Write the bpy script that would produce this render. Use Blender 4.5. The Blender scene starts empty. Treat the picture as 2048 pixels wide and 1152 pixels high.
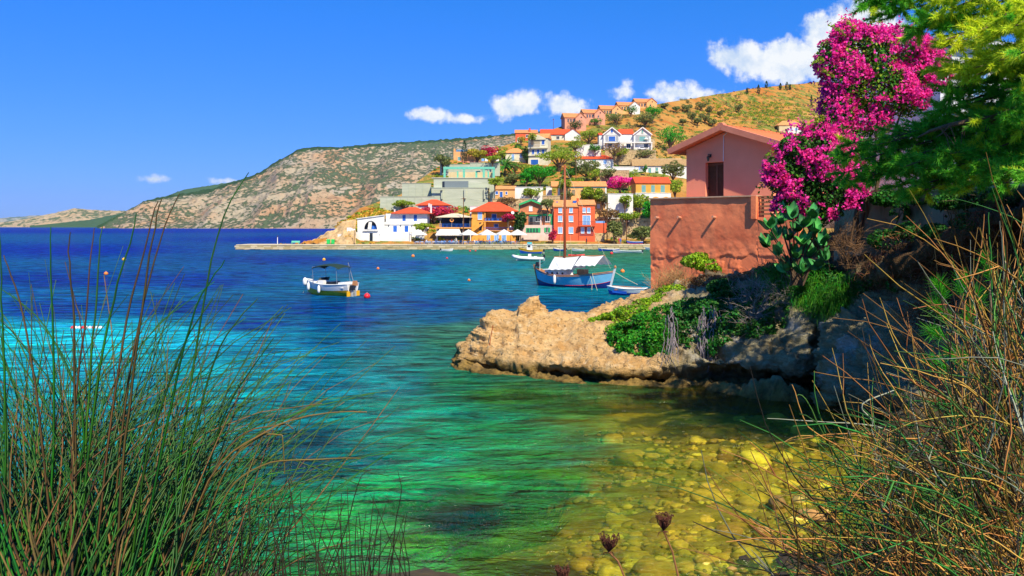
import bpy, math, random
import numpy as np
from mathutils import Vector, Matrix, Euler

# ------------------------------------------------------------------ camera, sky, sun, exposure
F = 1774.0            # focal length in pixels of a 2048 px wide picture
HC = 6.0              # eye height above the sea
Y0 = 452.0            # row of the horizon
S = bpy.context.scene
COL = S.collection
cam_d = bpy.data.cameras.new('camera'); cam = bpy.data.objects.new('camera', cam_d); COL.objects.link(cam)
cam.location = (0, 0, HC); cam.rotation_euler = (math.pi / 2, 0, 0)
cam_d.sensor_width = 36; cam_d.lens = F / 2048 * 36; cam_d.shift_y = -(576 - Y0) / 2048
cam_d.clip_start = 0.05; cam_d.clip_end = 60000
S.camera = cam

SUN_EL = math.radians(49); SUN_H = (0.43, -0.903)       # horizontal direction towards the sun
sun_d = bpy.data.lights.new('sun', 'SUN'); sun = bpy.data.objects.new('sun', sun_d); COL.objects.link(sun)
sun_d.energy = 5.0; sun_d.angle = math.radians(0.5); sun_d.color = (1, 0.88, 0.66)
to_sun = Vector((SUN_H[0] * math.cos(SUN_EL), SUN_H[1] * math.cos(SUN_EL), math.sin(SUN_EL))).normalized()
sun.rotation_euler = to_sun.to_track_quat('Z', 'Y').to_euler()
sun.location = to_sun * 300

W = bpy.data.worlds.new('World'); S.world = W; W.use_nodes = True
W.cycles.sampling_method = 'MANUAL'; W.cycles.sample_map_resolution = 256

SKY_GRADE = ((.33, -.40), (.44, 1.10), (1.35, 2.2))
def build_world():
    nt = W.node_tree; N = nt.nodes; L = nt.links
    for n in list(N): N.remove(n)
    out = N.new('ShaderNodeOutputWorld'); bg = N.new('ShaderNodeBackground'); bg.inputs[1].default_value = 0.066
    sky = N.new('ShaderNodeTexSky'); sky.sky_type = 'NISHITA'; sky.sun_disc = False
    sky.sun_elevation = SUN_EL; sky.sun_rotation = math.atan2(SUN_H[0], SUN_H[1])
    sky.air_density = 1.0; sky.dust_density = 0.1; sky.ozone_density = 3.0; sky.altitude = 0
    # one colour grade for the whole sky: the picture was taken through a polariser and saturated
    spc = N.new('ShaderNodeSeparateColor'); L.new(sky.outputs[0], spc.inputs[0]); hs = N.new('ShaderNodeCombineColor')
    for i, (ml, ad) in enumerate(SKY_GRADE):
        g_ = N.new('ShaderNodeMath'); g_.operation = 'MULTIPLY_ADD'; g_.inputs[1].default_value = ml; g_.inputs[2].default_value = ad
        L.new(spc.outputs[i], g_.inputs[0]); x_ = N.new('ShaderNodeMath'); x_.operation = 'MAXIMUM'; x_.inputs[1].default_value = .12; L.new(g_.outputs[0], x_.inputs[0])
        L.new(x_.outputs[0], hs.inputs[i])
    tc = N.new('ShaderNodeTexCoord')
    sep = N.new('ShaderNodeSeparateXYZ'); L.new(tc.outputs['Generated'], sep.inputs[0])
    def mth(op, a, b=None, c=None, clamp=False):
        n = N.new('ShaderNodeMath'); n.operation = op; n.use_clamp = clamp
        for i, v in enumerate((a, b, c)):
            if v is None: continue
            if isinstance(v, (int, float)): n.inputs[i].default_value = v
            else: L.new(v, n.inputs[i])
        return n.outputs[0]
    az = mth('ARCTAN2', sep.outputs[0], sep.outputs[1])
    el = mth('ARCSINE', sep.outputs[2])
    no = N.new('ShaderNodeTexNoise'); no.inputs['Scale'].default_value = 26; no.inputs['Detail'].default_value = 6; no.inputs['Roughness'].default_value = 0.62
    L.new(tc.outputs['Generated'], no.inputs['Vector'])
    no2 = N.new('ShaderNodeTexNoise'); no2.inputs['Scale'].default_value = 9; no2.inputs['Detail'].default_value = 4
    L.new(tc.outputs['Generated'], no2.inputs['Vector'])
    nz = mth('ADD', mth('MULTIPLY', mth('SUBTRACT', no.outputs[0], 0.5), 4.6), mth('MULTIPLY', mth('SUBTRACT', no2.outputs[0], 0.5), 1.8))
    # cumulus: (column, row, half width, half height, weight) of the photograph turned into azimuth and elevation
    clouds = [(870, 232, 45, 12, .8), (930, 237, 62, 14, 1.0), (1035, 216, 55, 20, 1.1), (1062, 200, 26, 20, .9), (1125, 212, 48, 26, 1.25), (1345, 185, 60, 22, .8), (1400, 190, 60, 12, .5), (1455, 118, 48, 30, 1.3), (1500, 122, 60, 34, 1.4), (1575, 122, 80, 42, 1.6),
              (1640, 70, 40, 36, 1.3), (1660, 110, 60, 44, 1.5), (1735, 50, 80, 50, 1.6), (1740, 105, 90, 50, 1.4), (305, 358, 40, 9, .8), (475, 362, 34, 6, .5), (1290, 188, 40, 8, .4)]
    rng = random.Random(5)
    ang = []
    for (x, y, w, h, k) in clouds:
        dx = (x - 1024) / F; r = math.hypot(1, dx)
        ang.append((math.atan(dx), math.atan((Y0 - y) / F / r), w * 1.15 / F / r / r, h * 1.2 / F / r, k))
    for i in range(7):                                   # the same kind of low cloud all round the horizon
        a = rng.uniform(0.75, 2 * math.pi - 0.75); a = a - 2 * math.pi if a > math.pi else a
        ang.append((a, rng.uniform(.10, .22), rng.uniform(.06, .14), rng.uniform(.012, .03), rng.uniform(.6, 1.2)))
    cmb = N.new('ShaderNodeCombineXYZ'); L.new(az, cmb.inputs[0]); L.new(el, cmb.inputs[1])
    dens = None; low = None
    for (a, e, w, h, k) in ang:                           # one ellipse each: offset, scale, length
        q = N.new('ShaderNodeMapping'); q.inputs['Location'].default_value = (-a / w, -e / h, 0); q.inputs['Scale'].default_value = (1 / w, 1 / h, 0)
        L.new(cmb.outputs[0], q.inputs[0])
        vl = N.new('ShaderNodeVectorMath'); vl.operation = 'LENGTH'; L.new(q.outputs[0], vl.inputs[0])
        m = mth('MULTIPLY', mth('SUBTRACT', 1.0, vl.outputs['Value']), k * 1.5)
        dens = m if dens is None else mth('MAXIMUM', dens, m)
    # light from above: the same noise looked up a little higher tells which side of a puff faces the sun
    up = N.new('ShaderNodeVectorMath'); up.operation = 'ADD'; up.inputs[1].default_value = (.006, 0, .012); L.new(tc.outputs['Generated'], up.inputs[0])
    no3 = N.new('ShaderNodeTexNoise'); no3.inputs['Scale'].default_value = 26; no3.inputs['Detail'].default_value = 3; L.new(up.outputs[0], no3.inputs['Vector'])
    low = mth('MULTIPLY', mth('SUBTRACT', no.outputs[0], no3.outputs[0]), 3.0)
    d = mth('ADD', dens, nz)
    mr = N.new('ShaderNodeMapRange'); mr.interpolation_type = 'SMOOTHSTEP'
    mr.inputs['From Min'].default_value = 0.02; mr.inputs['From Max'].default_value = 1.0
    L.new(d, mr.inputs['Value'])
    fac = mth('MULTIPLY', mr.outputs[0], 0.93)
    sh = N.new('ShaderNodeMapRange'); sh.inputs['From Min'].default_value = -0.55; sh.inputs['From Max'].default_value = 0.35
    L.new(mth('ADD', low, mth('MULTIPLY', nz, 0.45)), sh.inputs['Value'])
    cc = N.new('ShaderNodeMix'); cc.data_type = 'RGBA'
    cc.inputs['A'].default_value = (6.6, 8.0, 9.8, 1); cc.inputs['B'].default_value = (10.6, 10.8, 10.6, 1)
    L.new(sh.outputs[0], cc.inputs['Factor'])
    mx = N.new('ShaderNodeMix'); mx.data_type = 'RGBA'
    L.new(fac, mx.inputs['Factor']); L.new(hs.outputs[0], mx.inputs['A']); L.new(cc.outputs['Result'], mx.inputs['B'])
    L.new(mx.outputs['Result'], bg.inputs[0]); L.new(bg.outputs[0], out.inputs[0])
build_world()

S.view_settings.view_transform = 'Standard'; S.view_settings.look = 'None'
S.view_settings.exposure = 0.55; S.view_settings.gamma = 1.0; S.view_settings.use_curve_mapping = False
S.render.engine = 'CYCLES'
S.cycles.use_denoising = True
S.cycles.max_bounces = 8; S.cycles.diffuse_bounces = 3; S.cycles.glossy_bounces = 3
S.cycles.transmission_bounces = 5; S.cycles.transparent_max_bounces = 12
S.cycles.sample_clamp_direct = 6; S.cycles.sample_clamp_indirect = 4
S.cycles.caustics_reflective = False; S.cycles.caustics_refractive = False

# ------------------------------------------------------------------ helpers
def P(x, y, D):
    """A point seen at column x and row y of the photograph, D metres in front of the eye."""
    return Vector(((x - 1024) / F * D, D, HC + (Y0 - y) / F * D))
def PX(x, D): return (x - 1024) / F * D
def lin(c):
    """sRGB 0..255 -> linear"""
    return tuple(((v / 255 / 12.92) if v / 255 <= 0.04045 else ((v / 255 + 0.055) / 1.055) ** 2.4) for v in c)

def vnoise(p, seed=0):
    """value noise, p (n,3) -> -1..1"""
    p = np.asarray(p, dtype=np.float64); i = np.floor(p).astype(np.int64); f = p - i
    u = f * f * f * (f * (f * 6 - 15) + 10)
    def h(ix, iy, iz):
        n = (ix * 374761393 + iy * 668265263 + iz * 2147483647 + seed * 1274126177) & 0xffffffff
        n = ((n ^ (n >> 13)) * 1274126177) & 0xffffffff
        n = ((n ^ (n >> 15)) * 2246822519) & 0xffffffff
        return ((n ^ (n >> 16)) & 0xffff) / 32767.5 - 1
    r = 0
    for dx in (0, 1):
        wx = u[:, 0] if dx else 1 - u[:, 0]
        for dy in (0, 1):
            wy = u[:, 1] if dy else 1 - u[:, 1]
            for dz in (0, 1):
                wz = u[:, 2] if dz else 1 - u[:, 2]
                r = r + wx * wy * wz * h(i[:, 0] + dx, i[:, 1] + dy, i[:, 2] + dz)
    return r
def fbm(p, octs=5, lac=2.1, gain=0.5, seed=0, ridged=False):
    p = np.asarray(p, dtype=np.float64); a = 1.0; r = np.zeros(len(p)); t = 0
    for o in range(octs):
        n = vnoise(p, seed + o * 17)
        if ridged: n = 1 - 2 * np.abs(n)
        r += a * n; t += a; a *= gain; p = p * lac + 3.7
    return r / t
def smooth(a, b, x):
    t = np.clip((np.asarray(x, dtype=float) - a) / (b - a), 0, 1); return t * t * (3 - 2 * t)

def mesh(name, V, Fc, smooth_=False):
    """V (n,3); Fc (m,k) array or list of faces"""
    me = bpy.data.meshes.new(name)
    V = np.asarray(V, dtype=np.float32).reshape(-1, 3)
    if isinstance(Fc, np.ndarray) and Fc.ndim == 2:
        m, k = Fc.shape
        me.vertices.add(len(V)); me.vertices.foreach_set('co', V.ravel())
        me.loops.add(m * k); me.loops.foreach_set('vertex_index', Fc.astype(np.int32).ravel())
        me.polygons.add(m); me.polygons.foreach_set('loop_start', np.arange(0, m * k, k, dtype=np.int32))
        me.update(calc_edges=True)
    else:
        me.from_pydata([tuple(map(float, v)) for v in V], [], [tuple(int(i) for i in f) for f in Fc]); me.update()
    if smooth_: me.polygons.foreach_set('use_smooth', [True] * len(me.polygons))
    me.update(); return me
def link(name, data, mat=None, parent=None, loc=None, rot=None, label=None, cat=None, group=None, kind=None):
    o = bpy.data.objects.new(name, data); COL.objects.link(o)
    if mat is not None and data is not None and len(data.materials) == 0: data.materials.append(mat)
    if parent is not None: o.parent = parent
    if loc is not None: o.location = loc
    if rot is not None: o.rotation_euler = rot if not isinstance(rot, (int, float)) else (0, 0, rot)
    if label: o['label'] = label
    if cat: o['category'] = cat
    if group: o['group'] = group
    if kind: o['kind'] = kind
    return o
def thing(name, label, cat, loc=(0, 0, 0), rz=0, group=None):
    return link(name, None, None, None, loc, rz, label, cat, group)

class MB:
    """collects simple solids into one mesh"""
    def __init__(s): s.v = []; s.f = []
    def add(s, V, Fc):
        o = len(s.v); s.v += [tuple(v) for v in V]; s.f += [tuple(i + o for i in f) for f in Fc]; return s
    def box(s, x0, x1, y0, y1, z0, z1, taper=0.0, M=None):
        t = taper
        V = [(x0, y0, z0), (x1, y0, z0), (x1, y1, z0), (x0, y1, z0), (x0 + t, y0 + t, z1), (x1 - t, y0 + t, z1), (x1 - t, y1 - t, z1), (x0 + t, y1 - t, z1)]
        if M is not None: V = [tuple(M @ Vector(v)) for v in V]
        return s.add(V, [(3, 2, 1, 0), (4, 5, 6, 7), (0, 1, 5, 4), (1, 2, 6, 5), (2, 3, 7, 6), (3, 0, 4, 7)])
    def bar(s, a, b, w, h=None, up=(0, 0, 1)):
        a = Vector(a); b = Vector(b); d = (b - a); l = d.length
        if l < 1e-6: return s
        d.normalize(); u = Vector(up)
        if abs(d.dot(u)) > .98: u = Vector((0, 1, 0))
        sx = d.cross(u).normalized(); uz = sx.cross(d); h = h or w
        V = []
        for p in (a, b):
            for (i, j) in ((-1, -1), (1, -1), (1, 1), (-1, 1)): V.append(tuple(p + sx * (i * w / 2) + uz * (j * h / 2)))
        return s.add(V, [(0, 1, 2, 3), (7, 6, 5, 4), (0, 4, 5, 1), (1, 5, 6, 2), (2, 6, 7, 3), (3, 7, 4, 0)])
    def tube(s, pts, r, n=6, cap=True):
        pts = [Vector(p) for p in pts]; R = r if isinstance(r, (list, tuple)) else [r] * len(pts)
        V = []; prev = None
        for i, p in enumerate(pts):
            d = (pts[min(i + 1, len(pts) - 1)] - pts[max(i - 1, 0)]).normalized()
            u = Vector((0, 0, 1)) if abs(d.z) < .95 else Vector((1, 0, 0))
            sx = d.cross(u).normalized() if prev is None else (prev - d * prev.dot(d)).normalized()
            prev = sx; sy = d.cross(sx)
            for k in range(n):
                a = 2 * math.pi * k / n; V.append(tuple(p + sx * (math.cos(a) * R[i]) + sy * (math.sin(a) * R[i])))
        Fc = []
        for i in range(len(pts) - 1):
            for k in range(n):
                a = i * n + k; b = i * n + (k + 1) % n; Fc.append((a, b, b + n, a + n))
        if cap: Fc.append(tuple(range(n - 1, -1, -1))); Fc.append(tuple((len(pts) - 1) * n + k for k in range(n)))
        return s.add(V, Fc)
    def lathe(s, prof, n=12, c=(0, 0, 0)):
        V = []
        for (r, z) in prof:
            for k in range(n):
                a = 2 * math.pi * k / n; V.append((c[0] + r * math.cos(a), c[1] + r * math.sin(a), c[2] + z))
        Fc = []
        for i in range(len(prof) - 1):
            for k in range(n):
                a = i * n + k; b = i * n + (k + 1) % n; Fc.append((a, b, b + n, a + n))
        Fc.append(tuple(range(n - 1, -1, -1))); Fc.append(tuple((len(prof) - 1) * n + k for k in range(n)))
        return s.add(V, Fc)
    def prism(s, poly, y0, y1):
        """polygon in x,z pushed along y"""
        n = len(poly); V = [(x, y0, z) for x, z in poly] + [(x, y1, z) for x, z in poly]
        Fc = [tuple(range(n)), tuple(range(2 * n - 1, n - 1, -1))]
        for i in range(n): j = (i + 1) % n; Fc.append((j, i, i + n, j + n))
        return s.add(V, Fc)
    def plate(s, poly, t):
        """flat 3D polygon given a thickness along its normal"""
        p = [Vector(q) for q in poly]; nrm = Vector((0, 0, 0))
        for i in range(len(p)): nrm += p[i].cross(p[(i + 1) % len(p)])
        nrm.normalize(); n = len(p)
        V = p + [q - nrm * t for q in p]
        Fc = [tuple(range(n)), tuple(range(2 * n - 1, n - 1, -1))]
        for i in range(n): j = (i + 1) % n; Fc.append((j, i, i + n, j + n))
        return s.add(V, Fc)
    def build(s, name, mat, parent=None, smooth_=False, **k):
        me = mesh(name, s.v, s.f, smooth_); return link(name, me, mat, parent, **k)

def copy_tree(o, parent=None, label=None, group=None):
    c = o.copy(); COL.objects.link(c)
    if parent is not None: c.parent = parent
    if label: c['label'] = label
    if group: c['group'] = group
    for ch in o.children: copy_tree(ch, c)
    return c

# ------------------------------------------------------------------ materials
MATS = {}
def nodes(m):
    m.use_nodes = True; nt = m.node_tree
    for n in list(nt.nodes): nt.nodes.remove(n)
    return nt, nt.nodes, nt.links
def mat(name, c1, c2=None, scale=1.0, rough=.8, bump=0.0, bscale=None, c3=None, s3=None, spec=.3, coord='Object', island=0.0, stretch=None, t3=(.55, .7), translucent=0, detail=6, bdist=.05, metal=0):
    """noise-mixed surface: c1..c2 by fine noise, patches of c3 by a second noise, bump, random value per island"""
    if name in MATS: return MATS[name]
    m = bpy.data.materials.new(name); MATS[name] = m; nt, N, L = nodes(m)
    out = N.new('ShaderNodeOutputMaterial'); b = N.new('ShaderNodeBsdfPrincipled')
    b.inputs['Roughness'].default_value = rough; b.inputs['Specular IOR Level'].default_value = spec; b.inputs['Metallic'].default_value = metal
    L.new(b.outputs[0], out.inputs[0])
    c1 = tuple(c1) + (1,)
    tc = N.new('ShaderNodeTexCoord'); vec = tc.outputs[coord]
    if stretch:
        mp = N.new('ShaderNodeMapping'); mp.inputs['Scale'].default_value = stretch; L.new(vec, mp.inputs[0]); vec = mp.outputs[0]
    def noise(sc, det=6, rg=.6):
        n = N.new('ShaderNodeTexNoise'); n.inputs['Scale'].default_value = sc; n.inputs['Detail'].default_value = det; n.inputs['Roughness'].default_value = rg
        L.new(vec, n.inputs['Vector']); return n.outputs[0]
    def rng(v, a, bb):
        r = N.new('ShaderNodeMapRange'); r.inputs['From Min'].default_value = a; r.inputs['From Max'].default_value = bb; L.new(v, r.inputs['Value']); return r.outputs[0]
    def mix(f, A, B):
        x = N.new('ShaderNodeMix'); x.data_type = 'RGBA'; L.new(f, x.inputs['Factor'])
        for k, v in (('A', A), ('B', B)):
            if isinstance(v, tuple): x.inputs[k].default_value = v
            else: L.new(v, x.inputs[k])
        return x.outputs['Result']
    colr = c1
    if c2 is not None: colr = mix(rng(noise(scale, detail), .35, .65), c1, tuple(c2) + (1,))
    if c3 is not None: colr = mix(rng(noise(s3 or scale * .3, 5), *t3), colr, tuple(c3) + (1,))
    if island > 0:
        g = N.new('ShaderNodeNewGeometry'); hs = N.new('ShaderNodeHueSaturation')
        mr = N.new('ShaderNodeMapRange'); mr.inputs['To Min'].default_value = 1 - island; mr.inputs['To Max'].default_value = 1 + island
        L.new(g.outputs['Random Per Island'], mr.inputs['Value']); L.new(mr.outputs[0], hs.inputs['Value'])
        w = N.new('ShaderNodeTexWhiteNoise'); w.noise_dimensions = '1D'; L.new(g.outputs['Random Per Island'], w.inputs['W'])
        mh = N.new('ShaderNodeMapRange'); mh.inputs['To Min'].default_value = .5 - island * .06; mh.inputs['To Max'].default_value = .5 + island * .06
        L.new(w.outputs[0], mh.inputs['Value']); L.new(mh.outputs[0], hs.inputs['Hue'])
        if isinstance(colr, tuple): hs.inputs['Color'].default_value = colr
        else: L.new(colr, hs.inputs['Color'])
        colr = hs.outputs[0]
    if isinstance(colr, tuple): b.inputs['Base Color'].default_value = colr
    else: L.new(colr, b.inputs['Base Color'])
    if bump > 0:
        bp = N.new('ShaderNodeBump'); bp.inputs['Strength'].default_value = bump; bp.inputs['Distance'].default_value = bdist
        L.new(noise(bscale or scale * 3, 8, .65), bp.inputs['Height']); L.new(bp.outputs[0], b.inputs['Normal'])
    if translucent > 0:
        t = N.new('ShaderNodeBsdfTranslucent'); a = N.new('ShaderNodeMixShader'); a.inputs[0].default_value = translucent
        if isinstance(colr, tuple): t.inputs[0].default_value = colr
        else: L.new(colr, t.inputs[0])
        L.new(b.outputs[0], a.inputs[1]); L.new(t.outputs[0], a.inputs[2]); L.new(a.outputs[0], out.inputs[0])
    return m

def vary(m, amt):
    """let each object that wears the material differ in tone"""
    nt = m.node_tree; b = [n for n in nt.nodes if n.type == 'BSDF_PRINCIPLED'][0]; src = b.inputs['Base Color'].links[0].from_socket
    oi = nt.nodes.new('ShaderNodeObjectInfo'); hs = nt.nodes.new('ShaderNodeHueSaturation'); mr = nt.nodes.new('ShaderNodeMapRange'); mr.inputs['To Min'].default_value = 1 - amt; mr.inputs['To Max'].default_value = 1 + amt
    mh = nt.nodes.new('ShaderNodeMapRange'); mh.inputs['To Min'].default_value = .485; mh.inputs['To Max'].default_value = .53; wn = nt.nodes.new('ShaderNodeTexWhiteNoise'); wn.noise_dimensions = '1D'
    nt.links.new(oi.outputs['Random'], mr.inputs['Value']); nt.links.new(oi.outputs['Random'], wn.inputs['W']); nt.links.new(wn.outputs[0], mh.inputs['Value']); nt.links.new(mh.outputs[0], hs.inputs['Hue']); nt.links.new(mr.outputs[0], hs.inputs['Value']); nt.links.new(src, hs.inputs['Color']); nt.links.new(hs.outputs[0], b.inputs['Base Color'])
# ------------------------------------------------------------------ sea
def idw(anch, X, Dd, p=3.2):
    """anch: (column, row, values...) on the sea surface; inverse-distance blend in bearing and log distance"""
    A = np.array(anch, dtype=float); D = HC * F / (A[:, 1] - Y0); u = (A[:, 0] - 1024) / F; v = np.log(D) * .55
    vals = A[:, 2:]
    Dd = np.maximum(Dd, 2.0); U = np.asarray(X) / Dd; V = np.log(Dd) * .55
    num = np.zeros((len(U), vals.shape[1])); den = np.zeros(len(U))
    for i in range(len(A)):
        w = 1 / (((U - u[i]) ** 2 + (V - v[i]) ** 2) + 2e-5) ** (p / 2)
        num += w[:, None] * vals[i]; den += w
    return num / den[:, None]

# what the water looks like from above at places of the bay: column, row, r, g, b, opacity of the water body
SEA = [(-400, 458, 2, 42, 146, 1), (100, 462, 2, 42, 148, 1), (600, 460, 2, 44, 150, 1), (1000, 458, 2, 44, 148, 1), (1700, 458, 2, 42, 146, 1), (2600, 460, 2, 42, 146, 1),
 (-300, 500, 2, 46, 150, 1), (150, 500, 2, 44, 150, 1), (600, 520, 3, 52, 140, 1), (100, 560, 3, 50, 138, 1), (400, 560, 3, 58, 142, 1), (650, 480, 2, 46, 150, 1),
 (780, 530, 3, 78, 148, 1), (880, 512, 8, 110, 142, 1), (980, 506, 28, 122, 108, 1), (1090, 508, 60, 118, 84, 1), (1220, 508, 60, 118, 80, 1), (1290, 520, 40, 122, 90, 1), (1500, 520, 30, 118, 100, 1),
 (1000, 535, 6, 118, 138, 1), (1130, 535, 44, 122, 96, 1), (1250, 545, 22, 134, 112, 1), (950, 560, 4, 118, 145, 1), (1060, 570, 4, 112, 138, 1), (1240, 585, 6, 110, 128, 1), (1140, 610, 4, 86, 122, 1), (1000, 600, 4, 84, 128, 1),
 (100, 620, 3, 56, 138, 1), (350, 620, 3, 56, 132, 1), (-300, 620, 3, 56, 138, 1), (620, 620, 3, 62, 128, 1), (820, 610, 3, 74, 132, 1), (500, 648, 4, 66, 130, 1), (700, 650, 3, 66, 124, 1), (880, 640, 6, 84, 124, 1),
 (-300, 690, 20, 192, 208, 1), (0, 672, 20, 190, 208, 1), (200, 668, 20, 192, 210, 1), (400, 668, 14, 176, 202, 1), (300, 690, 18, 190, 206, 1), (520, 685, 6, 124, 162, 1), (100, 720, 12, 164, 178, 1), (330, 730, 6, 150, 168, 1), (460, 715, 4, 132, 158, 1),
 (620, 690, 4, 92, 134, 1), (760, 690, 8, 92, 116, 1), (860, 700, 28, 108, 92, 1), (920, 660, 48, 108, 84, 1), (900, 690, 44, 112, 74, 1), (760, 720, 6, 104, 112, 1),
 (450, 780, 3, 138, 148, 1), (620, 760, 3, 112, 134, 1), (800, 765, 3, 118, 122, 1), (900, 760, 26, 112, 76, .85), (-200, 850, 3, 128, 140, 1), (200, 850, 3, 130, 140, .95), (430, 735, 8, 158, 172, 1), (600, 715, 6, 128, 156, 1), (470, 675, 10, 160, 186, 1),
 (550, 830, 3, 116, 118, .95), (640, 880, 2, 72, 88, .92), (580, 940, 2, 66, 82, .92), (700, 925, 2, 92, 92, .9), (760, 830, 3, 126, 112, .92), (900, 830, 8, 130, 92, .85), (1040, 790, 44, 118, 44, .6), (1020, 860, 10, 134, 80, .8), (860, 900, 4, 140, 92, .88),
 (1140, 890, 8, 122, 72, .72), (1180, 830, 44, 118, 40, .5), (760, 970, 8, 152, 80, .86), (500, 1020, 4, 140, 86, .9), (950, 970, 24, 148, 68, .72), (1100, 970, 30, 146, 62, .6),
 (650, 1060, 40, 164, 60, .74), (850, 1090, 66, 158, 52, .6), (1050, 1070, 74, 150, 48, .5), (1280, 830, 70, 98, 14, .14), (1260, 930, 60, 120, 28, .28), (1420, 880, 84, 92, 10, .05), (1550, 960, 96, 92, 10, .02), (1400, 1020, 96, 96, 16, .05),
 (960, 1016, 3, 50, 46, .86), (920, 1034, 3, 56, 48, .8), (990, 1024, 4, 60, 46, .75), (1200, 1040, 84, 132, 34, .28), (1200, 1130, 80, 110, 28, .2), (1000, 1145, 70, 140, 44, .4), (1600, 850, 40, 60, 10, .1), (1480, 790, 20, 40, 20, .3), (700, 1150, 40, 160, 60, .6)]
SEA = [(x, y) + tuple(v * .92 for v in lin((r, g, b))) + (o,) for (x, y, r, g, b, o) in SEA]

def build_sea():
    rows = np.concatenate([[-200, -20, 4, 9], np.geomspace(12, 300, 300), np.geomspace(310, 11500, 34)])
    s = np.linspace(-1, 1, 321); s = np.sign(s) * np.abs(s) ** 1.25
    Yg, Sg = np.meshgrid(rows, s, indexing='ij'); Xg = Sg * (np.abs(Yg) * 1.35 + 30)
    V = np.stack([Xg.ravel(), Yg.ravel(), np.zeros(Xg.size)], 1)
    nr, nc = Xg.shape; a = (np.arange(nr - 1)[:, None] * nc + np.arange(nc - 1)[None, :]).ravel()
    Fc = np.stack([a, a + 1, a + nc + 1, a + nc], 1)
    me = mesh('sea', V, Fc, True)
    # warp so that patches of the bottom get ragged borders
    wp = np.stack([V[:, 0] / (4 + V[:, 1] * .10), np.log(np.maximum(V[:, 1], 2)) * 9, V[:, 2]], 1)
    w1 = fbm(wp, 4, seed=3); w2 = fbm(wp + 50, 4, seed=9)
    Dd = np.maximum(V[:, 1], 4)
    val = idw(SEA, V[:, 0] + w1 * Dd * .035, Dd * np.exp(w2 * .045))
    at = me.color_attributes.new('body', 'FLOAT_COLOR', 'POINT')
    rgba = np.concatenate([val[:, :3], val[:, 3:4]], 1).astype(np.float32); at.data.foreach_set('color', rgba.ravel())
    m = bpy.data.materials.new('sea_water'); nt, N, L = nodes(m)
    out = N.new('ShaderNodeOutputMaterial'); ca = N.new('ShaderNodeVertexColor'); ca.layer_name = 'body'
    tc = N.new('ShaderNodeTexCoord')
    def mp(sc, rz):
        q = N.new('ShaderNodeMapping'); q.inputs['Scale'].default_value = sc; q.inputs['Rotation'].default_value = (0, 0, rz); L.new(tc.outputs['Object'], q.inputs[0]); return q.outputs[0]
    def noise(vec, sc, det, rg=.55, dist=0):
        n = N.new('ShaderNodeTexNoise'); n.inputs['Scale'].default_value = sc; n.inputs['Detail'].default_value = det; n.inputs['Roughness'].default_value = rg; n.inputs['Distortion'].default_value = dist
        L.new(vec, n.inputs['Vector']); return n.outputs[0]
    def mth(op, a, b=None, clamp=False):
        n = N.new('ShaderNodeMath'); n.operation = op; n.use_clamp = clamp
        for i, v in enumerate((a, b)):
            if v is None: continue
            if isinstance(v, (int, float)): n.inputs[i].default_value = v
            else: L.new(v, n.inputs[i])
        return n.outputs[0]
    swell = noise(mp((.20, .60, 1), -.24), 1.0, 2, .5, .5)
    chop = noise(mp((.85, 1.6, 1), -.16), 1.0, 4, .6, .4)
    fine = noise(mp((3.4, 5.0, 1), .1), 1.0, 3, .6)
    h = mth('ADD', mth('ADD', mth('MULTIPLY', swell, 1.5), mth('MULTIPLY', chop, 1.25)), mth('MULTIPLY', fine, .22))
    bp = N.new('ShaderNodeBump'); bp.inputs['Strength'].default_value = 1.0; bp.inputs['Distance'].default_value = .75; L.new(h, bp.inputs['Height'])
    # painted ripple light: bright and dark streaks scale the body colour, hue swings too
    ripple_light = noise(mp((.42, 1.0, 1), -.2), 1.0, 7, .70, .7)
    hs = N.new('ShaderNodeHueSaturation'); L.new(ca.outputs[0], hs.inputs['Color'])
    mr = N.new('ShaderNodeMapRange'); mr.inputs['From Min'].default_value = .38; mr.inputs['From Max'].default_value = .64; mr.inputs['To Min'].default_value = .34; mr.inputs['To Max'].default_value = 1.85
    L.new(ripple_light, mr.inputs['Value']); L.new(mr.outputs[0], hs.inputs['Value'])
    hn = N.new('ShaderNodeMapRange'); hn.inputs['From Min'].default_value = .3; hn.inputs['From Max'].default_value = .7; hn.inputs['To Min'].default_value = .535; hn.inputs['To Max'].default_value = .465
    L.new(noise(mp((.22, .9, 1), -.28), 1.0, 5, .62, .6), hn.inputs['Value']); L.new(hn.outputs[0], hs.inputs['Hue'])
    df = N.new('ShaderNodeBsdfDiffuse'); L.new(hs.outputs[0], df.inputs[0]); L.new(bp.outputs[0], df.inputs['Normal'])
    tr = N.new('ShaderNodeBsdfTransparent'); tr.inputs[0].default_value = (.95, .98, .58, 1)
    rf = N.new('ShaderNodeBsdfRefraction'); rf.inputs['Color'].default_value = (.95, .98, .58, 1); rf.inputs['IOR'].default_value = 1.2; rf.inputs['Roughness'].default_value = 0; L.new(bp.outputs[0], rf.inputs['Normal'])
    clear = N.new('ShaderNodeMixShader'); clear.inputs[0].default_value = .2; L.new(tr.outputs[0], clear.inputs[1]); L.new(rf.outputs[0], clear.inputs[2])
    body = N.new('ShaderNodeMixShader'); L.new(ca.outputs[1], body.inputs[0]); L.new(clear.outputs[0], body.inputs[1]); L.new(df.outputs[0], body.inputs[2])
    gl = N.new('ShaderNodeBsdfGlossy'); gl.inputs['Roughness'].default_value = .07; L.new(bp.outputs[0], gl.inputs['Normal'])
    fr = N.new('ShaderNodeFresnel'); fr.inputs[0].default_value = 1.33; L.new(bp.outputs[0], fr.inputs['Normal'])
    fac = mth('MINIMUM', mth('MULTIPLY', fr.outputs[0], .75), .16)       # waves keep the mean reflectance low even at grazing sight
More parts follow.
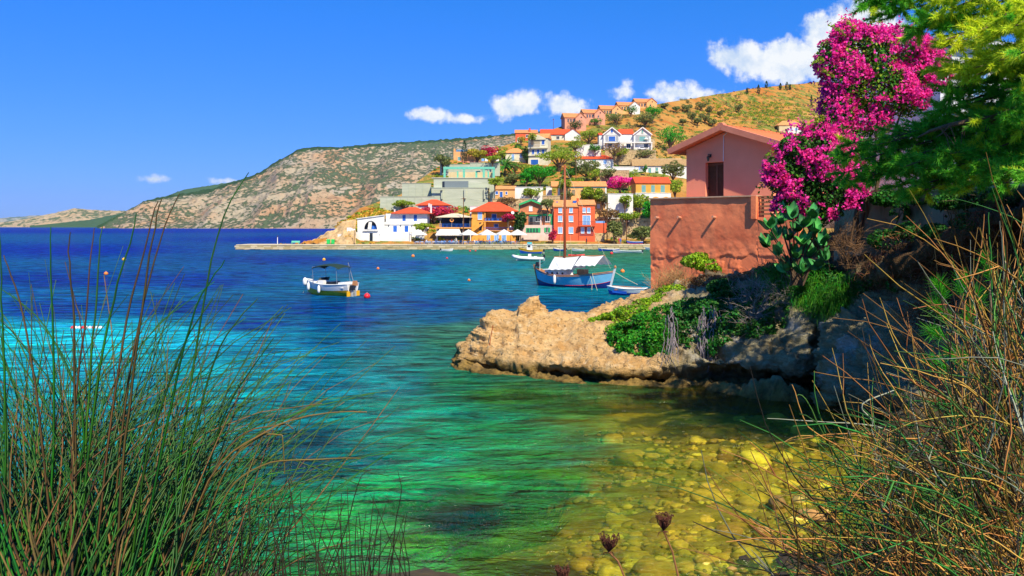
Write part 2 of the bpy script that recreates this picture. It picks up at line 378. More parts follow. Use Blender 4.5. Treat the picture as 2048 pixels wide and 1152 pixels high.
    top = N.new('ShaderNodeMixShader'); L.new(fac, top.inputs[0]); L.new(body.outputs[0], top.inputs[1]); L.new(gl.outputs[0], top.inputs[2])
    L.new(top.outputs[0], out.inputs[0])
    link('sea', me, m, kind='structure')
build_sea()

BED = [(1640, 1000, -.05), (1600, 900, -.12), (1500, 900, -.32), (1400, 800, -.8), (1550, 820, -.5), (1280, 800, -1.2), (1200, 950, -.8), (1400, 1050, -.3), (1100, 900, -1.5), (1250, 1100, -.25), (1000, 1120, -.5), (700, 1120, -.9), (700, 900, -2.2), (850, 1000, -1.2),
       (900, 760, -2.2), (300, 800, -3.2), (0, 650, -5), (700, 600, -6), (1600, 790, -.7), (1750, 900, -.1), (1900, 1000, -.2), (1700, 1080, -.1), (300, 1150, -.8), (-200, 900, -3), (1450, 1140, -.05), (1250, 1150, -.15)]
def bed_z(X, Y): return idw(BED, X, Y, 2.6)[:, 0]
def build_bed():
    xs = np.linspace(-60, 18, 300); ys = np.concatenate([np.linspace(11, 40, 230), np.linspace(40.5, 120, 60)])
    Yg, Xg = np.meshgrid(ys, xs, indexing='ij'); X = Xg.ravel(); Y = Yg.ravel()
    z = bed_z(X, Y); p = np.stack([X, Y, X * 0], 1)
    z = z + fbm(p * .5, 4, seed=4) * .18 + fbm(p * 2.0, 3, seed=8) * .05
    V = np.stack([X, Y, np.where(Y > 60, z - 2, z)], 1)
    nr, nc = Xg.shape; a = (np.arange(nr - 1)[:, None] * nc + np.arange(nc - 1)[None, :]).ravel()
    me = mesh('seabed', V, np.stack([a, a + 1, a + nc + 1, a + nc], 1), True)
    m = mat('seabed_sand', (.42, .34, .06), (.26, .21, .035), 2.2, .9, .5, 9, c3=(.10, .11, .025), s3=.55, t3=(.52, .68), bdist=.08)
    return link('seabed', me, m, kind='structure')
seabed = build_bed()

# stones on the sea bed, each one pickable
def stone_mesh(name, seed, n=12, m=8):
    r = random.Random(seed); V = []; sx, sy, sz = r.uniform(.8, 1.25), r.uniform(.7, 1.0), r.uniform(.34, .5)
    for i in range(m + 1):
        t = math.pi * i / m
        for k in range(n):
            a = 2 * math.pi * k / n; V.append((math.sin(t) * math.cos(a), math.sin(t) * math.sin(a), math.cos(t)))
    V = np.array(V); q = 1 + .42 * fbm(V * 1.5 + seed * 9.1, 4, seed=seed) + .12 * np.round(fbm(V * 2.2 + seed * 3.3, 2, seed=seed + 50) * 3) / 3
    V = V * q[:, None] * np.array([sx, sy, sz]) * .5
    Fc = [(i * n + k, (i + 1) * n + k, (i + 1) * n + (k + 1) % n, i * n + (k + 1) % n) for i in range(m) for k in range(n)]
    return mesh(name, V, np.array(Fc), True)
def build_stones():
    m1 = mat('stone_sunk', (.74, .52, .10), (.44, .32, .06), 3, .85, .5, 8, c3=(.13, .12, .04), s3=1.2, coord='Object')
    m2 = mat('stone_ochre', (.42, .25, .07), (.25, .15, .04), 3, .85, .5, 8)
    vary(m1, .5); vary(m2, .35)
    protos = [stone_mesh('stone', i) for i in range(7)]
    for i, me in enumerate(protos): me.materials.append(m2 if i == 6 else m1)
    r = random.Random(11); done = []
    tries = 0
    while len(done) < 292 and tries < 30000:
        tries += 1
        px = r.uniform(1120, 1690); py = r.uniform(795, 1135)
        edge = 1290 - (py - 800) * .5 + r.gauss(0, 70)
        if px < edge and r.random() < .85: continue
        if px > 1660 - abs(py - 950) * .3: continue
        D = HC * F / (py - Y0); X = PX(px, D); size = r.uniform(.20, .50) * (2.1 if r.random() < .16 else 1)
        if any((X - a) ** 2 + (D - b) ** 2 < (.31 * (size + c)) ** 2 for a, b, c in done): continue
        done.append((X, D, size))
    zs = bed_z(np.array([d[0] for d in done]), np.array([d[1] for d in done]))
    for (X, D, size), z in zip(done, zs):
        o = link('stone', protos[r.randrange(7)], None, seabed, (X, D, min(z + size * .04, -.16 * size - .03)), (r.uniform(-.15, .15), r.uniform(-.15, .15), r.uniform(0, 6.28)))
        o.scale = (size, size, size * r.uniform(.7, 1.1))
    # a few ochre stones break the surface by the near shore
    for (px, py, s, zz) in ((1556, 1006, .46, .06), (1600, 1000, .4, .04), (1530, 1060, .36, .0), (1620, 1035, .5, .08)):
        D = HC * F / (py - Y0); o = link('shore_stone', protos[6], None, seabed, (PX(px, D), D, zz - .05), r.uniform(0, 6)); o.scale = (s, s * .8, s * 1.3)
    # small cobbles fill the gaps
    rg = np.random.default_rng(12); n = 2600; px = rg.uniform(1000, 1700, n); py = rg.uniform(790, 1150, n); k = px > 1180 - (py - 800) * .5 + rg.normal(size=n) * 90; px, py = px[k], py[k]; D = HC * F / (py - Y0); X = (px - 1024) / F * D; z = np.minimum(bed_z(X, D), -.05); base = stone_mesh('c', 3, 6, 4); bv = np.array([v.co[:] for v in base.vertices]); bf = np.array([q.vertices[:] for q in base.polygons]); Vs = []; Fs = []
    for i in range(len(X)):
        s_ = rg.uniform(.10, .26); a_ = rg.uniform(0, 6.28); c_, d_ = math.cos(a_), math.sin(a_); w = bv * s_ * np.array((1, rg.uniform(.6, 1), rg.uniform(.6, 1.2))); Vs.append(np.stack([w[:, 0] * c_ - w[:, 1] * d_ + X[i], w[:, 0] * d_ + w[:, 1] * c_ + D[i], w[:, 2] + z[i] + .02], 1)); Fs.append(bf + i * len(bv))
    link('cobbles', mesh('cobbles', np.concatenate(Vs), np.concatenate(Fs), True), mat('cobble', (.50, .37, .08), (.26, .2, .05), 2, .85, island=.6), seabed, kind='stuff')
    # dark wet rocks along the near edge
    dm = mat('wet_rock', (.035, .028, .015), (.065, .045, .02), 3, .5, .6, 8, c3=(.02, .018, .012), s3=1.5); dme = [stone_mesh('shore_rock', 20 + i) for i in range(4)]
    for q in dme: q.materials.append(dm)
    for i in range(12):
        px_ = r.uniform(1400, 1680); py_ = r.uniform(1100, 1160); D = HC * F / (py_ - Y0); s = r.uniform(.25, .7); o = link('shore_rock', dme[i % 4], None, seabed, (PX(px_, D), D, r.uniform(-.2, .0)), (r.uniform(-.3, .3), r.uniform(-.3, .3), r.uniform(0, 6))); o.scale = (s, s, s * r.uniform(.7, 1.2))
build_stones()

def seagrass(px, py, w, d, n, seed, label):
    """dark tuft of ribbon leaves on the bottom"""
    r = np.random.default_rng(seed); D = HC * F / (py - Y0); X = PX(px, D)
    a = r.uniform(0, 6.28, n); q = np.sqrt(r.uniform(0, 1, n)); bx = X + np.cos(a) * q * w * (1 + .3 * np.sin(a * 3 + seed)); by = D + np.sin(a) * q * d * (1 + .3 * np.cos(a * 4))
    bz = bed_z(bx, by) - .05; h = r.uniform(.35, .75, n); an = r.uniform(0, 6.28, n); lean = r.uniform(.1, .5, n); wd = .05
    V = np.zeros((n, 4, 3)); dx = np.cos(an) * wd; dy = np.sin(an) * wd
    V[:, 0] = np.stack([bx - dx, by - dy, bz], 1); V[:, 1] = np.stack([bx + dx, by + dy, bz], 1)
    tx = bx + np.cos(an + 1.3) * lean; ty = by + np.sin(an + 1.3) * lean; tz = np.minimum(bz + h, -.04)
    V[:, 2] = np.stack([tx + dx * .4, ty + dy * .4, tz], 1); V[:, 3] = np.stack([tx - dx * .4, ty - dy * .4, tz], 1)
    me = mesh('seagrass', V.reshape(-1, 3), np.arange(n * 4).reshape(n, 4))
    link('seagrass_patch', me, mat('seagrass', (.012, .03, .02), (.03, .05, .02), 4, .7, island=.5), label=label, cat='seagrass')
seagrass(960, 1020, 1.15, .85, 5200, 1, 'dark seagrass patch under clear green water, nearest the camera')
seagrass(890, 1048, .5, .4, 700, 2, 'small dark seagrass tuft just left of the larger patch')
seagrass(610, 900, 2.6, 2.0, 4200, 3, 'wide blurred seagrass bed beside the left reeds under teal water')
seagrass(720, 826, 1.2, .8, 900, 4, 'thin dark seagrass strip farther out in teal water')

# ------------------------------------------------------------------ far headland and hills
def terrain_mat(name, rockA, rockB, scrubA, scrubB, big, small, cover, slope=.6, soil=None, bump=.8, bdist=3, wood=None):
    m = bpy.data.materials.new(name); nt, N, L = nodes(m); out = N.new('ShaderNodeOutputMaterial'); b = N.new('ShaderNodeBsdfPrincipled')
    b.inputs['Roughness'].default_value = .95; b.inputs['Specular IOR Level'].default_value = .1; L.new(b.outputs[0], out.inputs[0])
    tc = N.new('ShaderNodeTexCoord'); g = N.new('ShaderNodeNewGeometry')
    def noise(sc, det=6, rg=.6, st=None):
        n = N.new('ShaderNodeTexNoise'); n.inputs['Scale'].default_value = sc; n.inputs['Detail'].default_value = det; n.inputs['Roughness'].default_value = rg
        v = tc.outputs['Object']
        if st:
            q = N.new('ShaderNodeMapping'); q.inputs['Scale'].default_value = st; L.new(v, q.inputs[0]); v = q.outputs[0]
        L.new(v, n.inputs['Vector']); return n.outputs[0]
    def rng(v, a, c, lo=0, hi=1):
        r = N.new('ShaderNodeMapRange'); r.inputs['From Min'].default_value = a; r.inputs['From Max'].default_value = c; r.inputs['To Min'].default_value = lo; r.inputs['To Max'].default_value = hi; L.new(v, r.inputs['Value']); return r.outputs[0]
    def mth(op, a, b_):
        n = N.new('ShaderNodeMath'); n.operation = op
        for i, v in enumerate((a, b_)):
            if isinstance(v, (int, float)): n.inputs[i].default_value = v
            else: L.new(v, n.inputs[i])
        return n.outputs[0]
    def mix(f, A, B):
        x = N.new('ShaderNodeMix'); x.data_type = 'RGBA'; L.new(f, x.inputs['Factor'])
        for k, v in (('A', A), ('B', B)):
            if isinstance(v, tuple): x.inputs[k].default_value = tuple(v) + (1,)
            else: L.new(v, x.inputs[k])
        return x.outputs['Result']
    col = mix(rng(noise(big, 5), .42, .58), rockA, rockB)
    if soil is not None: col = mix(rng(noise(big * 2.3, 5), .55, .66), col, soil)
    col = mix(rng(noise(small * 3, 4, .7), .3, .75, 0, .45), col, tuple(v * .45 for v in rockA))
    sn = N.new('ShaderNodeSeparateXYZ'); L.new(g.outputs['Normal'], sn.inputs[0])
    cv = mth('ADD', mth('ADD', noise(small, 5, .65), mth('MULTIPLY', mth('SUBTRACT', noise(big * 1.7, 4), .5), .55)), mth('MULTIPLY', mth('SUBTRACT', sn.outputs[2], .7), slope * .3))
    scr = mix(noise(small * 1.7, 3), scrubA, scrubB)
    col = mix(rng(cv, cover, cover + .07), col, scr)
    if wood is not None:
        at = N.new('ShaderNodeAttribute'); at.attribute_name = 'wood'
        f = mth('ADD', at.outputs['Fac'], mth('MULTIPLY', mth('SUBTRACT', noise(small, 5, .7), .5), 1.2))
        col = mix(rng(f, .45, .6), col, wood)
    L.new(col, b.inputs['Base Color'])
    bp = N.new('ShaderNodeBump'); bp.inputs['Strength'].default_value = bump; bp.inputs['Distance'].default_value = bdist
    L.new(mth('ADD', noise(small * 1.5, 8, .7), mth('MULTIPLY', rng(cv, cover, cover + .12), .7)), bp.inputs['Height']); L.new(bp.outputs[0], b.inputs['Normal'])
    return m

def ridge_land(name, prof, x0, x1, nx, nv, amp, foot_z=-8, seed=1, pw=1.0, gull=0, wood_px=None):
    """prof: column -> row of the crest, shore distance, crest distance"""
    A = np.array(prof, dtype=float); xs = np.linspace(x0, x1, nx)
    yr = np.interp(xs, A[:, 0], A[:, 1]); Ds = np.interp(xs, A[:, 0], A[:, 2]); Dr = np.interp(xs, A[:, 0], A[:, 3])
    v = np.concatenate([np.linspace(0, 1, nv), [1.12, 1.4, 2.0]])
    X = []; Yy = []; Z = []; Wd = []
    for t in v:
        tt = min(t, 1.0)
        D = Ds + (Dr - Ds) * (tt ** pw)
        zr = HC + (Y0 - yr) / F * Dr
        z = zr * tt
        # straight sight line between foot and crest keeps the rows in order
        D2 = D + (Dr - Ds) * max(0, t - 1) * 1.5; z = z - max(0, t - 1) * zr * .8
        X.append((xs - 1024) / F * D2); Yy.append(D2); Z.append(z); Wd.append((zr * (1 - tt)) / Dr * F)
    X = np.array(X); Yy = np.array(Yy); Z = np.array(Z); Wd = np.array(Wd)
    p = np.stack([X.ravel(), Yy.ravel(), Z.ravel() * 1.0], 1)
    sc = 1 / (amp * 7)
    n = fbm(p * sc, 6, seed=seed, ridged=True) * amp + fbm(p * sc * 4, 4, seed=seed + 5) * amp * .3
    fade = np.minimum(1, np.abs(np.repeat(v, nx)) * 5) * np.tile(np.clip((HC + (Y0 - yr) / F * Dr) / (amp * 3), .03, 1), len(v))
    crest = np.clip(1 - np.repeat(v, nx), 0, 1); crest = .25 + .75 * np.minimum(1, crest * 4)
    p[:, 1] -= n * fade * crest * 1.2
    p[:, 2] += n * fade * crest * .45 
    if gull:
        gn = fbm(np.stack([p[:, 0] * sc * 1.3, p[:, 2] * sc * .35, p[:, 1] * 0], 1), 4, seed=seed + 9, ridged=True)
        p[:, 1] -= gn * gull * fade * crest
    p[:, 2] += np.maximum(0, fbm(p * np.array([.10, .04, 0]) , 3, seed=seed + 3)) * amp * .22 * fade * (np.repeat(v, nx) > .85)      # tree line
    p[np.repeat(v, nx) == 0, 2] = foot_z
    nr = len(v); a = (np.arange(nr - 1)[:, None] * nx + np.arange(nx - 1)[None, :]).ravel()
    me = mesh(name, p, np.stack([a, a + 1, a + nx + 1, a + nx], 1), True)
    if wood_px:
        at = me.attributes.new('wood', 'FLOAT', 'POINT')
        at.data.foreach_set('value', np.clip(1 - Wd.ravel() / wood_px, 0, 1).astype(np.float32))
    return me

HEAD = [(195, 452, 2300, 2330), (230, 436, 2290, 2420), (260, 420, 2270, 2480), (300, 402, 2250, 2520), (350, 392, 2220, 2560), (420, 380, 2180, 2580), (480, 362, 2150, 2600), (520, 348, 2120, 2620), (560, 322, 2100, 2640), (600, 300, 2080, 2650), (630, 295, 2060, 2650), (690, 296, 2040, 2660), (740, 290, 2020, 2680),
        (800, 287, 2000, 2700), (850, 284, 1980, 2720), (920, 279, 1950, 2740), (1000, 271, 1900, 2760), (1100, 262, 1850, 2780), (1400, 240, 1800, 2800)]
me = ridge_land('headland', HEAD, 195, 1400, 520, 190, 26, seed=2, gull=46, wood_px=16)
link('headland', me, terrain_mat('headland_rock', (.42, .36, .25), (.50, .29, .15), (.055, .10, .045), (.12, .145, .07), .0036, .085, .51, .9, (.40, .36, .28), .9, 5, wood=(.03, .075, .02)), kind='structure')
RIDGE2 = [(60, 452, 3700, 3705), (120, 446, 3650, 3760), (180, 440, 3600, 3860), (240, 428, 3580, 3900), (300, 405, 3550, 4000), (370, 380, 3500, 4050), (440, 368, 3500, 4100), (520, 355, 3500, 4100), (620, 330, 3500, 4100)]
me = ridge_land('wooded_ridge', RIDGE2, 60, 620, 160, 50, 24, seed=12, wood_px=60)
link('wooded_hill', me, terrain_mat('wooded_hill', (.38, .33, .22), (.42, .30, .18), (.045, .09, .04), (.08, .12, .05), .003, .04, .47, .6, wood=(.045, .10, .04)), kind='structure')
POINT = [(-30, 448, 4400, 4402), (20, 443, 4300, 4420), (70, 434, 4200, 4480), (110, 427, 4150, 4500), (150, 417, 4100, 4520), (190, 421, 4100, 4550), (230, 422, 4150, 4560), (330, 424, 4200, 4600)]
me = ridge_land('point', POINT, -30, 330, 120, 40, 22, seed=22)
link('distant_point', me, terrain_mat('point_rock', (.46, .36, .22), (.44, .32, .18), (.07, .11, .05), (.11, .14, .06), .003, .04, .53, .6), kind='structure')
FARP = [(-900, 440, 7000, 7600), (-300, 436, 7000, 7600), (0, 437, 7000, 7600), (60, 432, 7000, 7600), (120, 430, 7000, 7600), (200, 436, 7000, 7600), (330, 446, 7000, 7600)]
me = ridge_land('far_hills', FARP, -900, 330, 160, 24, 30, seed=32)
link('far_hills', me, terrain_mat('far_hill_rock', (.32, .34, .30), (.36, .33, .26), (.09, .14, .12), (.12, .17, .13), .002, .02, .48, .6), kind='structure')

# ------------------------------------------------------------------ town hillside
SKY = np.array([(560, 500, 236), (600, 492, 240), (640, 476, 246), (670, 462, 254), (690, 442, 262), (720, 416, 276), (760, 402, 290), (800, 390, 305), (850, 352, 330), (885, 328, 348), (910, 316, 360), (960, 303, 380), (1000, 294, 400), (1050, 278, 420),
                (1130, 250, 450), (1200, 234, 470), (1310, 209, 500), (1400, 194, 560), (1500, 178, 640), (1640, 163, 720), (1800, 152, 760), (2048, 138, 800), (2600, 110, 820)], dtype=float)
DQ = 233.0
def hill_D(x, y):
    ys = np.interp(x, SKY[:, 0], SKY[:, 1]); Ds = np.interp(x, SKY[:, 0], SKY[:, 2])
    t = np.clip((490 - y) / np.maximum(490 - ys, 1e-3), 0, 1); return DQ + (Ds - DQ) * t ** 1.12
def build_hill():
    xs = np.concatenate([np.linspace(560, 1320, 420), np.linspace(1325, 2600, 260)]); ts = np.concatenate([np.linspace(0, 1, 210), [1.1, 1.3, 1.7]])
    ys_ = np.interp(xs, SKY[:, 0], SKY[:, 1]); rows = []
    for t in ts:
        tt = min(t, 1); y = 490 + (ys_ - 490) * tt; D = hill_D(xs, y); z = HC + (Y0 - y) / F * D
        if t > 1: D = D + (t - 1) * 260; z = z - (t - 1) * 60
        rows.append(np.stack([(xs - 1024) / F * D, D, z], 1))
    V = np.concatenate(rows); nc = len(xs); nr = len(ts); tr = np.repeat(ts, nc); xr = np.tile(xs, nr)
    n = fbm(V * .06, 5, seed=40); n2 = fbm(V * .35, 4, seed=41)
    f = np.minimum(1, tr * 6) * np.where(tr >= .97, .35, 1)
    V[:, 2] += (n * 1.6 + n2 * .5) * f * np.where(xr < 1360, .3, 1)
    V[:, 1] -= fbm(V * .12, 4, seed=44) * 2.0 * f * np.where(xr < 1360, .35, 1)
    rocky = smooth(760, 690, xr) * smooth(.9, .2, tr)                    # bare sea rocks at the seaward end
    V[:, 2] += fbm(V * .45, 5, seed=45, ridged=True) * 1.4 * rocky
    a = (np.arange(nr - 1)[:, None] * nc + np.arange(nc - 1)[None, :]).ravel()
    me = mesh('hillside', V, np.stack([a, a + 1, a + nc + 1, a + nc], 1), True)
    m = terrain_mat('hill_soil', (.46, .21, .045), (.48, .28, .075), (.12, .16, .03), (.26, .25, .05), .02, .16, .53, .3, (.44, .15, .03), .8, 1.2)
    link('hillside', me, m, kind='structure')
    skirt = None
build_hill()
def build_sea_rocks():
    """tumbled shore rock at the seaward foot of the hill"""
    m = mat('shore_rock', (.58, .42, .22), (.44, .28, .12), .5, .95, .8, 1.6, c3=(.24, .17, .09), s3=.9, bdist=.4)
    cols = []
    xs = np.linspace(590, 712, 60); ts = np.linspace(0, 1, 30)
    top = np.interp(xs, [590, 620, 645, 665, 685, 712], [497, 489, 474, 462, 448, 440])
    V = []
    for t in ts:
        for x, yt in zip(xs, top):
            D = 229 + 14 * t; y = 500 + (yt - 500) * t ** .8
            V.append(P(x, y, D))
    V = np.array([tuple(v) for v in V]); V[:, 2] += fbm(V * .35, 5, seed=61, ridged=True) * 1.2; V[:, 1] += fbm(V * .4, 4, seed=62) * 1.5
    a = (np.arange(29)[:, None] * 60 + np.arange(59)[None, :]).ravel()
    link('shore_rocks', mesh('shore_rocks', V, np.stack([a, a + 1, a + 61, a + 60], 1)), m, kind='structure')
build_sea_rocks()
# ------------------------------------------------------------------ near coast: headland rock, cliff, terrace ground
NET = [  # stations along the shore; each: foot under water, waterline, notch, lip, face, upper face, edge, top, back top, far end  (column, row, metres)
 [(884, 775, 38.4), (905, 742, 38.4), (908, 738, 38.6), (910, 736, 38.8), (912, 733, 39.1), (913, 730, 39.5), (914, 728, 40), (914, 728, 40.5), (912, 730, 41), (905, 735, 41.5)],
 [(895, 775, 37.4), (920, 738, 37.4), (923, 730, 37.7), (927, 715, 37.9), (935, 690, 38.3), (948, 662, 38.7), (960, 646, 39.2), (962, 652, 40.2), (950, 690, 41.2), (930, 730, 42)],
 [(945, 785, 36.6), (955, 744, 36.5), (960, 734, 36.9), (962, 715, 37), (968, 690, 37.5), (974, 658, 38), (985, 629, 38.8), (1000, 632, 40), (1000, 680, 42), (985, 715, 43)],
 [(1010, 792, 35.9), (1015, 751, 35.7), (1018, 739, 36.4), (1020, 722, 36.1), (1020, 695, 36.9), (1018, 655, 38), (1020, 627, 38.9), (1038, 626, 40), (1060, 665, 42.5), (1050, 700, 44)],
 [(1040, 795, 35.5), (1043, 754, 35.3), (1046, 741, 36.0), (1047, 723, 35.7), (1045, 697, 36.6), (1038, 648, 38), (1034, 614, 38.9), (1050, 612, 40.2), (1075, 662, 42.7), (1065, 698, 44.5)],
 [(1070, 800, 35), (1074, 757, 34.9), (1076, 744, 35.8), (1076, 725, 35.3), (1072, 700, 36.3), (1068, 650, 38), (1066, 607, 39.2), (1078, 608, 40.5), (1092, 658, 43), (1080, 695, 45)],
 [(1118, 805, 34.4), (1122, 762, 34.3), (1124, 750, 35.4), (1124, 730, 34.7), (1119, 705, 36), (1112, 672, 38), (1101, 642, 39.5), (1108, 642, 41), (1125, 660, 44), (1130, 690, 46)],
 [(1186, 812, 33.8), (1190, 768, 33.7), (1192, 756, 34.9), (1190, 736, 34.0), (1185, 712, 35.4), (1178, 675, 37.5), (1165, 641, 40), (1180, 626, 42.5), (1200, 640, 46), (1200, 680, 48)],
 [(1282, 815, 33.4), (1285, 771, 33.4), (1288, 756, 34.6), (1285, 736, 33.7), (1282, 708, 34.9), (1275, 670, 36.8), (1262, 630, 39.5), (1270, 602, 43), (1290, 592, 48), (1300, 600, 56)],
 [(1388, 818, 33.0), (1390, 776, 33), (1392, 750, 35.0), (1390, 732, 33.3), (1388, 705, 33.8), (1382, 660, 35.2), (1375, 612, 38), (1375, 582, 42), (1385, 566, 48), (1400, 560, 60)],
 [(1498, 835, 31.5), (1500, 790, 31.5), (1503, 755, 34.2), (1500, 733, 32.1), (1498, 700, 32.6), (1495, 640, 34), (1490, 588, 36.5), (1490, 560, 40), (1500, 546, 46), (1520, 520, 60)],
 [(1596, 845, 30.6), (1598, 800, 30.7), (1602, 762, 34.2), (1600, 736, 31.6), (1600, 690, 31.8), (1600, 630, 33), (1600, 577, 34.5), (1600, 545, 37), (1600, 522, 42), (1620, 480, 60)],
 [(1636, 842, 31), (1638, 798, 31.2), (1636, 760, 34.5), (1640, 722, 32), (1640, 690, 32.2), (1645, 632, 32.6), (1650, 577, 33.5), (1650, 542, 35.5), (1660, 512, 39), (1680, 460, 60)],
 [(1640, 860, 29.2), (1650, 818, 29.2), (1657, 785, 29.3), (1662, 745, 29.6), (1676, 690, 30.2), (1688, 640, 31), (1698, 602, 32), (1705, 562, 33), (1712, 527, 34.5), (1730, 450, 60)],
 [(1690, 870, 28.3), (1695, 828, 28.4), (1700, 790, 28.6), (1706, 742, 28.9), (1716, 690, 29.4), (1725, 640, 30.2), (1732, 600, 31), (1738, 558, 32), (1744, 520, 33.2), (1765, 445, 60)],
 [(1765, 880, 27), (1770, 845, 27.1), (1774, 795, 27.4), (1778, 742, 27.8), (1782, 690, 28.3), (1786, 640, 28.9), (1790, 596, 29.6), (1793, 550, 30.4), (1797, 505, 31.6), (1820, 440, 60)],
 [(1840, 900, 26), (1845, 862, 25.9), (1848, 800, 26.2), (1852, 740, 26.6), (1856, 690, 27), (1861, 640, 27.5), (1866, 588, 28), (1870, 530, 28.8), (1876, 470, 30), (1900, 430, 60)],
 [(1945, 930, 24.6), (1952, 885, 24.6), (1957, 812, 24.9), (1962, 740, 25.2), (1970, 680, 25.5), (1980, 620, 25.9), (1990, 556, 26.3), (1996, 488, 26.8), (2003, 424, 27.8), (2020, 405, 60)],
 [(2120, 930, 23), (2130, 900, 23), (2140, 820, 23.2), (2150, 740, 23.4), (2160, 670, 23.6), (2170, 600, 23.8), (2180, 530, 24), (2190, 450, 24.4), (2200, 390, 25), (2300, 370, 60)],
 [(2560, 930, 20), (2565, 900, 20), (2570, 820, 20), (2575, 740, 20.2), (2580, 670, 20.4), (2590, 590, 20.6), (2600, 500, 20.8), (2610, 420, 21), (2620, 350, 22), (3000, 330, 60)],
]
def catmull(A, m):
    """A (n,k,3) -> resampled along axis 0 with m steps per span"""
    n = len(A); out = []
    for i in range(n - 1):
        p0, p1, p2, p3 = A[max(i - 1, 0)], A[i], A[i + 1], A[min(i + 2, n - 1)]
        k = m if np.isscalar(m) else m[i]
        for j in range(k):
            t = j / k; out.append(.5 * ((2 * p1) + (-p0 + p2) * t + (2 * p0 - 5 * p1 + 4 * p2 - p3) * t * t + (-p0 + 3 * p1 - 3 * p2 + p3) * t ** 3))
    out.append(A[-1]); return np.array(out)
def build_coast():
    A = np.array([[tuple(P(*q)) for q in st] for st in NET])
    spans = [max(6, int(np.linalg.norm(A[i + 1, 1:7] - A[i, 1:7], axis=1).mean() / .075)) for i in range(len(A) - 1)]
    spans = [min(s, 80) for s in spans]
    G = catmull(A, spans)                                   # along the shore
    G = np.transpose(catmull(np.transpose(G, (1, 0, 2)), [10, 18, 16, 20, 28, 26, 24, 16, 14]), (1, 0, 2))
    nu, nv, _ = G.shape
    du = np.gradient(G, axis=0); dv = np.gradient(G, axis=1); Nn = np.cross(dv, du); Nn /= np.linalg.norm(Nn, axis=2, keepdims=True) + 1e-9
    V = G.reshape(-1, 3); Nv = Nn.reshape(-1, 3)
    if Nv[:, 2].mean() < 0: Nv = -Nv
    # layered limestone: beds tilt a little, joints cut across
    tilt = V[:, 2] * 2.6 + V[:, 0] * .35 + V[:, 1] * .1
    bed = fbm(np.stack([V[:, 0] * .35, V[:, 1] * .35, tilt * 1.3], 1), 4, seed=70)
    lump = fbm(V * .55, 4, seed=71); mid = fbm(V * 1.7, 4, seed=72, ridged=True); fin = fbm(V * 5.5, 3, seed=73)
    d = lump * .32 + np.sign(bed) * np.abs(bed) ** .7 * .26 + mid * .20 + fin * .07 + np.round(fbm(V * np.array([.9, .9, 1.8]), 3, seed=79) * 5) / 5 * .22
    xs_ = V[:, 0] / V[:, 1] * F + 1024; d = d + smooth(1280, 1400, xs_) * (np.round(fbm(V * np.array([1.6, 1.6, 2.6]), 3, seed=83) * 4) / 4 * .34 + fbm(V * np.array([1.0, 1.0, 3.4]), 3, seed=84, ridged=True) * .16)
    far = np.tile(np.linspace(0, 1, nv), nu) > .93
    d[far] *= .2
    V = V + Nv * d[:, None]
    a = (np.arange(nu - 1)[:, None] * nv + np.arange(nv - 1)[None, :]).ravel()
    me = mesh('coast_rock', V, np.stack([a, a + nv, a + nv + 1, a + 1], 1), False)
    # colours of the stone: pale sunlit limestone out on the point, grey-green older face by the cliff, brown soil on top, wet dark band at the tide line
    u = np.repeat(np.arange(nu) / nu, nv); z = V[:, 2]; x = V[:, 0] / V[:, 1] * F + 1024
    at = me.color_attributes.new('zone', 'FLOAT_COLOR', 'POINT')
    tide = smooth(.75, .12, z + fbm(V * 1.2, 3, seed=75) * .4)
    grey = smooth(1270, 1400, x + fbm(V * .8, 3, seed=76) * 60)
    soil = smooth(2.6, 3.6, z - np.interp(x, [1300, 1500, 1650, 1750, 2000], [.2, .5, .8, 1.2, 1.6]) + fbm(V * .9, 3, seed=77) * .8) * smooth(1180, 1300, x)
    rgba = np.stack([tide, grey, soil, np.ones_like(tide)], 1).astype(np.float32); at.data.foreach_set('color', rgba.ravel())
    m = bpy.data.materials.new('coast_stone'); nt, N, L = nodes(m)
    out = N.new('ShaderNodeOutputMaterial'); b = N.new('ShaderNodeBsdfPrincipled'); L.new(b.outputs[0], out.inputs[0]); b.inputs['Roughness'].default_value = .9; b.inputs['Specular IOR Level'].default_value = .2
    ca = N.new('ShaderNodeVertexColor'); ca.layer_name = 'zone'; sp = N.new('ShaderNodeSeparateColor'); L.new(ca.outputs[0], sp.inputs[0])
    tc = N.new('ShaderNodeTexCoord')
    def noise(sc, det=6, rg=.6, st=None):
        n = N.new('ShaderNodeTexNoise'); n.inputs['Scale'].default_value = sc; n.inputs['Detail'].default_value = det; n.inputs['Roughness'].default_value = rg
        v = tc.outputs['Object']
        if st:
            q = N.new('ShaderNodeMapping'); q.inputs['Scale'].default_value = st; L.new(v, q.inputs[0]); v = q.outputs[0]
        L.new(v, n.inputs['Vector']); return n.outputs[0]
    def rng(v, a, c):
        r = N.new('ShaderNodeMapRange'); r.inputs['From Min'].default_value = a; r.inputs['From Max'].default_value = c; L.new(v, r.inputs['Value']); return r.outputs[0]
    def mix(f, A_, B_):
        x_ = N.new('ShaderNodeMix'); x_.data_type = 'RGBA'; L.new(f, x_.inputs['Factor'])
        for k, v in (('A', A_), ('B', B_)):
            if isinstance(v, tuple): x_.inputs[k].default_value = v + (1,)
            else: L.new(v, x_.inputs[k])
        return x_.outputs['Result']
    pale = mix(rng(noise(1.1, 8, .7), .35, .65), (.78, .54, .26), (.60, .34, .12))
    pale = mix(rng(noise(3.2, 6, .7), .52, .72), pale, (.82, .66, .42))
    pale = mix(rng(noise(5, 5, .75), .54, .66), pale, (.17, .11, .05))
    grey = mix(rng(noise(1.3, 8, .7, (1, 1, 2.4)), .38, .62), (.25, .22, .12), (.42, .37, .22))
    grey = mix(rng(noise(.8, 6, .65), .55, .68), grey, (.52, .50, .44))
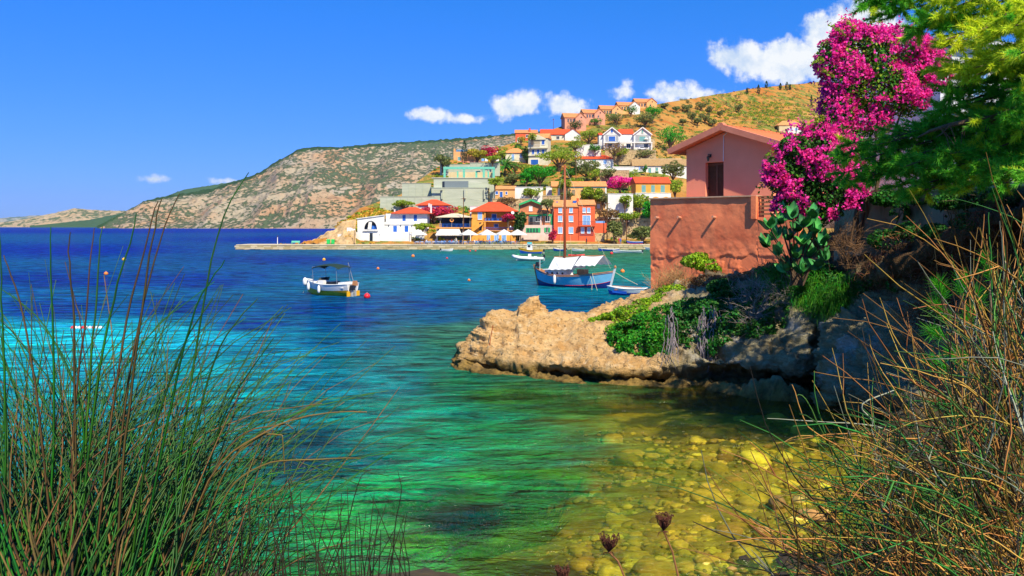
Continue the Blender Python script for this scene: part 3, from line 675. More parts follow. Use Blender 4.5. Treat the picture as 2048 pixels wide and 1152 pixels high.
    grey = mix(rng(noise(1.1, 5, .6, (1, 1, .5)), .57, .68), grey, (.30, .20, .08))
    c = mix(sp.outputs[1], pale, grey)
    c = mix(sp.outputs[2], c, mix(noise(4, 6), (.16, .09, .04), (.09, .055, .025)))
    tide = mix(rng(noise(2.5, 5), .4, .62), (.34, .22, .06), (.14, .095, .03))
    c = mix(sp.outputs[0], c, tide)
    L.new(c, b.inputs['Base Color'])
    bp = N.new('ShaderNodeBump'); bp.inputs['Strength'].default_value = 1; bp.inputs['Distance'].default_value = .22
    ad = N.new('ShaderNodeMath'); ad.operation = 'ADD'; L.new(noise(4.5, 9, .72), ad.inputs[0]); L.new(noise(2.0, 8, .7, (1, 1, 3.2)), ad.inputs[1])
    L.new(ad.outputs[0], bp.inputs['Height']); L.new(bp.outputs[0], b.inputs['Normal'])
    link('coast_rock', me, m, kind='structure')
build_coast()

def near_z(X, Y):
    """ground under and in front of the eye: a bank that drops to the cove"""
    Y = np.asarray(Y, dtype=float); X = np.asarray(X, dtype=float)
    base = np.interp(Y, [-30, 0, 1.2, 4, 9, 13, 15.2, 16, 17, 20], [4.9, 4.5, 4.35, 3.5, 1.7, .4, -.06, -.25, -.5, -1.4])
    right = smooth(4.2, 11.0, X - np.maximum(0, Y - 16) * .25) * np.interp(Y, [-5, 4, 10, 16, 20, 24, 28], [.6, 1.2, 2.0, 1.9, 1.9, 2.2, 2.6])
    left = smooth(-1.0, -5.0, X) * np.interp(Y, [-5, 2, 6, 12], [.2, .3, .3, 0])
    return base + right + left
def build_near_ground():
    xs = np.linspace(-30, 30, 220); ys = np.linspace(-25, 26, 200); Yg, Xg = np.meshgrid(ys, xs, indexing='ij'); X = Xg.ravel(); Y = Yg.ravel()
    p = np.stack([X, Y, X * 0], 1); z = near_z(X, Y) + fbm(p * .6, 4, seed=80) * .22 + fbm(p * 2.5, 3, seed=81) * .06
    nc = 220; a = (np.arange(199)[:, None] * nc + np.arange(219)[None, :]).ravel()
    me = mesh('bank', np.stack([X, Y, z], 1), np.stack([a, a + 1, a + nc + 1, a + nc], 1), True)
    link('bank_ground', me, mat('bank_soil', (.05, .036, .02), (.10, .07, .03), 1.5, .95, .8, 6, c3=(.06, .05, .03), s3=.8, bdist=.1), kind='structure')
build_near_ground()
# ------------------------------------------------------------------ building kit
def stucco(n, c, c2=None): return mat('stucco_' + n, c, c2 or tuple(v * .8 for v in c), .7, .9, .25, 6, bdist=.03, c3=tuple(v * .68 for v in c), s3=.22, t3=(.56, .75))
WHITE = stucco('white', (.80, .80, .76)); CREAM = stucco('cream', (.72, .68, .50)); ORANGE = stucco('orange', (.82, .38, .07)); PEACH = stucco('peach', (.80, .42, .17)); REDW = stucco('red', (.74, .13, .05))
SALMON = stucco('salmon', (.72, .33, .21)); PINKB = stucco('pink_base', (.70, .54, .46)); TERRA = stucco('terracotta', (.60, .22, .10)); APRICOT = stucco('apricot', (.80, .46, .18)); REDHOT = stucco('brick_red', (.74, .13, .05)); TANW = stucco('tan', (.66, .52, .30))
CONC = mat('concrete', (.46, .50, .39), (.38, .42, .32), .5, .9, .3, 5, stretch=(.3, .3, 2.5), c3=(.52, .54, .44), s3=.4)
GREENP = mat('green_paint', (.03, .42, .14), (.03, .34, .11), 2, .6); TURQ = mat('turquoise_paint', (.16, .56, .40), (.13, .48, .34), 2, .7)
BLUEP = mat('blue_paint', (.02, .13, .52), (.02, .10, .42), 2, .5); SKYP = mat('pale_blue_paint', (.22, .42, .78), (.18, .36, .7), 2, .5); TEALP = mat('teal_paint', (.16, .38, .38), (.13, .32, .32), 2, .5)
DARK = mat('dark_glass', (.02, .025, .03), None, rough=.15, spec=.5); BROWNP = mat('brown_wood', (.17, .07, .03), (.12, .05, .02), 3, .6); WHITEP = mat('white_paint', (.82, .82, .80), None, rough=.5); GREYW = mat('grey_wood', (.34, .27, .18), (.25, .20, .13), 3, .8)
METAL = mat('grey_metal', (.35, .36, .37), None, rough=.4, metal=.7); BLACKP = mat('black_paint', (.02, .02, .022), None, rough=.5); CANVAS = mat('white_canvas', (.86, .85, .80), (.82, .81, .76), 1.5, .9, translucent=.3)
def tile_mat(name, c, c2):
    if name in MATS: return MATS[name]
    m = bpy.data.materials.new(name); MATS[name] = m; nt, N, L = nodes(m); out = N.new('ShaderNodeOutputMaterial'); b = N.new('ShaderNodeBsdfPrincipled'); L.new(b.outputs[0], out.inputs[0]); b.inputs['Roughness'].default_value = .85
    tc = N.new('ShaderNodeTexCoord'); w = N.new('ShaderNodeTexWave'); w.inputs['Scale'].default_value = 1.1; w.inputs['Distortion'].default_value = .3; L.new(tc.outputs['Object'], w.inputs[0])
    n = N.new('ShaderNodeTexNoise'); n.inputs['Scale'].default_value = 1.6; n.inputs['Detail'].default_value = 6; L.new(tc.outputs['Object'], n.inputs[0])
    x = N.new('ShaderNodeMix'); x.data_type = 'RGBA'; x.inputs['A'].default_value = tuple(c) + (1,); x.inputs['B'].default_value = tuple(c2) + (1,)
    r = N.new('ShaderNodeMapRange'); r.inputs['From Min'].default_value = .35; r.inputs['From Max'].default_value = .65; L.new(n.outputs[0], r.inputs[0]); L.new(r.outputs[0], x.inputs['Factor']); L.new(x.outputs['Result'], b.inputs['Base Color'])
    bp = N.new('ShaderNodeBump'); bp.inputs['Strength'].default_value = .8; bp.inputs['Distance'].default_value = .12; L.new(w.outputs[0], bp.inputs['Height']); L.new(bp.outputs[0], b.inputs['Normal']); return m
TILE_RED = tile_mat('tile_red', (.82, .10, .02), (.70, .075, .018)); TILE_OR = tile_mat('tile_orange', (.74, .30, .11), (.62, .22, .07)); TILE_PALE = tile_mat('tile_pale', (.80, .36, .12), (.68, .26, .08)); TILE_BROWN = tile_mat('tile_brown', (.46, .30, .13), (.36, .22, .09))
PANE = {'blue': (BLUEP, WHITEP), 'sky': (SKYP, WHITEP), 'dark': (DARK, WHITEP), 'teal': (TEALP, CREAM), 'brown': (BROWNP, WHITEP), 'green': (GREENP, WHITEP), 'white': (WHITEP, WHITEP), 'wood': (GREYW, GREYW), 'black': (DARK, DARK)}

def roof_solid(kind, x0, x1, y0, y1, ze, zr, t=.16):
    """closed roof solid over the eave rectangle"""
    mb = MB(); xm = (x0 + x1) / 2; ym = (y0 + y1) / 2
    lo = [(x0, y0, ze - t), (x1, y0, ze - t), (x1, y1, ze - t), (x0, y1, ze - t)]; hi = [(a, b, ze) for a, b, _ in lo]
    if kind == 'hip':
        q = min((y1 - y0) / 2, (x1 - x0) * .42); rd = [(x0 + q, ym, zr), (x1 - q, ym, zr)]; f = [(4, 5, 9, 8), (6, 7, 8, 9), (5, 6, 9), (7, 4, 8)]
    elif kind == 'side':
        rd = [(x0, ym, zr), (x1, ym, zr)]; f = [(4, 5, 9, 8), (6, 7, 8, 9), (5, 6, 9), (7, 4, 8)]
    elif kind == 'front':
        rd = [(xm, y0, zr), (xm, y1, zr)]; f = [(5, 6, 9, 8), (7, 4, 8, 9), (4, 5, 8), (6, 7, 9)]
    elif kind == 'shed':
        rd = [(x0, y1, zr), (x1, y1, zr)]; f = [(4, 5, 9, 8), (6, 7, 8, 9), (5, 6, 9), (7, 4, 8)]
    return mb.add(lo + hi + rd, [(3, 2, 1, 0), (0, 1, 5, 4), (1, 2, 6, 5), (2, 3, 7, 6), (3, 0, 4, 7)] + f)

HOUSES = []
class House:
    """Facade drawn in picture columns and rows at distance D; local x right, y away, z up."""
    def __init__(s, name, label, x0, x1, yb, D=None, yaw=0, cat='house', group=None, found=3.0):
        s.x0, s.x1, s.yb = x0, x1, yb; s.xm = (x0 + x1) / 2; s.D = D if D else float(hill_D(s.xm, yb)); s.k = s.D / F; s.found = found
        s.top = yb; HOUSES.append(s); s.o = thing(name, label, cat, P(s.xm, yb, s.D), yaw, group)
    def X(s, x): return (x - s.xm) * s.k
    def Z(s, y): return (s.yb - y) * s.k
    def block(s, x0, x1, yt, dep, m, y0=0.0, yb=None, gable=None, name='wall'):
        """a storey block; gable=('front'|'side', ridge row) adds the gable triangles"""
        s.top = min(s.top, yt); a, b, zt = s.X(x0), s.X(x1), s.Z(yt); zb = -s.found if yb is None else s.Z(yb)
        if gable and gable[0] == 'front':
            mb = MB().prism([(a, zb), (b, zb), (b, zt), ((a + b) / 2, s.Z(gable[1])), (a, zt)], y0, y0 + dep)
        elif gable:
            mb = MB(); z2 = s.Z(gable[1]); pr = [(y0, zb), (y0 + dep, zb), (y0 + dep, zt), (y0 + dep / 2, z2), (y0, zt)]
            V = [(a, p, q) for p, q in pr] + [(b, p, q) for p, q in pr]; n = 5
            mb.add(V, [tuple(range(n - 1, -1, -1)), tuple(range(n, 2 * n))] + [(i, (i + 1) % n, (i + 1) % n + n, i + n) for i in range(n)])
        else: mb = MB().box(a, b, y0, y0 + dep, zb, zt)
        return mb.build(name, m, s.o)
    def roof(s, kind, x0, x1, ye, yr, dep, m, y0=0.0, ov=.35, t=.16, lift=.012):
        ovx = ov
        o = roof_solid(kind, s.X(x0) - ovx, s.X(x1) + ovx, y0 - ov, y0 + dep + ov, s.Z(ye) + lift + t, s.Z(yr) + .04 + t, t).build('roof', m, s.o); return o
    def win(s, xc, yc, w, h, kind='blue', y0=0.0, frame=True, name='window', fw=None, sill=True, open_=False):
        pm, fm = PANE[kind]; cx, cz = s.X(xc), s.Z(yc); a, b = w * s.k / 2, h * s.k / 2
        o = MB().box(cx - a, cx + a, y0 - .035, y0 + .02, cz - b, cz + b).build(name, pm, s.o)
        mb = MB(); f = fw or max(.09, .14 * a)
        if frame:
            mb.box(cx - a - f, cx - a, y0 - .11, y0 + .02, cz - b - (0 if name == 'door' else f), cz + b + f).box(cx + a, cx + a + f, y0 - .11, y0 + .02, cz - b - (0 if name == 'door' else f), cz + b + f).box(cx - a, cx + a, y0 - .11, y0 + .02, cz + b, cz + b + f)
            if name != 'door': mb.box(cx - a, cx + a, y0 - .11, y0 + .02, cz - b - f, cz - b)
            mb.build('frame', fm, o)
        # middle rail and stile give the leaf its two halves
        MB().box(cx - .025, cx + .025, y0 - .06, y0 - .03, cz - b, cz + b).build('stile', fm if kind in ('dark', 'sky') else pm, o)
        if sill and name == 'window': MB().box(cx - a - f - .06, cx + a + f + .06, y0 - .2, y0 + .01, cz - b - f - .09, cz - b - f).build('sill', fm, o)
        return o
    def door(s, *a, **k): return s.win(*a, name='door', **k)
    def box(s, name, x0, x1, yt, yb, y0, y1, m, parent=None): return MB().box(s.X(x0), s.X(x1), y0, y1, s.Z(yb), s.Z(yt)).build(name, m, parent or s.o)
    def chimney(s, x, yt, yb, w=3.5, y0=2.0, m=None):
        a = w * s.k / 2; mb = MB().box(s.X(x) - a, s.X(x) + a, y0 - a, y0 + a, s.Z(yb) - .5, s.Z(yt)); mb.box(s.X(x) - a * 1.3, s.X(x) + a * 1.3, y0 - a * 1.3, y0 + a * 1.3, s.Z(yt) + .002, s.Z(yt) + .14); return mb.build('chimney', m or WHITE, s.o)
    def rail(s, x0, x1, yt, yb, y0, m, n=10):
        mb = MB(); a, b, zt, zb = s.X(x0), s.X(x1), s.Z(yt), s.Z(yb)
        mb.box(a, b, y0 - .03, y0 + .03, zt - .06, zt).box(a, b, y0 - .02, y0 + .02, zb, zb + .05)
        for i in range(n + 1): x = a + (b - a) * i / n; mb.box(x - .02, x + .02, y0 - .02, y0 + .02, zb + .05, zt - .06)
        return mb.build('railing', m, s.o)

# ------------------------------------------------------------------ quay
def build_quay():
    zt = 1.28
    m_top = mat('quay_paving', (.62, .54, .40), (.52, .44, .31), .5, .9, .2, 3)
    m_core = mat('quay_core', (.34, .28, .16), (.26, .21, .11), .6, .95, .5, 2)
    stones = [mat('quay_stone_a', (.52, .43, .25), (.40, .33, .18), .9, .9, .6, 3, c3=(.28, .22, .10), s3=.4), mat('quay_stone_b', (.44, .36, .18), (.34, .27, .13), .9, .9, .6, 3), mat('quay_stone_c', (.60, .52, .34), (.48, .40, .24), .9, .9, .6, 3)]
    xa, xb = PX(476, 228), PX(1420, 226)
    q = thing('quay', 'long pale stone quay with rough block face along the harbour front', 'quay', (0, 226, 0))
    MB().box(xa + .3, xb, .5, 9.5, -2, zt - .24).build('core', m_core, q)
    # coping slabs along the edge and block facing, laid stone by stone
    r = random.Random(4); x = xa; protos = {}
    cop = MB()
    n = 0
    while x < xb:
        w = r.uniform(1.5, 2.2); o = MB().box(x + .015, min(x + w, xb) - .015, .28 + r.uniform(-.03, .05), 2.0, zt - .24, zt + r.uniform(-.02, .02), .02).build('coping_slab', stones[2], q); x += w
    MB().box(xa + .4, xb, 2.01, 9.5, zt - .238, zt - .02).build('paving', m_top, q)
    blocks = [mesh('block', *(lambda b: (b.v, b.f))(MB().box(-.5, .5, 0, .35, 0, 1, .04))) for _ in range(1)]
    bm = blocks[0]; ms = []
    for i in range(3):
        mm = bm.copy(); mm.materials.append(stones[i]); ms.append(mm)
    for row, (z0, h) in enumerate(((-.35, .5), (.16, .42), (.59, .42))):
        x = xa - r.uniform(0, .6)
        while x < xb:
            w = r.uniform(1.2, 2.3)
            o = link('quay_block', ms[r.choice((0, 0, 1, 1, 2))], None, q, (x + w / 2, .36 + r.uniform(-.06, .06), z0)); o.scale = (w - .05, 1, h - .03); x += w
    # seaward head of the jetty
    MB().box(xa - .2, xa + .5, .4, 6.5, -1.5, zt - .3, .05).build('jetty_end', stones[0], q)
build_quay()
def quay_thing(name, label, cat, x, y, D, rz=0, group=None): 
    p = P(x, y, D); return thing(name, label, cat, (p.x, D, 1.265), rz, group)

# ------------------------------------------------------------------ seafront, left to right
h = House('white_seafront_house', 'white two-storey seafront house with blue shutters, red roof and a big arched loggia', 694, 850, 486, 236.5)
h.block(760, 822, 464, 6, WHITE, 0)                      # lower terrace wall
h.block(764, 846, 446.5, 9, WHITE, 2.2)                     # ground floor behind it
h.block(768, 852, 427, 7, WHITE, 3.4, yb=447)
h.block(764.2, 845.5, 443.6, .25, WHITE, 2.0, yb=449.2, name='parapet')
h.roof('hip', 786, 853, 427, 414.5, 8, TILE_RED, 3.2, ov=.9)
for x in (805, 828): h.win(x, 435.8, 6.4, 12, 'blue', 3.4, frame=False)
for x in (788, 811): h.door(x, 457.8, 7.4, 12.2, 'blue', 2.2, frame=False)
for x in (775, 799, 822): h.box('lamp', x - .8, x + .8, 450.5, 452.5, 1.95, 2.19, BLACKP)
h.chimney(784.5, 419, 429, 2.6, 5); h.chimney(858, 408.5, 424, 3, 6)
h.box('gatepost', 819.5, 822.5, 462, 486, -.4, -.02, WHITE)
# arched loggia block, roof line rising to the right
def arch_wall():
    a, b, z0 = h.X(714), h.X(768), -h.found; zl, zr = h.Z(437), h.Z(429.5)
    cx, cz, rw, rh = h.X(740.5), h.Z(459), 13 * h.k, 17.5 * h.k; n = 14
    arc = [(cx - rw * math.cos(math.pi * i / n), cz + rh * math.sin(math.pi * i / n)) for i in range(n + 1)]
    mb = MB()
    V = []; Fc = []
    top = [(a + (b - a) * (i / n), zl + (zr - zl) * (i / n)) for i in range(n + 1)]
    for y in (0.6, 1.0):
        V += [(p, y, q) for p, q in arc] + [(p, y, q) for p, q in top]
    m_ = 2 * (n + 1)
    for i in range(n):
        Fc.append((i, i + 1, n + 2 + i, n + 1 + i)); Fc.append((m_ + i + 1, m_ + i, m_ + n + 1 + i, m_ + n + 2 + i)); Fc.append((i + 1, i, m_ + i, m_ + i + 1))
        Fc.append((n + 1 + i, n + 2 + i, m_ + n + 2 + i, m_ + n + 1 + i))
    mb.add(V, Fc)
    mb.box(a, b, .6, 1.0, z0, cz)                      # below the sill
    mb.add([(a, .6, cz), (arc[0][0], .6, cz), (a, .6, zl), (a, 1, cz), (arc[0][0], 1, cz), (a, 1, zl)], [(0, 1, 2), (5, 4, 3), (0, 2, 5, 3)])
    mb.add([(arc[-1][0], .6, cz), (b, .6, cz), (b, .6, zr), (arc[-1][0], 1, cz), (b, 1, cz), (b, 1, zr)], [(0, 1, 2), (5, 4, 3), (1, 4, 5, 2)])
    o = mb.build('arched_wall', WHITE, h.o)
    mb = MB(); mb.add([(a, 1, z0), (a, 7, z0), (a, 7, zl), (a, 1, zl), (a + .3, 1, z0), (a + .3, 7, z0), (a + .3, 7, zl), (a + .3, 1, zl)], [(0, 1, 2, 3), (7, 6, 5, 4), (3, 2, 6, 7)])
    mb.build('wall', WHITE, h.o); MB().box(a, b, 6.5, 7, z0, zl).build('wall', WHITE, h.o)
    MB().plate([(a - .2, .3, zl + .02), (b, .3, zr + .02), (b, 7.2, zr + .02), (a - .2, 7.2, zl + .02)][::1], .18).build('flat_roof', WHITE, h.o)
    # balcony floor, awning cloth and a blue seat inside the arch
    MB().box(cx - rw * 1.15, cx + rw * 1.15, .1, .58, cz - .35, cz - .05).build('sill', WHITE, h.o)
    MB().plate([(cx - rw * .45, .45, cz + .05), (cx + rw * .1, .45, cz + .05), (cx + rw * .2, .9, cz + rh * .95), (cx - rw * .3, .9, cz + rh * .95)], .04).build('awning_cloth', CANVAS, h.o)
    for dx in (.35, .75): MB().box(cx + rw * dx - .5, cx + rw * dx + .5, 1.2, 1.9, cz + .02, cz + 1.0, .15).build('chair', BLUEP, h.o)
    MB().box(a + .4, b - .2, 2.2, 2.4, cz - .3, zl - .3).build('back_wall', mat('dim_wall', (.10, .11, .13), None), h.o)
arch_wall()
# lower garden wall with the curved shoulder
k = h.k
prof = [(694.5, 489), (694.5, 455), (702, 455), (707, 458), (713, 464), (720, 469), (728, 470.5), (760, 471), (760, 489)]
MB().prism([(h.X(x), h.Z(y)) for x, y in prof], -.5, -.1).build('garden_wall', WHITE, h.o)
h.box('wall', 675.5, 694.3, 468, 487, -.3, 3, WHITE); h.win(700, 476.5, 4, 14.5, 'black', -.5, frame=False, sill=False); h.door(743, 474, 6, 16, 'black', -.5, frame=False); h.win(690.7, 476, 4.5, 15, 'teal', -.3, frame=False, sill=False)
h.box('plaque', 681, 686, 479, 485, -.36, -.31, SKYP)

h = House('white_hip_roof_house', 'small white house under a low red hipped roof behind the pink bougainvillea', 835, 897, 420, 262)
h.block(836, 896, 412, 8, WHITE); h.roof('hip', 834, 898, 411, 399.5, 8, TILE_RED, ov=.5); h.chimney(858.5, 408, 421, 3, -.6); h.win(876, 416, 5, 5, 'sky'); h.win(888, 416, 5, 5, 'sky')

h = House('restaurant_pavilion', 'two-level open waterfront restaurant with beige tent roof and blue railing', 872, 943, 486, 235.5, cat='restaurant')
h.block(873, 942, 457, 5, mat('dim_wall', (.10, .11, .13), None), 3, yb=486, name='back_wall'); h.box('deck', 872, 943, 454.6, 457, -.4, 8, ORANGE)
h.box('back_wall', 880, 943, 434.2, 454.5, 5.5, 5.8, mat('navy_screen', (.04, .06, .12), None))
h.roof('hip', 878, 938, 435, 427.5, 7, mat('tent_beige', (.66, .56, .40), (.58, .48, .34), 1), .3, ov=.9, t=.12)
for x in (880.5, 903.5, 926, 940): h.box('post', x - .7, x + .7, 435.1, 454.5, .1, .28, GREYW)
for x in (874, 926.5, 941): h.box('post', x - .9, x + .9, 457.1, 486, .1, .35, WHITE)
h.rail(879, 940, 447.5, 454.5, .05, BLUEP, 34)
def lifebuoy():
    mb = MB(); n, mm = 16, 6; V = []; Fc = []; R_, r_ = .42, .12; c = (h.X(903.5), -.05, h.Z(440.5))
    for i in range(n):
        a = 2 * math.pi * i / n
        for j in range(mm): b = 2 * math.pi * j / mm; V.append((c[0] + (R_ + r_ * math.cos(b)) * math.cos(a), c[1] + r_ * math.sin(b), c[2] + (R_ + r_ * math.cos(b)) * math.sin(a)))
    Fc = [(i * mm + j, ((i + 1) % n) * mm + j, ((i + 1) % n) * mm + (j + 1) % mm, i * mm + (j + 1) % mm) for i in range(n) for j in range(mm)]
    mb.add(V, Fc).build('lifebuoy', mat('buoy_orange', (.8, .32, .08), None, rough=.5), h.o)
lifebuoy()
for i, x in enumerate((885, 893, 912, 920, 930)): h.box('chair', x - 2, x + 2, 448.5, 454.5, 1.5, 2.1, BLUEP)
a, b = h.X(873), h.X(925)
MB().plate([(a, -3.4, h.Z(469)), (b, -3.4, h.Z(469)), (b - .8, -.45, h.Z(458)), (a + .9, -.45, h.Z(458))], .06).build('awning', CANVAS, h.o)
sc = MB()
for i in range(14):
    x = a + (b - a) * i / 14; sc.box(x + .01, x + (b - a) / 14 - .01, -3.42, -3.36, h.Z(471), h.Z(469.1))
sc.build('valance', mat('valance_stripe', (.55, .45, .32), (.75, .72, .66), 3), h.o)

h = House('orange_hip_roof_house', 'orange house with red hipped roof and two balconies above the umbrellas', 942, 1033, 486, 237)
h.block(943, 968, 424, 9, ORANGE, 0); h.block(968, 1032, 424, 6, ORANGE, 2.2); h.block(968, 1032, 462, 2.2, ORANGE, 0)
h.roof('hip', 943, 1032, 423.4, 404.5, 9, TILE_RED, 0, ov=.6)
h.box('balcony_slab', 966, 1033, 441.6, 443.6, -.5, 2.19, ORANGE); h.box('balcony_slab', 966, 1033, 460.6, 462, -.5, -.01, ORANGE)
for x in (970, 1016): h.box('column', x - 1.6, x + 1.6, 443.7, 462, -.42, -.05, ORANGE); h.box('column', x - 1, x + 1, 424, 441.5, -.3, -.08, ORANGE)
h.rail(968, 1018, 436, 441.5, -.42, BLUEP, 24); h.rail(968, 1032, 454.6, 460.5, -.42, BLUEP, 28)
h.win(960, 431.5, 7.5, 13, 'sky'); h.door(988, 434.5, 9, 13, 'blue', 2.2); h.win(1016, 430, 6, 8, 'blue', 2.2); h.win(992, 451, 8, 6, 'blue', 2.2); h.door(961, 453, 5, 16, 'black', 0, frame=False); h.door(977, 474, 6, 13, 'sky'); h.door(993, 475, 8.5, 15, 'sky'); h.door(1008, 475, 8.5, 15, 'sky')
MB().prism([(h.X(943), h.Z(466)), (h.X(943), h.Z(460)), (h.X(967), h.Z(443.6)), (h.X(967), h.Z(448))], -1.2, -.02).build('stair', ORANGE, h.o)
def dish(h, x, y, y0, r=.45):
    m_ = MB().lathe([(.05, 0), (r * .6, .06), (r, .2), (r * .95, .22), (r * .55, .1), (.05, .05)], 12); o = m_.build('satellite_dish', WHITEP, h.o); o.location = (h.X(x), y0, h.Z(y)); o.rotation_euler = (1.2, 0, .3); return o
dish(h, 1025, 426, -.9)
for x in (972, 978, 985, 996, 1004): h.box('chair', x - 1.6, x + 1.6, 437.5, 441.5, .4, 1, BLUEP)

h = House('green_trim_house', 'terracotta and pink house with bright green gable trim and dark porch', 1038, 1107, 485, 238)
h.block(1039, 1084, 408.5, 8, TERRA, .3, gable=('front', 402)); h.block(1084, 1106, 424, 8, TERRA, .3, yb=455); h.block(1039, 1106.5, 450, 7.4, PINKB, 0, name='wall')
h.roof('side', 1084.5, 1106, 423.5, 418.5, 6, TILE_PALE, .3, ov=.25); h.box('cornice', 1039, 1086, 425, 428.5, -.1, .28, TILE_PALE)
zt = h.Z(402); 
for sgn, xe in ((-1, 1038), (1, 1086)):
    MB().plate([(h.X(1062), -.4, zt + .35), (h.X(xe), -.4, h.Z(409)), (h.X(xe), 8.6, h.Z(409)), (h.X(1062), 8.6, zt + .35)][::sgn], .2).build('roof', TILE_PALE, h.o)
    MB().bar((h.X(1062), -.5, zt + .25), (h.X(xe), -.5, h.Z(409.4)), .2, .5, up=(0, 0, 1)).build('barge_board', GREENP, h.o)
h.box('trim', 1037.6, 1039.6, 410, 424, .15, .29, GREENP); h.box('trim', 1058, 1084, 428.6, 432, .1, .29, GREENP); h.box('trim', 1085.2, 1106, 428, 432, .12, .28, GREENP); h.box('trim', 1101.5, 1106, 432.1, 449.5, .12, .28, GREENP)
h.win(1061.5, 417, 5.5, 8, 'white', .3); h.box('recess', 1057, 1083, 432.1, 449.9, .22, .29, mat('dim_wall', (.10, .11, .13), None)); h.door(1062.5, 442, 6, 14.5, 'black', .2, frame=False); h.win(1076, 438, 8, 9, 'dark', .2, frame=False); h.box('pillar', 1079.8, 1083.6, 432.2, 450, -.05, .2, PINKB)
h.rail(1057, 1080, 444.5, 449.8, .12, BROWNP, 12); h.win(1095.5, 437.5, 8, 11, 'dark', .3); h.box('window', 1052, 1081, 456, 465, -.08, .02, GREENP)
for x in (1056, 1062, 1068, 1074): h.box('shutter', x - 2, x + 2, 456.6, 464.4, -.14, -.09, mat('dark_green', (.02, .10, .07), None))
h.win(1094.5, 460, 4.4, 10, 'dark', 0, frame=False); h.box('shutter', 1088.6, 1092, 455.4, 464.8, -.12, -.02, GREENP); h.box('shutter', 1097, 1100.4, 455.4, 464.8, -.12, -.02, GREENP); h.box('porch_wall', 1047, 1080, 467, 479, -1.3, -.9, PINKB)

h = House('tall_red_house', 'three-storey brick-red house with pale blue windows right behind the mast', 1107, 1190, 486, 237)
h.block(1107.5, 1157.5, 414.5, 9, REDW, 0); h.block(1157.5, 1190, 410.6, 9.2, REDW, -.25)
h.roof('side', 1108, 1157, 414.4, 400.5, 9, TILE_PALE, 0, ov=.3); h.roof('side', 1158.2, 1190, 410.5, 400, 9.2, TILE_PALE, -.25, ov=.25)
for x in (1120.5, 1142): 
    h.win(x, 420.6, 6, 8.6, 'sky'); h.win(x, 437.4, 7.6, 10.8, 'sky'); h.win(x, 460.4, 8, 11.6, 'sky')
for x in (1168.4, 1177.2): h.win(x, 420.4, 5.4, 8.6, 'sky', -.25)
h.door(1173, 440.5, 14.4, 18.6, 'sky', -.25); h.box('balcony_slab', 1156, 1190, 450.4, 452.6, -1.5, -.26, REDW); h.rail(1156.5, 1189.5, 443, 450.3, -1.4, BLACKP, 16)
h.box('porch_shade_plate', 1159, 1187, 454, 471.5, -.32, -.255, mat('porch_red_shade', (.30, .05, .04), None)); h.win(1165, 460.6, 5.6, 11.4, 'sky', -.33, sill=False); h.win(1177.5, 460.6, 5.6, 11.4, 'sky', -.33, sill=False)  # dark red plate paints in the shade of the porch recess
h.box('skylight', 1113.5, 1117, 402.5, 406.5, 2.6, 3.3, BLUEP); h.box('solar_panel', 1147, 1154, 401, 407, 2.2, 3.2, BLUEP); h.chimney(1157, 397, 410, 4, 3, REDW)
h.box('annex_wall', 1190.2, 1213.5, 446, 466, .5, 6, REDW); h.box('annex_base', 1190.2, 1209.5, 466.2, 487.5, .3, 6, mat('rubble', (.62, .46, .25), (.40, .29, .15), .9, .95, .9, 1.6, c3=(.20, .15, .07), s3=1.4, t3=(.52, .62), bdist=.25)); h.box('parapet', 1192, 1210, 442, 446, .5, .7, SKYP); h.box('plinth', 1106, 1170, 481.5, 488, -.9, -.27, PEACH)

# ------------------------------------------------------------------ second and third rows
h = House('peach_cottage', 'small peach cottage with three blue openings above the orange house', 985, 1033, 398, None)
h.block(985, 1031, 379, 6, PEACH); h.roof('side', 985, 1031, 379, 372, 6, TILE_PALE, ov=.3); h.win(993.5, 385.5, 5, 6, 'blue'); h.door(1002.5, 389, 5.4, 11, 'blue'); h.win(1013, 386, 3.6, 5, 'blue'); h.box('terrace_wall', 980, 1046, 398.5, 403, -2.2, -1.8, SKYP)
h = House('orange_long_house', 'long pale-orange house with white corner strips directly behind the tall red house', 1116, 1213, 418, 268)
h.block(1117, 1212, 373.5, 7, APRICOT); h.roof('side', 1105, 1212, 373.4, 362.8, 7, TILE_PALE, ov=.35); h.box('cornice', 1116, 1213, 373.6, 375.4, -.14, -.01, TEALP)
for x in (1118, 1211.6): h.box('quoin', x - 1.4, x + 1.4, 375.6, 418, -.1, -.012, WHITE)
for x, w in ((1132, 4.5), (1147, 5), (1166, 7), (1201, 5)): h.win(x, 384.5, w, 8, 'wood')
h.win(1166, 395, 6, 6, 'white'); h.win(1197, 412, 5, 7, 'white')
h = House('orange_villa', 'ochre house with vivid red roof and teal shutters on a white arcade', 1264, 1342, 401, 268, yaw=.10)
h.block(1271, 1341, 367, 6, ORANGE, 0, yb=387); h.block(1270, 1342, 387.2, 6.6, WHITE, -.4); h.roof('side', 1271, 1341, 366.8, 354, 6, TILE_RED, 0, ov=.3); h.box('gable', 1270.6, 1271, 356, 367, 2.4, 3.6, ORANGE)
for x, w in ((1287, 8.6), (1306, 7.6), (1326, 8.6)): h.win(x, 377.3, w, 14, 'teal', frame=False)
def arch_panel(h, x, yc, w, hh, y0, m):
    n = 10; cx, cz, a, b = h.X(x), h.Z(yc), w * h.k / 2, hh * h.k; MB().prism([(cx - a, cz - 1.2)] + [(cx - a * math.cos(math.pi * i / n), cz + b * math.sin(math.pi * i / n)) for i in range(n + 1)] + [(cx + a, cz - 1.2)], y0 - .05, y0 + .03).build('arch', m, h.o)
arch_panel(h, 1311, 399, 16, 5.5, -.42, ORANGE); arch_panel(h, 1332, 399, 16, 5.5, -.42, ORANGE); h.box('cornice', 1269.5, 1342.5, 386, 387.1, -.5, .1, WHITE)
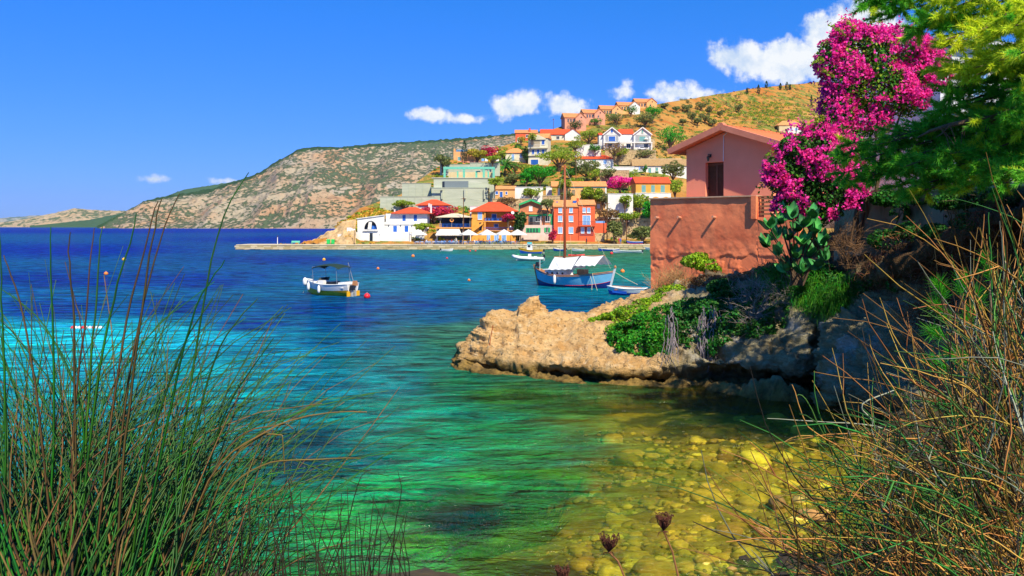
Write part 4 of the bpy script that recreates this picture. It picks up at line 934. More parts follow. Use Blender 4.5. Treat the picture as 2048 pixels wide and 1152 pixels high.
for nm, lb, x0, x1, yt, yb, D_, m_ in (('garden_wall', 'tall plain white garden wall below the magenta pergola', 1216, 1266, 388, 420, 262, WHITE), ('garden_wall', 'white terrace wall stepping between peach cottage and long orange house', 1030, 1086, 374.5, 399, 274, WHITE),
        ('garden_wall', 'small white wall with green creeper beside the bright green trees', 1092, 1104, 374, 392, 276, WHITE), ('retaining_wall', 'tan rubble wall behind the quay right of the red house', 1190, 1330, 438, 488, 240.5, MATS['rubble']), ('retaining_wall', 'tan rubble terrace wall under the long orange house', 1085, 1120, 392, 412, 258, MATS['rubble']),
        ('retaining_wall', 'pale rubble wall below the white double-gabled villa', 1210, 1312, 301, 318, 372, MATS['rubble']), ('retaining_wall', 'light stone terrace wall beside the magenta pergola', 1200, 1258, 341, 362, 300, MATS['rubble']), ('garden_wall', 'low white wall under the pale balconied villa on the left', 1150, 1202, 290, 303, 368, WHITE),
        ('garden_wall', 'white forecourt wall in front of the brown-roofed long cottage', 1225, 1268, 334, 342, 322, WHITE), ('garden_wall', 'white terrace wall at the left foot of the concrete shell', 940, 985, 413, 424, 247, WHITE), ('retaining_wall', 'rubble wall beneath the tan ridge-side trees near the palm', 985, 1062, 398, 412, 255, MATS['rubble'])):
    h = House(nm, lb, x0, x1, yb, D_, cat='wall', found=2.5); h.block(x0, x1, yt, .6, m_, name='masonry'); h.box('coping', x0 - .6, x1 + .6, yt - .9, yt - .02, -.1, .7, WHITE if m_ is WHITE else TANW)
h = House('white_red_roof_house', 'low white house with red roof and two turquoise windows above the olive tree', 1150, 1229, 337, None)
h.block(1152, 1227, 318.4, 7, WHITE); h.roof('hip', 1150, 1228, 318.2, 309.5, 7, TILE_RED, ov=.4); h.block(1154, 1198, 311, 4, WHITE, 6, yb=320); h.roof('side', 1153, 1199, 310.5, 303, 4, TILE_RED, 6, ov=.3)
h.win(1188, 323, 7.5, 6.5, 'teal'); h.win(1210, 323.5, 6, 9, 'sky'); h.chimney(1166, 299, 312, 3.4, 4); h.chimney(1198, 299, 312, 3, 5); h.box('wall', 1197, 1262, 336.5, 344, -2, -1.5, WHITE)
h = House('long_brown_roof_cottage', 'long low white cottage with weathered brown roof left of the pink house', 1263, 1390, 349, None)
h.block(1268, 1388, 332.4, 6, WHITE); h.roof('side', 1266, 1390, 332.2, 318, 6, TILE_BROWN, ov=.4)
h.win(1283, 336.4, 5, 6, 'dark'); h.door(1299.5, 341.2, 5.6, 10.4, 'teal'); h.win(1313.5, 338.6, 5, 6.6, 'teal'); h.win(1349, 338, 5, 7, 'teal'); h.win(1365.5, 336.6, 4.6, 6.6, 'dark'); h.box('shutter', 1277.6, 1280, 333.4, 339.6, -.12, -.02, SKYP); h.box('shutter', 1286, 1288.4, 333.4, 339.6, -.12, -.02, SKYP); h.box('wall', 1286, 1372, 314, 318.5, 8, 8.6, TANW)

h = House('double_gable_villa', 'white villa with two gables, balconies and red roof on the slope', 1200, 1303, 300, None)
dp = 9
h.block(1207, 1240.5, 268.5, dp, WHITE, 0, gable=('front', 255.2)); h.block(1267.5, 1302, 268.5, dp, WHITE, 0, gable=('front', 255.2)); h.block(1240.6, 1267.4, 268, dp - 2, WHITE, 1.2)
h.roof('side', 1240, 1268, 268, 256.5, dp, TILE_RED, 1.0, ov=.1); 
for xa_, xb_ in ((1207, 1240.5), (1267.5, 1302)):
    xm_ = (xa_ + xb_) / 2
    for sgn, xe in ((-1, xa_ - 2), (1, xb_ + 2)):
        MB().plate([(h.X(xm_), -.6, h.Z(254.6)), (h.X(xe), -.6, h.Z(269.4)), (h.X(xe), dp + .4, h.Z(269.4)), (h.X(xm_), dp + .4, h.Z(254.6))][::sgn], .22).build('roof', TILE_RED, h.o); MB().bar((h.X(xm_), -.66, h.Z(254.9)), (h.X(xe), -.66, h.Z(269.8)), .14, .4).build('barge_board', WHITEP, h.o)
h.win(1223.6, 262, 4, 6, 'blue', frame=False); h.win(1284.6, 263, 3.2, 6, 'teal'); 
for x0_, x1_, kd in ((1211, 1237, 'blue'), (1271, 1298.5, 'teal')): h.box('loggia', x0_, x1_, 269.5, 284, -.06, .01, mat('loggia_shade', (.34, .36, .38), None)); h.door((x0_ + x1_) / 2, 277.5, 13, 9.6, kd, -.07)  # grey plates paint in the shade of the loggias
h.door(1251, 276.5, 10, 10, 'white', 1.2); h.box('balcony_slab', 1206, 1304, 284.4, 286.4, -1.5, -.02, WHITE); h.rail(1206.5, 1303.5, 278.6, 284.3, -1.45, METAL, 40)
for x in (1207.5, 1240, 1268, 1302.5): h.box('column', x - 1, x + 1, 286.5, 300, -1.4, -1.05, WHITE)
for x in (1220, 1257, 1292): h.win(x, 292, 8, 8.4, 'dark')
h.box('side_wall', 1198.5, 1206.8, 270, 300, 1, 8, WHITE); h.roof('shed', 1199, 1206, 269.8, 262, 7, TILE_RED, 1, ov=.2); h.box('retaining_wing', 1303, 1311, 277, 300, 2, 9, MATS['rubble'])
def parasol(name, label, cat, loc, w, hgt, m, group=None, rz=0):
    o = thing(name, label, cat, loc, rz, group); a = w / 2
    MB().tube([(0, 0, 0), (0, 0, hgt)], .035, 6).build('pole', GREYW, o); MB().box(-.3, .3, -.3, .3, 0, .08).build('base', METAL, o)
    V = [(0, 0, hgt)]; n = 8
    for i in range(n):
        t = 2 * math.pi * i / n + math.pi / 4; q = a * (1.0 if i % 2 == 0 else .74) * 1.25; V.append((math.cos(t) * q, math.sin(t) * q, hgt * .66 - (.02 if i % 2 == 0 else 0)))
    for i in range(n): x, y, z = V[1 + i]; V.append((x, y, z - .18))
    MB().add(V, [(0, 1 + i, 1 + (i + 1) % n) for i in range(n)] + [(1 + i, 9 + i, 9 + (i + 1) % n, 1 + (i + 1) % n) for i in range(n)]).build('canopy', m, o); return o
pp = P(1292, 284.5, h.D - 1.0); parasol('balcony_parasol', 'small white parasol on the right balcony of the double-gabled villa', 'parasol', pp, 2.0, 2.2, CANVAS)

h = House('red_roof_white_house', 'white house with long red roof seen gable end on, left of the villa', 1083, 1160, 281, None, yaw=.0)
h.block(1086, 1132, 269.5, 7, CREAM, 1); h.block(1130, 1161, 268.5, 6, WHITE, 0, gable=('front', 257.2)); h.roof('side', 1082, 1140, 269, 257, 8, TILE_RED, .8, ov=.3)
for sgn, xe in ((-1, 1126), (1, 1162.5)): MB().plate([(h.X(1146), -.3, h.Z(256.6)), (h.X(xe), -.3, h.Z(269.6)), (h.X(xe), 6.5, h.Z(269.6)), (h.X(1146), 6.5, h.Z(256.6))][::sgn], .2).build('roof', TILE_RED, h.o)
h.win(1100, 275, 6, 6, 'dark', 1); h.win(1116, 275, 6, 6, 'dark', 1)
h = House('cream_balcony_house', 'narrow cream three-storey house with small pediment and blue shutters', 1055, 1104, 330, None, yaw=-.22)
h.block(1056, 1096, 277, 7, CREAM); h.roof('side', 1055.5, 1096.5, 276.6, 266.5, 7, TILE_PALE, ov=.3); h.block(1060, 1092, 277, .5, CREAM, -.5, yb=279.5, gable=('front', 269.5), name='pediment')
h.box('loggia', 1060, 1080, 281, 295, -.05, .01, mat('loggia_cream_shade', (.40, .34, .24), None)); h.rail(1058, 1081, 289, 295, -.8, WHITEP, 12); h.box('balcony_slab', 1056, 1096, 295.2, 297, -1, -.02, CREAM); h.win(1086.5, 284.5, 5.4, 9, 'blue')  # dimmed cream plate paints in the shade of the loggia
for x in (1066, 1076.3, 1086.6): h.win(x, 303.5, 4.6, 8.6, 'blue')
h.door(1069, 324, 15, 10, 'blue'); h.box('balcony_slab', 1056, 1096, 310.4, 311.6, -.5, -.02, CREAM)
h = House('red_ridge_house', 'bright red house with orange roof at the top of the village skyline', 1030, 1075, 281, None)
h.block(1031, 1074, 266.6, 6, REDHOT); h.roof('side', 1030.5, 1074.5, 266.4, 259, 6, TILE_OR, ov=.3); h.chimney(1059.5, 256.6, 268, 3.2, 1, REDHOT); h.block(1034, 1042, 279, 3, WHITE, -5, yb=292); h.win(1038, 277.5, 4, 5, 'dark'); h.win(1054, 272, 4, 5, 'dark')
h = House('peach_flat_roof_house', 'flat-roofed peach house with solar panels beside the cypress on the left', 905, 960, 325, None)
h.block(907, 957, 303.5, 7, PEACH); h.block(907.2, 910, 297, 6.8, PEACH, .1, yb=303.4, name='parapet'); h.block(935, 957, 298, 6, SALMON, .5, yb=303.4, name='parapet')
h.win(918.5, 317.5, 5.5, 7, 'teal')
for i in range(5): MB().plate([(h.X(912 + i * 5), .8, h.Z(302.9)), (h.X(916.4 + i * 5), .8, h.Z(302.9)), (h.X(916.4 + i * 5), 1.4, h.Z(298.6)), (h.X(912 + i * 5), 1.4, h.Z(298.6))], .05).build('solar_panel', mat('solar', (.08, .18, .32), None, rough=.2), h.o)
h.box('terrace', 902, 962, 322.5, 326, -1.2, -.02, SALMON)
h = House('low_cream_house', 'low cream house with wide pale orange roof below the cream balconied house', 1008, 1054, 324, None)
h.block(1011, 1052, 306.5, 6, CREAM); h.roof('hip', 1008, 1053, 306.2, 296, 7, TILE_PALE, ov=.4); h.door(1026, 315, 5, 13, 'sky'); h.win(1042, 312, 5, 6, 'sky'); dish(h, 993.5, 303, .5)
# concrete shell and turquoise frame
h = House('concrete_shell_building', 'unfinished grey concrete building with a turquoise frame storey on top', 862, 990, 417, 282, cat='building')
h.block(863, 976, 376, 12, CONC, 0); h.block(866, 978, 357, 9, CONC, 2.5, yb=376); h.block(978.2, 989, 356, 9, CONC, 3.4); h.box('opening_shade', 884, 936, 361.5, 374.6, 2.42, 2.49, mat('shell_shade', (.16, .20, .22), None)); h.box('recess', 883.5, 888, 362.5, 375, 2.34, 2.41, DARK); h.box('slab', 862, 991, 354.2, 356, 2.3, 13, CONC); h.box('slab', 862, 977, 375, 375.9, -.12, 2.49, CONC)
for x in (884, 930, 969): MB().prism([(h.X(x) - .25, h.Z(398)), (h.X(x) + .25, h.Z(398)), (h.X(x) + .25, h.Z(377)), (h.X(x) - .25, h.Z(377))], -.7, -.02).build('buttress', CONC, h.o)
h.box('slab', 864, 886, 379, 380.4, -1.4, -.91, CONC)
for x in (888, 927, 967, 987): h.box('frame_post', x - 2.2, x + 2.2, 337.4, 354, 2.4, 3.1, TURQ)
h.box('frame_beam', 885.5, 989.5, 332.6, 337.3, 2.35, 3.15, TURQ); h.box('frame_beam', 885.5, 890, 333, 337, 3.2, 10, TURQ); h.box('frame_beam', 984, 989, 333, 337, 3.2, 10, TURQ)
for x in (912, 950, 975): h.box('frame_post', x - 1.6, x + 1.6, 339, 354, 8.6, 9.2, TURQ)
h.box('back_wall', 892, 985, 340, 354, 11, 11.4, TANW); h.box('frame_post', 951.5, 954, 343, 354, 3.2, 3.6, TURQ); h.box('frame_beam', 951.5, 960, 340.4, 342.9, 3.2, 3.6, TURQ)
for lb, x0, x1, yt, yb, D_ in (('upper grey concrete retaining wall left of the concrete shell', 804, 862, 367, 395, 292), ('lower grey concrete retaining wall above the golden shrubs', 760, 868, 393.5, 412, 276), ('sloping pale wall rising to the peach flat-roofed house', 880, 940, 329, 345, 330), ('low concrete wall under the laundry garden', 940, 1000, 326, 336, 336)):
    h = House('retaining_wall', lb, x0, x1, yb, D_, cat='wall'); h.block(x0, x1, yt, .8, CONC, name='masonry'); h.box('coping', x0 - .5, x1 + .5, yt - .8, yt - .02, -.12, .9, CONC)
    for i in range(1, int((x1 - x0) / 14)): h.box('pilaster', x0 + i * 14 - .5, x0 + i * 14 + .5, yt, yb, -.1, -.012, CONC)
# row of five ridge houses
for i, (x0, yr, ye, yb, m_, lb) in enumerate(((1128, 225.5, 236, 251, SALMON, 'lowest'), (1166, 217.8, 227, 240, SALMON, 'second lowest'), (1201, 210, 219.5, 230, PEACH, 'middle'), (1236, 203, 212, 223, APRICOT, 'second highest'), (1270, 196.4, 205, 217, PEACH, 'highest'))):
    h = House('ridge_house', f'{lb} of the five stepped pink-peach houses along the ridge', x0, x0 + 44, yb, 440 + i * 13, yaw=.2)
    h.block(x0 + 1, x0 + 28, ye, 7, m_, 0, gable=('side', yr)); h.block(x0 + 22, x0 + 44, ye, 7, m_ if i != 3 else WHITE, -.9, gable=('front', yr)); h.roof('side', x0, x0 + 32, ye - .4, yr, 7, TILE_OR, 0, ov=.25)
    for sgn, xe in ((-1, x0 + 21), (1, x0 + 45)): MB().plate([(h.X(x0 + 33), -1.2, h.Z(yr - .7)), (h.X(xe), -1.2, h.Z(ye - .2)), (h.X(xe), 6.4, h.Z(ye - .2)), (h.X(x0 + 33), 6.4, h.Z(yr - .7))][::sgn], .2).build('roof', TILE_OR, h.o)
    c = MB().lathe([(.36, 0), (.36, .08)], 10).build('round_window', DARK, h.o); c.location = (h.X(x0 + 34), -.9, h.Z(ye - 1.2)); c.rotation_euler = (math.pi / 2, 0, 0)
    for xx in (7, 12.5, 18): h.win(x0 + xx + 1, ye + 5.4, 3, 6, 'dark', frame=False, sill=False)
    h.box('lintel', x0 + 3, x0 + 22, ye + 1, ye + 1.8, -.15, -.02, m_); h.win(x0 + 30, ye + 6, 2.6, 4, 'dark', -.9, frame=False)
h = House('tan_ridge_cottage', 'tan-roofed cottage with white and blue front high on the right slope', 1555, 1612, 264, None)
h.block(1558, 1602, 251, 7, TANW); h.roof('hip', 1556, 1606, 250.8, 240.5, 8, TILE_PALE, ov=.4); h.block(1574, 1611, 256, 3, WHITE, -2.4)
for x in (1580, 1590, 1600): h.win(x, 259.5, 4.6, 5, 'sky', -2.4, frame=False)
# ------------------------------------------------------------------ pink house on the rocks
def build_pink():
    PINK = mat('pink_stucco', (.95, .285, .125), (.85, .23, .10), .9, .92, .35, 5, c3=(.68, .14, .06), s3=.5, t3=(.5, .72), bdist=.06)
    PINKH = mat('house_pink_stucco', (.93, .34, .20), (.87, .30, .17), .7, .92, .25, 7, bdist=.03)
    PTILE = tile_mat('pink_house_tile', (.74, .17, .06), (.60, .12, .045)); MORT = mat('tile_mortar', (.66, .44, .28), (.52, .3, .18), 3, .9)
    o = thing('pink_terrace_house', 'pink stucco house with gabled tile roof and brown shutter door on a rough terrace wall', 'house', (7.52, 48.0, 0), math.radians(-45))
    # terrace wall: rough rendered face built as a displaced sheet over a solid core
    L_, zt, zb = 6.39, 7.46, .8; nx, nz = 130, 120
    xs = np.linspace(0, 8.6, nx); zs = np.linspace(zb, zt, nz); Zg, Xg = np.meshgrid(zs, xs, indexing='ij'); X = Xg.ravel(); Z = Zg.ravel()
    Z = np.where(X > L_ + .02, zb + (Z - zb) * (6.42 - zb) / (zt - zb), Z)
    p = np.stack([X, Z, X * 0], 1); rough = smooth(5.4, 4.2, Z)
    d = fbm(p * .8, 4, seed=90) * .05 + fbm(p * 3, 4, seed=91) * (.012 + .05 * rough) + fbm(p * 7, 3, seed=92, ridged=True) * .03 * rough
    lip = smooth(.12, 0, Z - 4.3 + fbm(p * 1.3, 3, seed=93) * .35) * .06                 # the old render has broken away below
    V = np.stack([X, -d - .06 + lip, Z + (fbm(p * 1.1, 3, seed=94) * .03) * (Zg.ravel() > zt - .1)], 1)
    a = (np.arange(nz - 1)[:, None] * nx + np.arange(nx - 1)[None, :]).ravel()
    link('terrace_wall', mesh('terrace_wall', V, np.stack([a, a + 1, a + nx + 1, a + nx], 1), True), PINK, o)
    mb = MB().box(0, L_ + .0, .0, .36, zb, zt - .02).box(L_ + .003, 8.6, .0, .36, zb, 6.40).box(-.02, .34, .37, 9, zb, zt - .02)
    mb.build('wall_core', PINK, o)
    MB().box(-.1, L_ + .03, -.16, .38, zt - .015, zt + .05).build('coping', MORT, o)
    MB().box(.35, 12, .37, 9, 5.9, 6.38).build('terrace_floor', mat('terrace_tile', (.42, .26, .17), (.34, .2, .13), 2, .8), o)
    MB().box(L_ - .25, L_ + .02, -.2, .1, 6.35, zt + .02).build('pier', PINK, o)
    for x in (.53, 1.96, 4.05):
        MB().tube([(x, .1, 6.42), (x, -.34, 6.46)], [.06, .07], 8).build('wooden_peg', mat('peg_wood', (.55, .26, .16), None), o)
    # gabled house body with a recessed doorway
    x0, x1, xa, ze, zr, y0, dep = .59, 5.79, 3.19, 10.23, 11.09, 2.5, 9.0; dx0, dx1, dz1 = 1.82, 2.95, 9.46
    zf = 6.38
    def zroof(x): return ze + (zr - ze) * (1 - abs(x - xa) / (xa - x0))
    mb = MB()
    for poly in ([(x0, zf), (dx0, zf), (dx0, zroof(dx0)), (x0, ze)], [(dx1, zf), (x1, zf), (x1, ze), (xa, zr), (dx1, zroof(dx1))], [(dx0, dz1), (dx1, dz1), (dx1, zroof(dx1)), (dx0, zroof(dx0))]): mb.prism(poly, y0, y0 + .4)
    mb.prism([(x0, zf), (x0 + .35, zf), (x0 + .35, ze), (x0, ze)], y0 + .4, y0 + dep).prism([(x1 - .35, zf), (x1, zf), (x1, ze), (x1 - .35, ze)], y0 + .4, y0 + dep)
    mb.prism([(x0, zf), (x1, zf), (x1, ze), (xa, zr), (x0, ze)], y0 + dep, y0 + dep + .3)
    mb.build('wall', PINKH, o)
    dr = thing('door', '', '', (0, 0, 0)); bpy.data.objects.remove(dr)
    door = MB().box(dx0 + .02, dx1 - .02, y0 + .3, y0 + .34, zf + .02, dz1 - .02).build('door', BROWNP, o, label='dark brown double-leaf louvred shutter door')
    xm = (dx0 + dx1) / 2
    for s_ in (-1, 1):
        c = xm + s_ * .275; fr = MB()
        for u in (-.25, .25): fr.box(c + u - .035, c + u + .035, y0 + .25, y0 + .297, zf + .03, dz1 - .03)
        for z in (zf + .1, zf + 1.2, dz1 - .1): fr.box(c - .214, c + .214, y0 + .25, y0 + .297, z - .05, z + .05)
        fr.build('shutter_frame', BROWNP, door)
        lv = MB(); z = zf + .2
        while z < dz1 - .2:
            lv.add([(c - .21, y0 + .255, z), (c + .21, y0 + .255, z), (c + .21, y0 + .29, z + .05), (c - .21, y0 + .29, z + .05)], [(0, 1, 2, 3)]); z += .07
        lv.build('louvres', mat('louvre_wood', (.22, .075, .03), (.15, .05, .02), 4, .5), door)
    MB().box(dx0 + .02, dx0 + .08, y0 + .2, y0 + .25, 8.0, 8.12).build('hinge', BLACKP, door)
    # wall lantern
    lm = MB().box(2.13, 2.2, y0 - .1, y0 - .005, 9.72, 9.9); lm.tube([(2.16, y0 - .1, 9.84), (2.16, y0 - .26, 9.9), (2.16, y0 - .26, 9.8)], .02, 6); ln = lm.build('wall_lantern', BLACKP, o)
    MB().lathe([(.05, -.3), (.09, -.12), (.1, -.08), (.02, 0)], 6, (2.16, y0 - .26, 9.82)).build('lantern_glass', mat('lantern_dark', (.03, .03, .03), None, rough=.2), ln)
    MB().tube([(3.19, y0 - .03, 11.0), (2.98, y0 - .04, 10.85), (2.96, y0 - .04, 9.48)], .022, 5).build('cable', WHITEP, o)
    # roof: boards, rendered verges, barrel tiles laid one by one on the visible slope, ridge caps
    sl = (zr - ze) / (xa - x0); ov, fo = .72, .45; ax0, ax1 = x0 - ov, x1 + ov
    rb = MB()
    for xe in (ax0, ax1):
        zz = zr - abs(xe - xa) * sl
        poly = [(xa, zr + .03), (xe, zz + .03), (xe, zz + .13), (xa, zr + .13)]
        if xe > xa: poly = poly[::-1]
        rb.prism(poly, y0 - fo, y0 + dep + .4)
    roof = rb.build('roof', PTILE, o)
    vg = MB()
    for xe in (ax0 - .05, ax1 + .05):
        zz = zr - abs(xe - xa) * sl; vg.bar((xa, y0 - fo - .1, zr + .16), (xe, y0 - fo - .1, zz + .16), .34, .30)
    vg.build('verge', mat('verge_pink', (.66, .235, .15), (.6, .2, .125), 2, .9, .3, 8, bdist=.03), roof)
    n = 6; r_ = .105; tl = []
    for y in (0, .42):
        for i in range(n + 1): a = math.pi * i / n; tl.append((math.cos(a) * r_ * (1 - y * .25), y, math.sin(a) * r_ * (.8 - y * .25)))
    tme = mesh('tile', tl, [(i, i + 1, n + 2 + i, n + 1 + i) for i in range(n)] + [tuple(range(n, -1, -1))], True); tmats = [tile_mat('barrel_tile_a', (.76, .20, .07), (.62, .13, .05)), tile_mat('barrel_tile_b', (.66, .14, .05), (.74, .24, .10))]
    tms = []
    for m_ in tmats: q = tme.copy(); q.materials.append(m_); tms.append(q)
    r = random.Random(3); ang = math.atan(sl); cols = int((dep + .6) / .25)
    for c in range(cols):
        y = y0 - fo + .12 + c * .25
        for k_ in range(8):
            dd = .10 + k_ * .42; x = xa + dd * math.cos(ang) + .38; z = zr + .15 - (x - xa) * sl
            if x > ax1 + .1: continue
            t = link('tile', tms[r.random() < .4], None, roof, (x, y, z + r.uniform(0, .012)), None); t.rotation_euler = Euler((0, 0, math.pi / 2)).to_matrix().to_4x4().to_euler()
            M = Matrix.Rotation(ang, 4, 'Y') @ Matrix.Rotation(math.pi / 2 + r.uniform(-.03, .03), 4, 'Z'); t.rotation_euler = M.to_euler()
    lt = MB()
    for c in range(cols):
        y = y0 - fo + .12 + c * .25; zz = zr - abs(ax0 - xa) * sl; lt.tube([(xa, y, zr + .16), (ax0, y, zz + .16)], .1, 6)
    lt.build('far_slope_tiles', PTILE, roof)['kind'] = 'stuff'
    cap = mesh('ridge_tile', [(math.cos(math.pi * i / 8) * .15 * s_, y, math.sin(math.pi * i / 8) * .15 * s_) for y, s_ in ((0, 1.1), (.5, .95)) for i in range(9)], [(i, i + 1, 10 + i, 9 + i) for i in range(8)] + [tuple(range(8, -1, -1))], True); cap.materials.append(PTILE)
    y = y0 - fo - .12
    while y < y0 + dep: link('ridge_tile', cap, None, roof, (xa, y, zr + .16 + r.uniform(0, .015))); y += .44
    mo = MB().tube([(xa, y0 - fo - .26, zr + .2), (xa, y0 - fo + .06, zr + .2)], .2, 10); mo.build('ridge_end', MATS['verge_pink'], roof)
    # timber fence on the low part of the terrace
    f = thing('timber_fence', 'slatted timber fence between the pink terrace pier and the bougainvillea', 'fence', tuple(o.matrix_basis @ Vector((L_ + .1, .1, 6.42))), math.radians(-45))
    WOODF = mat('fence_wood', (.40, .20, .09), (.30, .14, .06), 3, .8, .3, 9, stretch=(1, 4, 4), bdist=.01)
    for x in (.12, 1.25, 2.4): MB().box(x - .05, x + .05, -.05, .05, 0, 1.0).build('post', WOODF, f)
    for i in range(5): MB().box(.0, 2.5, -.085, -.052, .12 + i * .19, .21 + i * .19).build('slat', WOODF, f)
    MB().box(-1.0, 2.55, -.1, .06, 1.002, 1.05).build('top_rail', WOODF, f)
build_pink()

# ------------------------------------------------------------------ walls and house behind the pine
def build_right_walls():
    m = mat('old_wall', (.30, .27, .17), (.17, .16, .09), .8, .95, .5, 4, c3=(.06, .075, .03), s3=.9, stretch=(1, 1, .35), bdist=.06)
    o = thing('stained_garden_wall', 'grey streaked old garden wall under the pine branches', 'wall', (0, 0, 0))
    a = P(1668, 391, 35.6); b = P(2060, 368, 26.6); n = 60; V = []; Fc = []
    t = np.linspace(0, 1, n); zz = np.linspace(0, 1, 22)
    for z in zz:
        for q in t:
            p = Vector(a).lerp(Vector(b), q); zt = 7.2; zb = 3.0; V.append((p.x, p.y, zb + (zt - zb) * z))
    V = np.array(V); V[:, 1] -= fbm(V * .9, 4, seed=101) * .12 + fbm(V * 3, 3, seed=102) * .03
    idx = (np.arange(21)[:, None] * n + np.arange(n - 1)[None, :]).ravel()
    link('masonry', mesh('masonry', V, np.stack([idx, idx + 1, idx + n + 1, idx + n], 1), True), m, o)
    d = (Vector(b) - Vector(a)); d.z = 0; d.normalize(); nb = Vector((d.y, -d.x, 0)); nb = nb if nb.y > 0 else -nb
    r = random.Random(8); L_ = (Vector(b) - Vector(a)).length; s_ = 0
    cm = mat('coping_tan', (.50, .44, .26), (.38, .34, .2), 2, .9, .4, 8)
    while s_ < L_ - .2:
        w = r.uniform(.7, 1.1); p = Vector(a) + d * (s_ + w / 2); q = MB().box(-w / 2 + .02, w / 2 - .02, -.1, .5, 0, r.uniform(.12, .2), .02).build('coping_stone', cm, o); q.location = (p.x, p.y, 7.2); q.rotation_euler = (0, 0, math.atan2(d.y, d.x)); s_ += w
    MB().add([tuple(Vector(a) + nb * .1) , tuple(Vector(b) + nb * .1), tuple(Vector(b) + nb * .6), tuple(Vector(a) + nb * .6)] + [tuple(v - Vector((0, 0, 5))) for v in (Vector(a) + nb * .1, Vector(b) + nb * .1, Vector(b) + nb * .6, Vector(a) + nb * .6)], [(0, 1, 2, 3), (7, 6, 5, 4), (0, 4, 5, 1), (1, 5, 6, 2), (2, 6, 7, 3), (3, 7, 4, 0)]).build('core', m, o)
    h = House('white_house_behind_pine', 'white house with blue window and balcony mostly hidden by the pine', 1855, 2140, 330, 44, yaw=.25, found=2)
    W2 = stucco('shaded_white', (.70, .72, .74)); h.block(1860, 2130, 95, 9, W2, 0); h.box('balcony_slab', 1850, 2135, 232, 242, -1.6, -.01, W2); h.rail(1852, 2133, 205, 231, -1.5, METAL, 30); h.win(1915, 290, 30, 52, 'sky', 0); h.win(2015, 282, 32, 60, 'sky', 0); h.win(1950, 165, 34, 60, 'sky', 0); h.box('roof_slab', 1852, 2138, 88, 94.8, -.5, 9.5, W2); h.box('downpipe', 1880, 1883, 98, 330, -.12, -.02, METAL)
build_right_walls()
# ------------------------------------------------------------------ foliage kit
def lobes_px(L, D): return [(np.array(P(x, y, D + dd)), np.array((rx / F * D, rd, ry / F * D))) for (x, y, rx, ry, dd, rd) in L]
def shell_points(lobes, n, rg, inner=.55, low=1.0):
    """points through the outer volume of a union of ellipsoids, with outward directions"""
    vol = np.array([r[0] * r[1] + r[0] * r[2] + r[1] * r[2] for _, r in lobes]); pick = rg.choice(len(lobes), n, p=vol / vol.sum())
    d = rg.normal(size=(n, 3)); d /= np.linalg.norm(d, axis=1, keepdims=True); d[:, 2] = np.where(d[:, 2] < 0, d[:, 2] * low, d[:, 2])
    q = inner + (1 - inner) * rg.uniform(0, 1, n) ** .5
    C = np.array([c for c, _ in lobes])[pick]; R = np.array([r for _, r in lobes])[pick]
    p = C + d * R * q[:, None]
    keep = np.ones(n, bool)
    for i, (c, r) in enumerate(lobes):
        e = (((p - c) / r) ** 2).sum(1); keep &= ~((e < inner * inner * .8) & (pick != i))
    nn = d / R; nn /= np.linalg.norm(nn, axis=1, keepdims=True)
    return p[keep], nn[keep]
def leaf_quads(p, nrm, rg, size, aspect=.55, flat=.5, var=.35, droop=0):
    """one diamond leaf per point, roughly facing outwards"""
    n = len(p); a = nrm * flat + rg.normal(size=(n, 3)) * (1 - flat) * .8; a /= np.linalg.norm(a, axis=1, keepdims=True)
    t = rg.normal(size=(n, 3)); t[:, 2] -= droop; u = t - a * (t * a).sum(1)[:, None]; u /= np.linalg.norm(u, axis=1, keepdims=True) + 1e-9; w = np.cross(a, u)
    s = size * (1 + rg.uniform(-var, var, n))[:, None]; h = u * s; g = w * s * aspect
    V = np.stack([p - h * .5, p + g * .5 + a * s * .06, p + h * .5, p - g * .5 + a * s * .06], 1)
    return V.reshape(-1, 3), np.arange(n * 4).reshape(n, 4)
def clump(p, freq, thr, seed): return fbm(p * freq, 3, seed=seed) > thr
def foliage(name, parts, mat_, parent, kind='stuff', smooth_=False):
    V = np.concatenate([a for a, _ in parts]); o = 0; Fs = []
    for a, f in parts: Fs.append(f + o); o += len(a)
    return link(name, mesh(name, V, np.concatenate(Fs), smooth_), mat_, parent, kind=kind)
def leafmat(name, c, c2=None, tr=.25, isl=.45, rough=.55): return mat('leaf_' + name, c, c2 or tuple(v * .6 for v in c), 1.2, rough, island=isl, translucent=tr, spec=.25)
LEAF = {'green': leafmat('green', (.08, .30, .025), tr=.35), 'bright': leafmat('bright', (.06, .46, .02), (.04, .30, .015), .4), 'olive': leafmat('olive', (.22, .26, .07), (.15, .18, .05), .35), 'dark': leafmat('dark', (.04, .13, .02)), 'yellow': leafmat('yellow', (.52, .46, .04), (.38, .36, .03), .35),
        'lime': leafmat('lime', (.34, .44, .03), (.22, .34, .02), .38), 'magenta': leafmat('magenta', (.93, .05, .40), (.80, .03, .36), .35, .35), 'crimson': leafmat('crimson', (.62, .035, .10), (.46, .02, .08), .3), 'gold': leafmat('gold', (.72, .44, .04), (.56, .34, .04), .3), 'dry': leafmat('dry', (.30, .19, .07), (.2, .12, .05)), 'rust': leafmat('rust', (.36, .13, .03), (.24, .10, .03)), 'cypress': leafmat('cypress', (.03, .085, .025))}
BARK = mat('bark', (.16, .10, .06), (.09, .06, .04), 4, .9, .6, 12, stretch=(1, 1, .3))

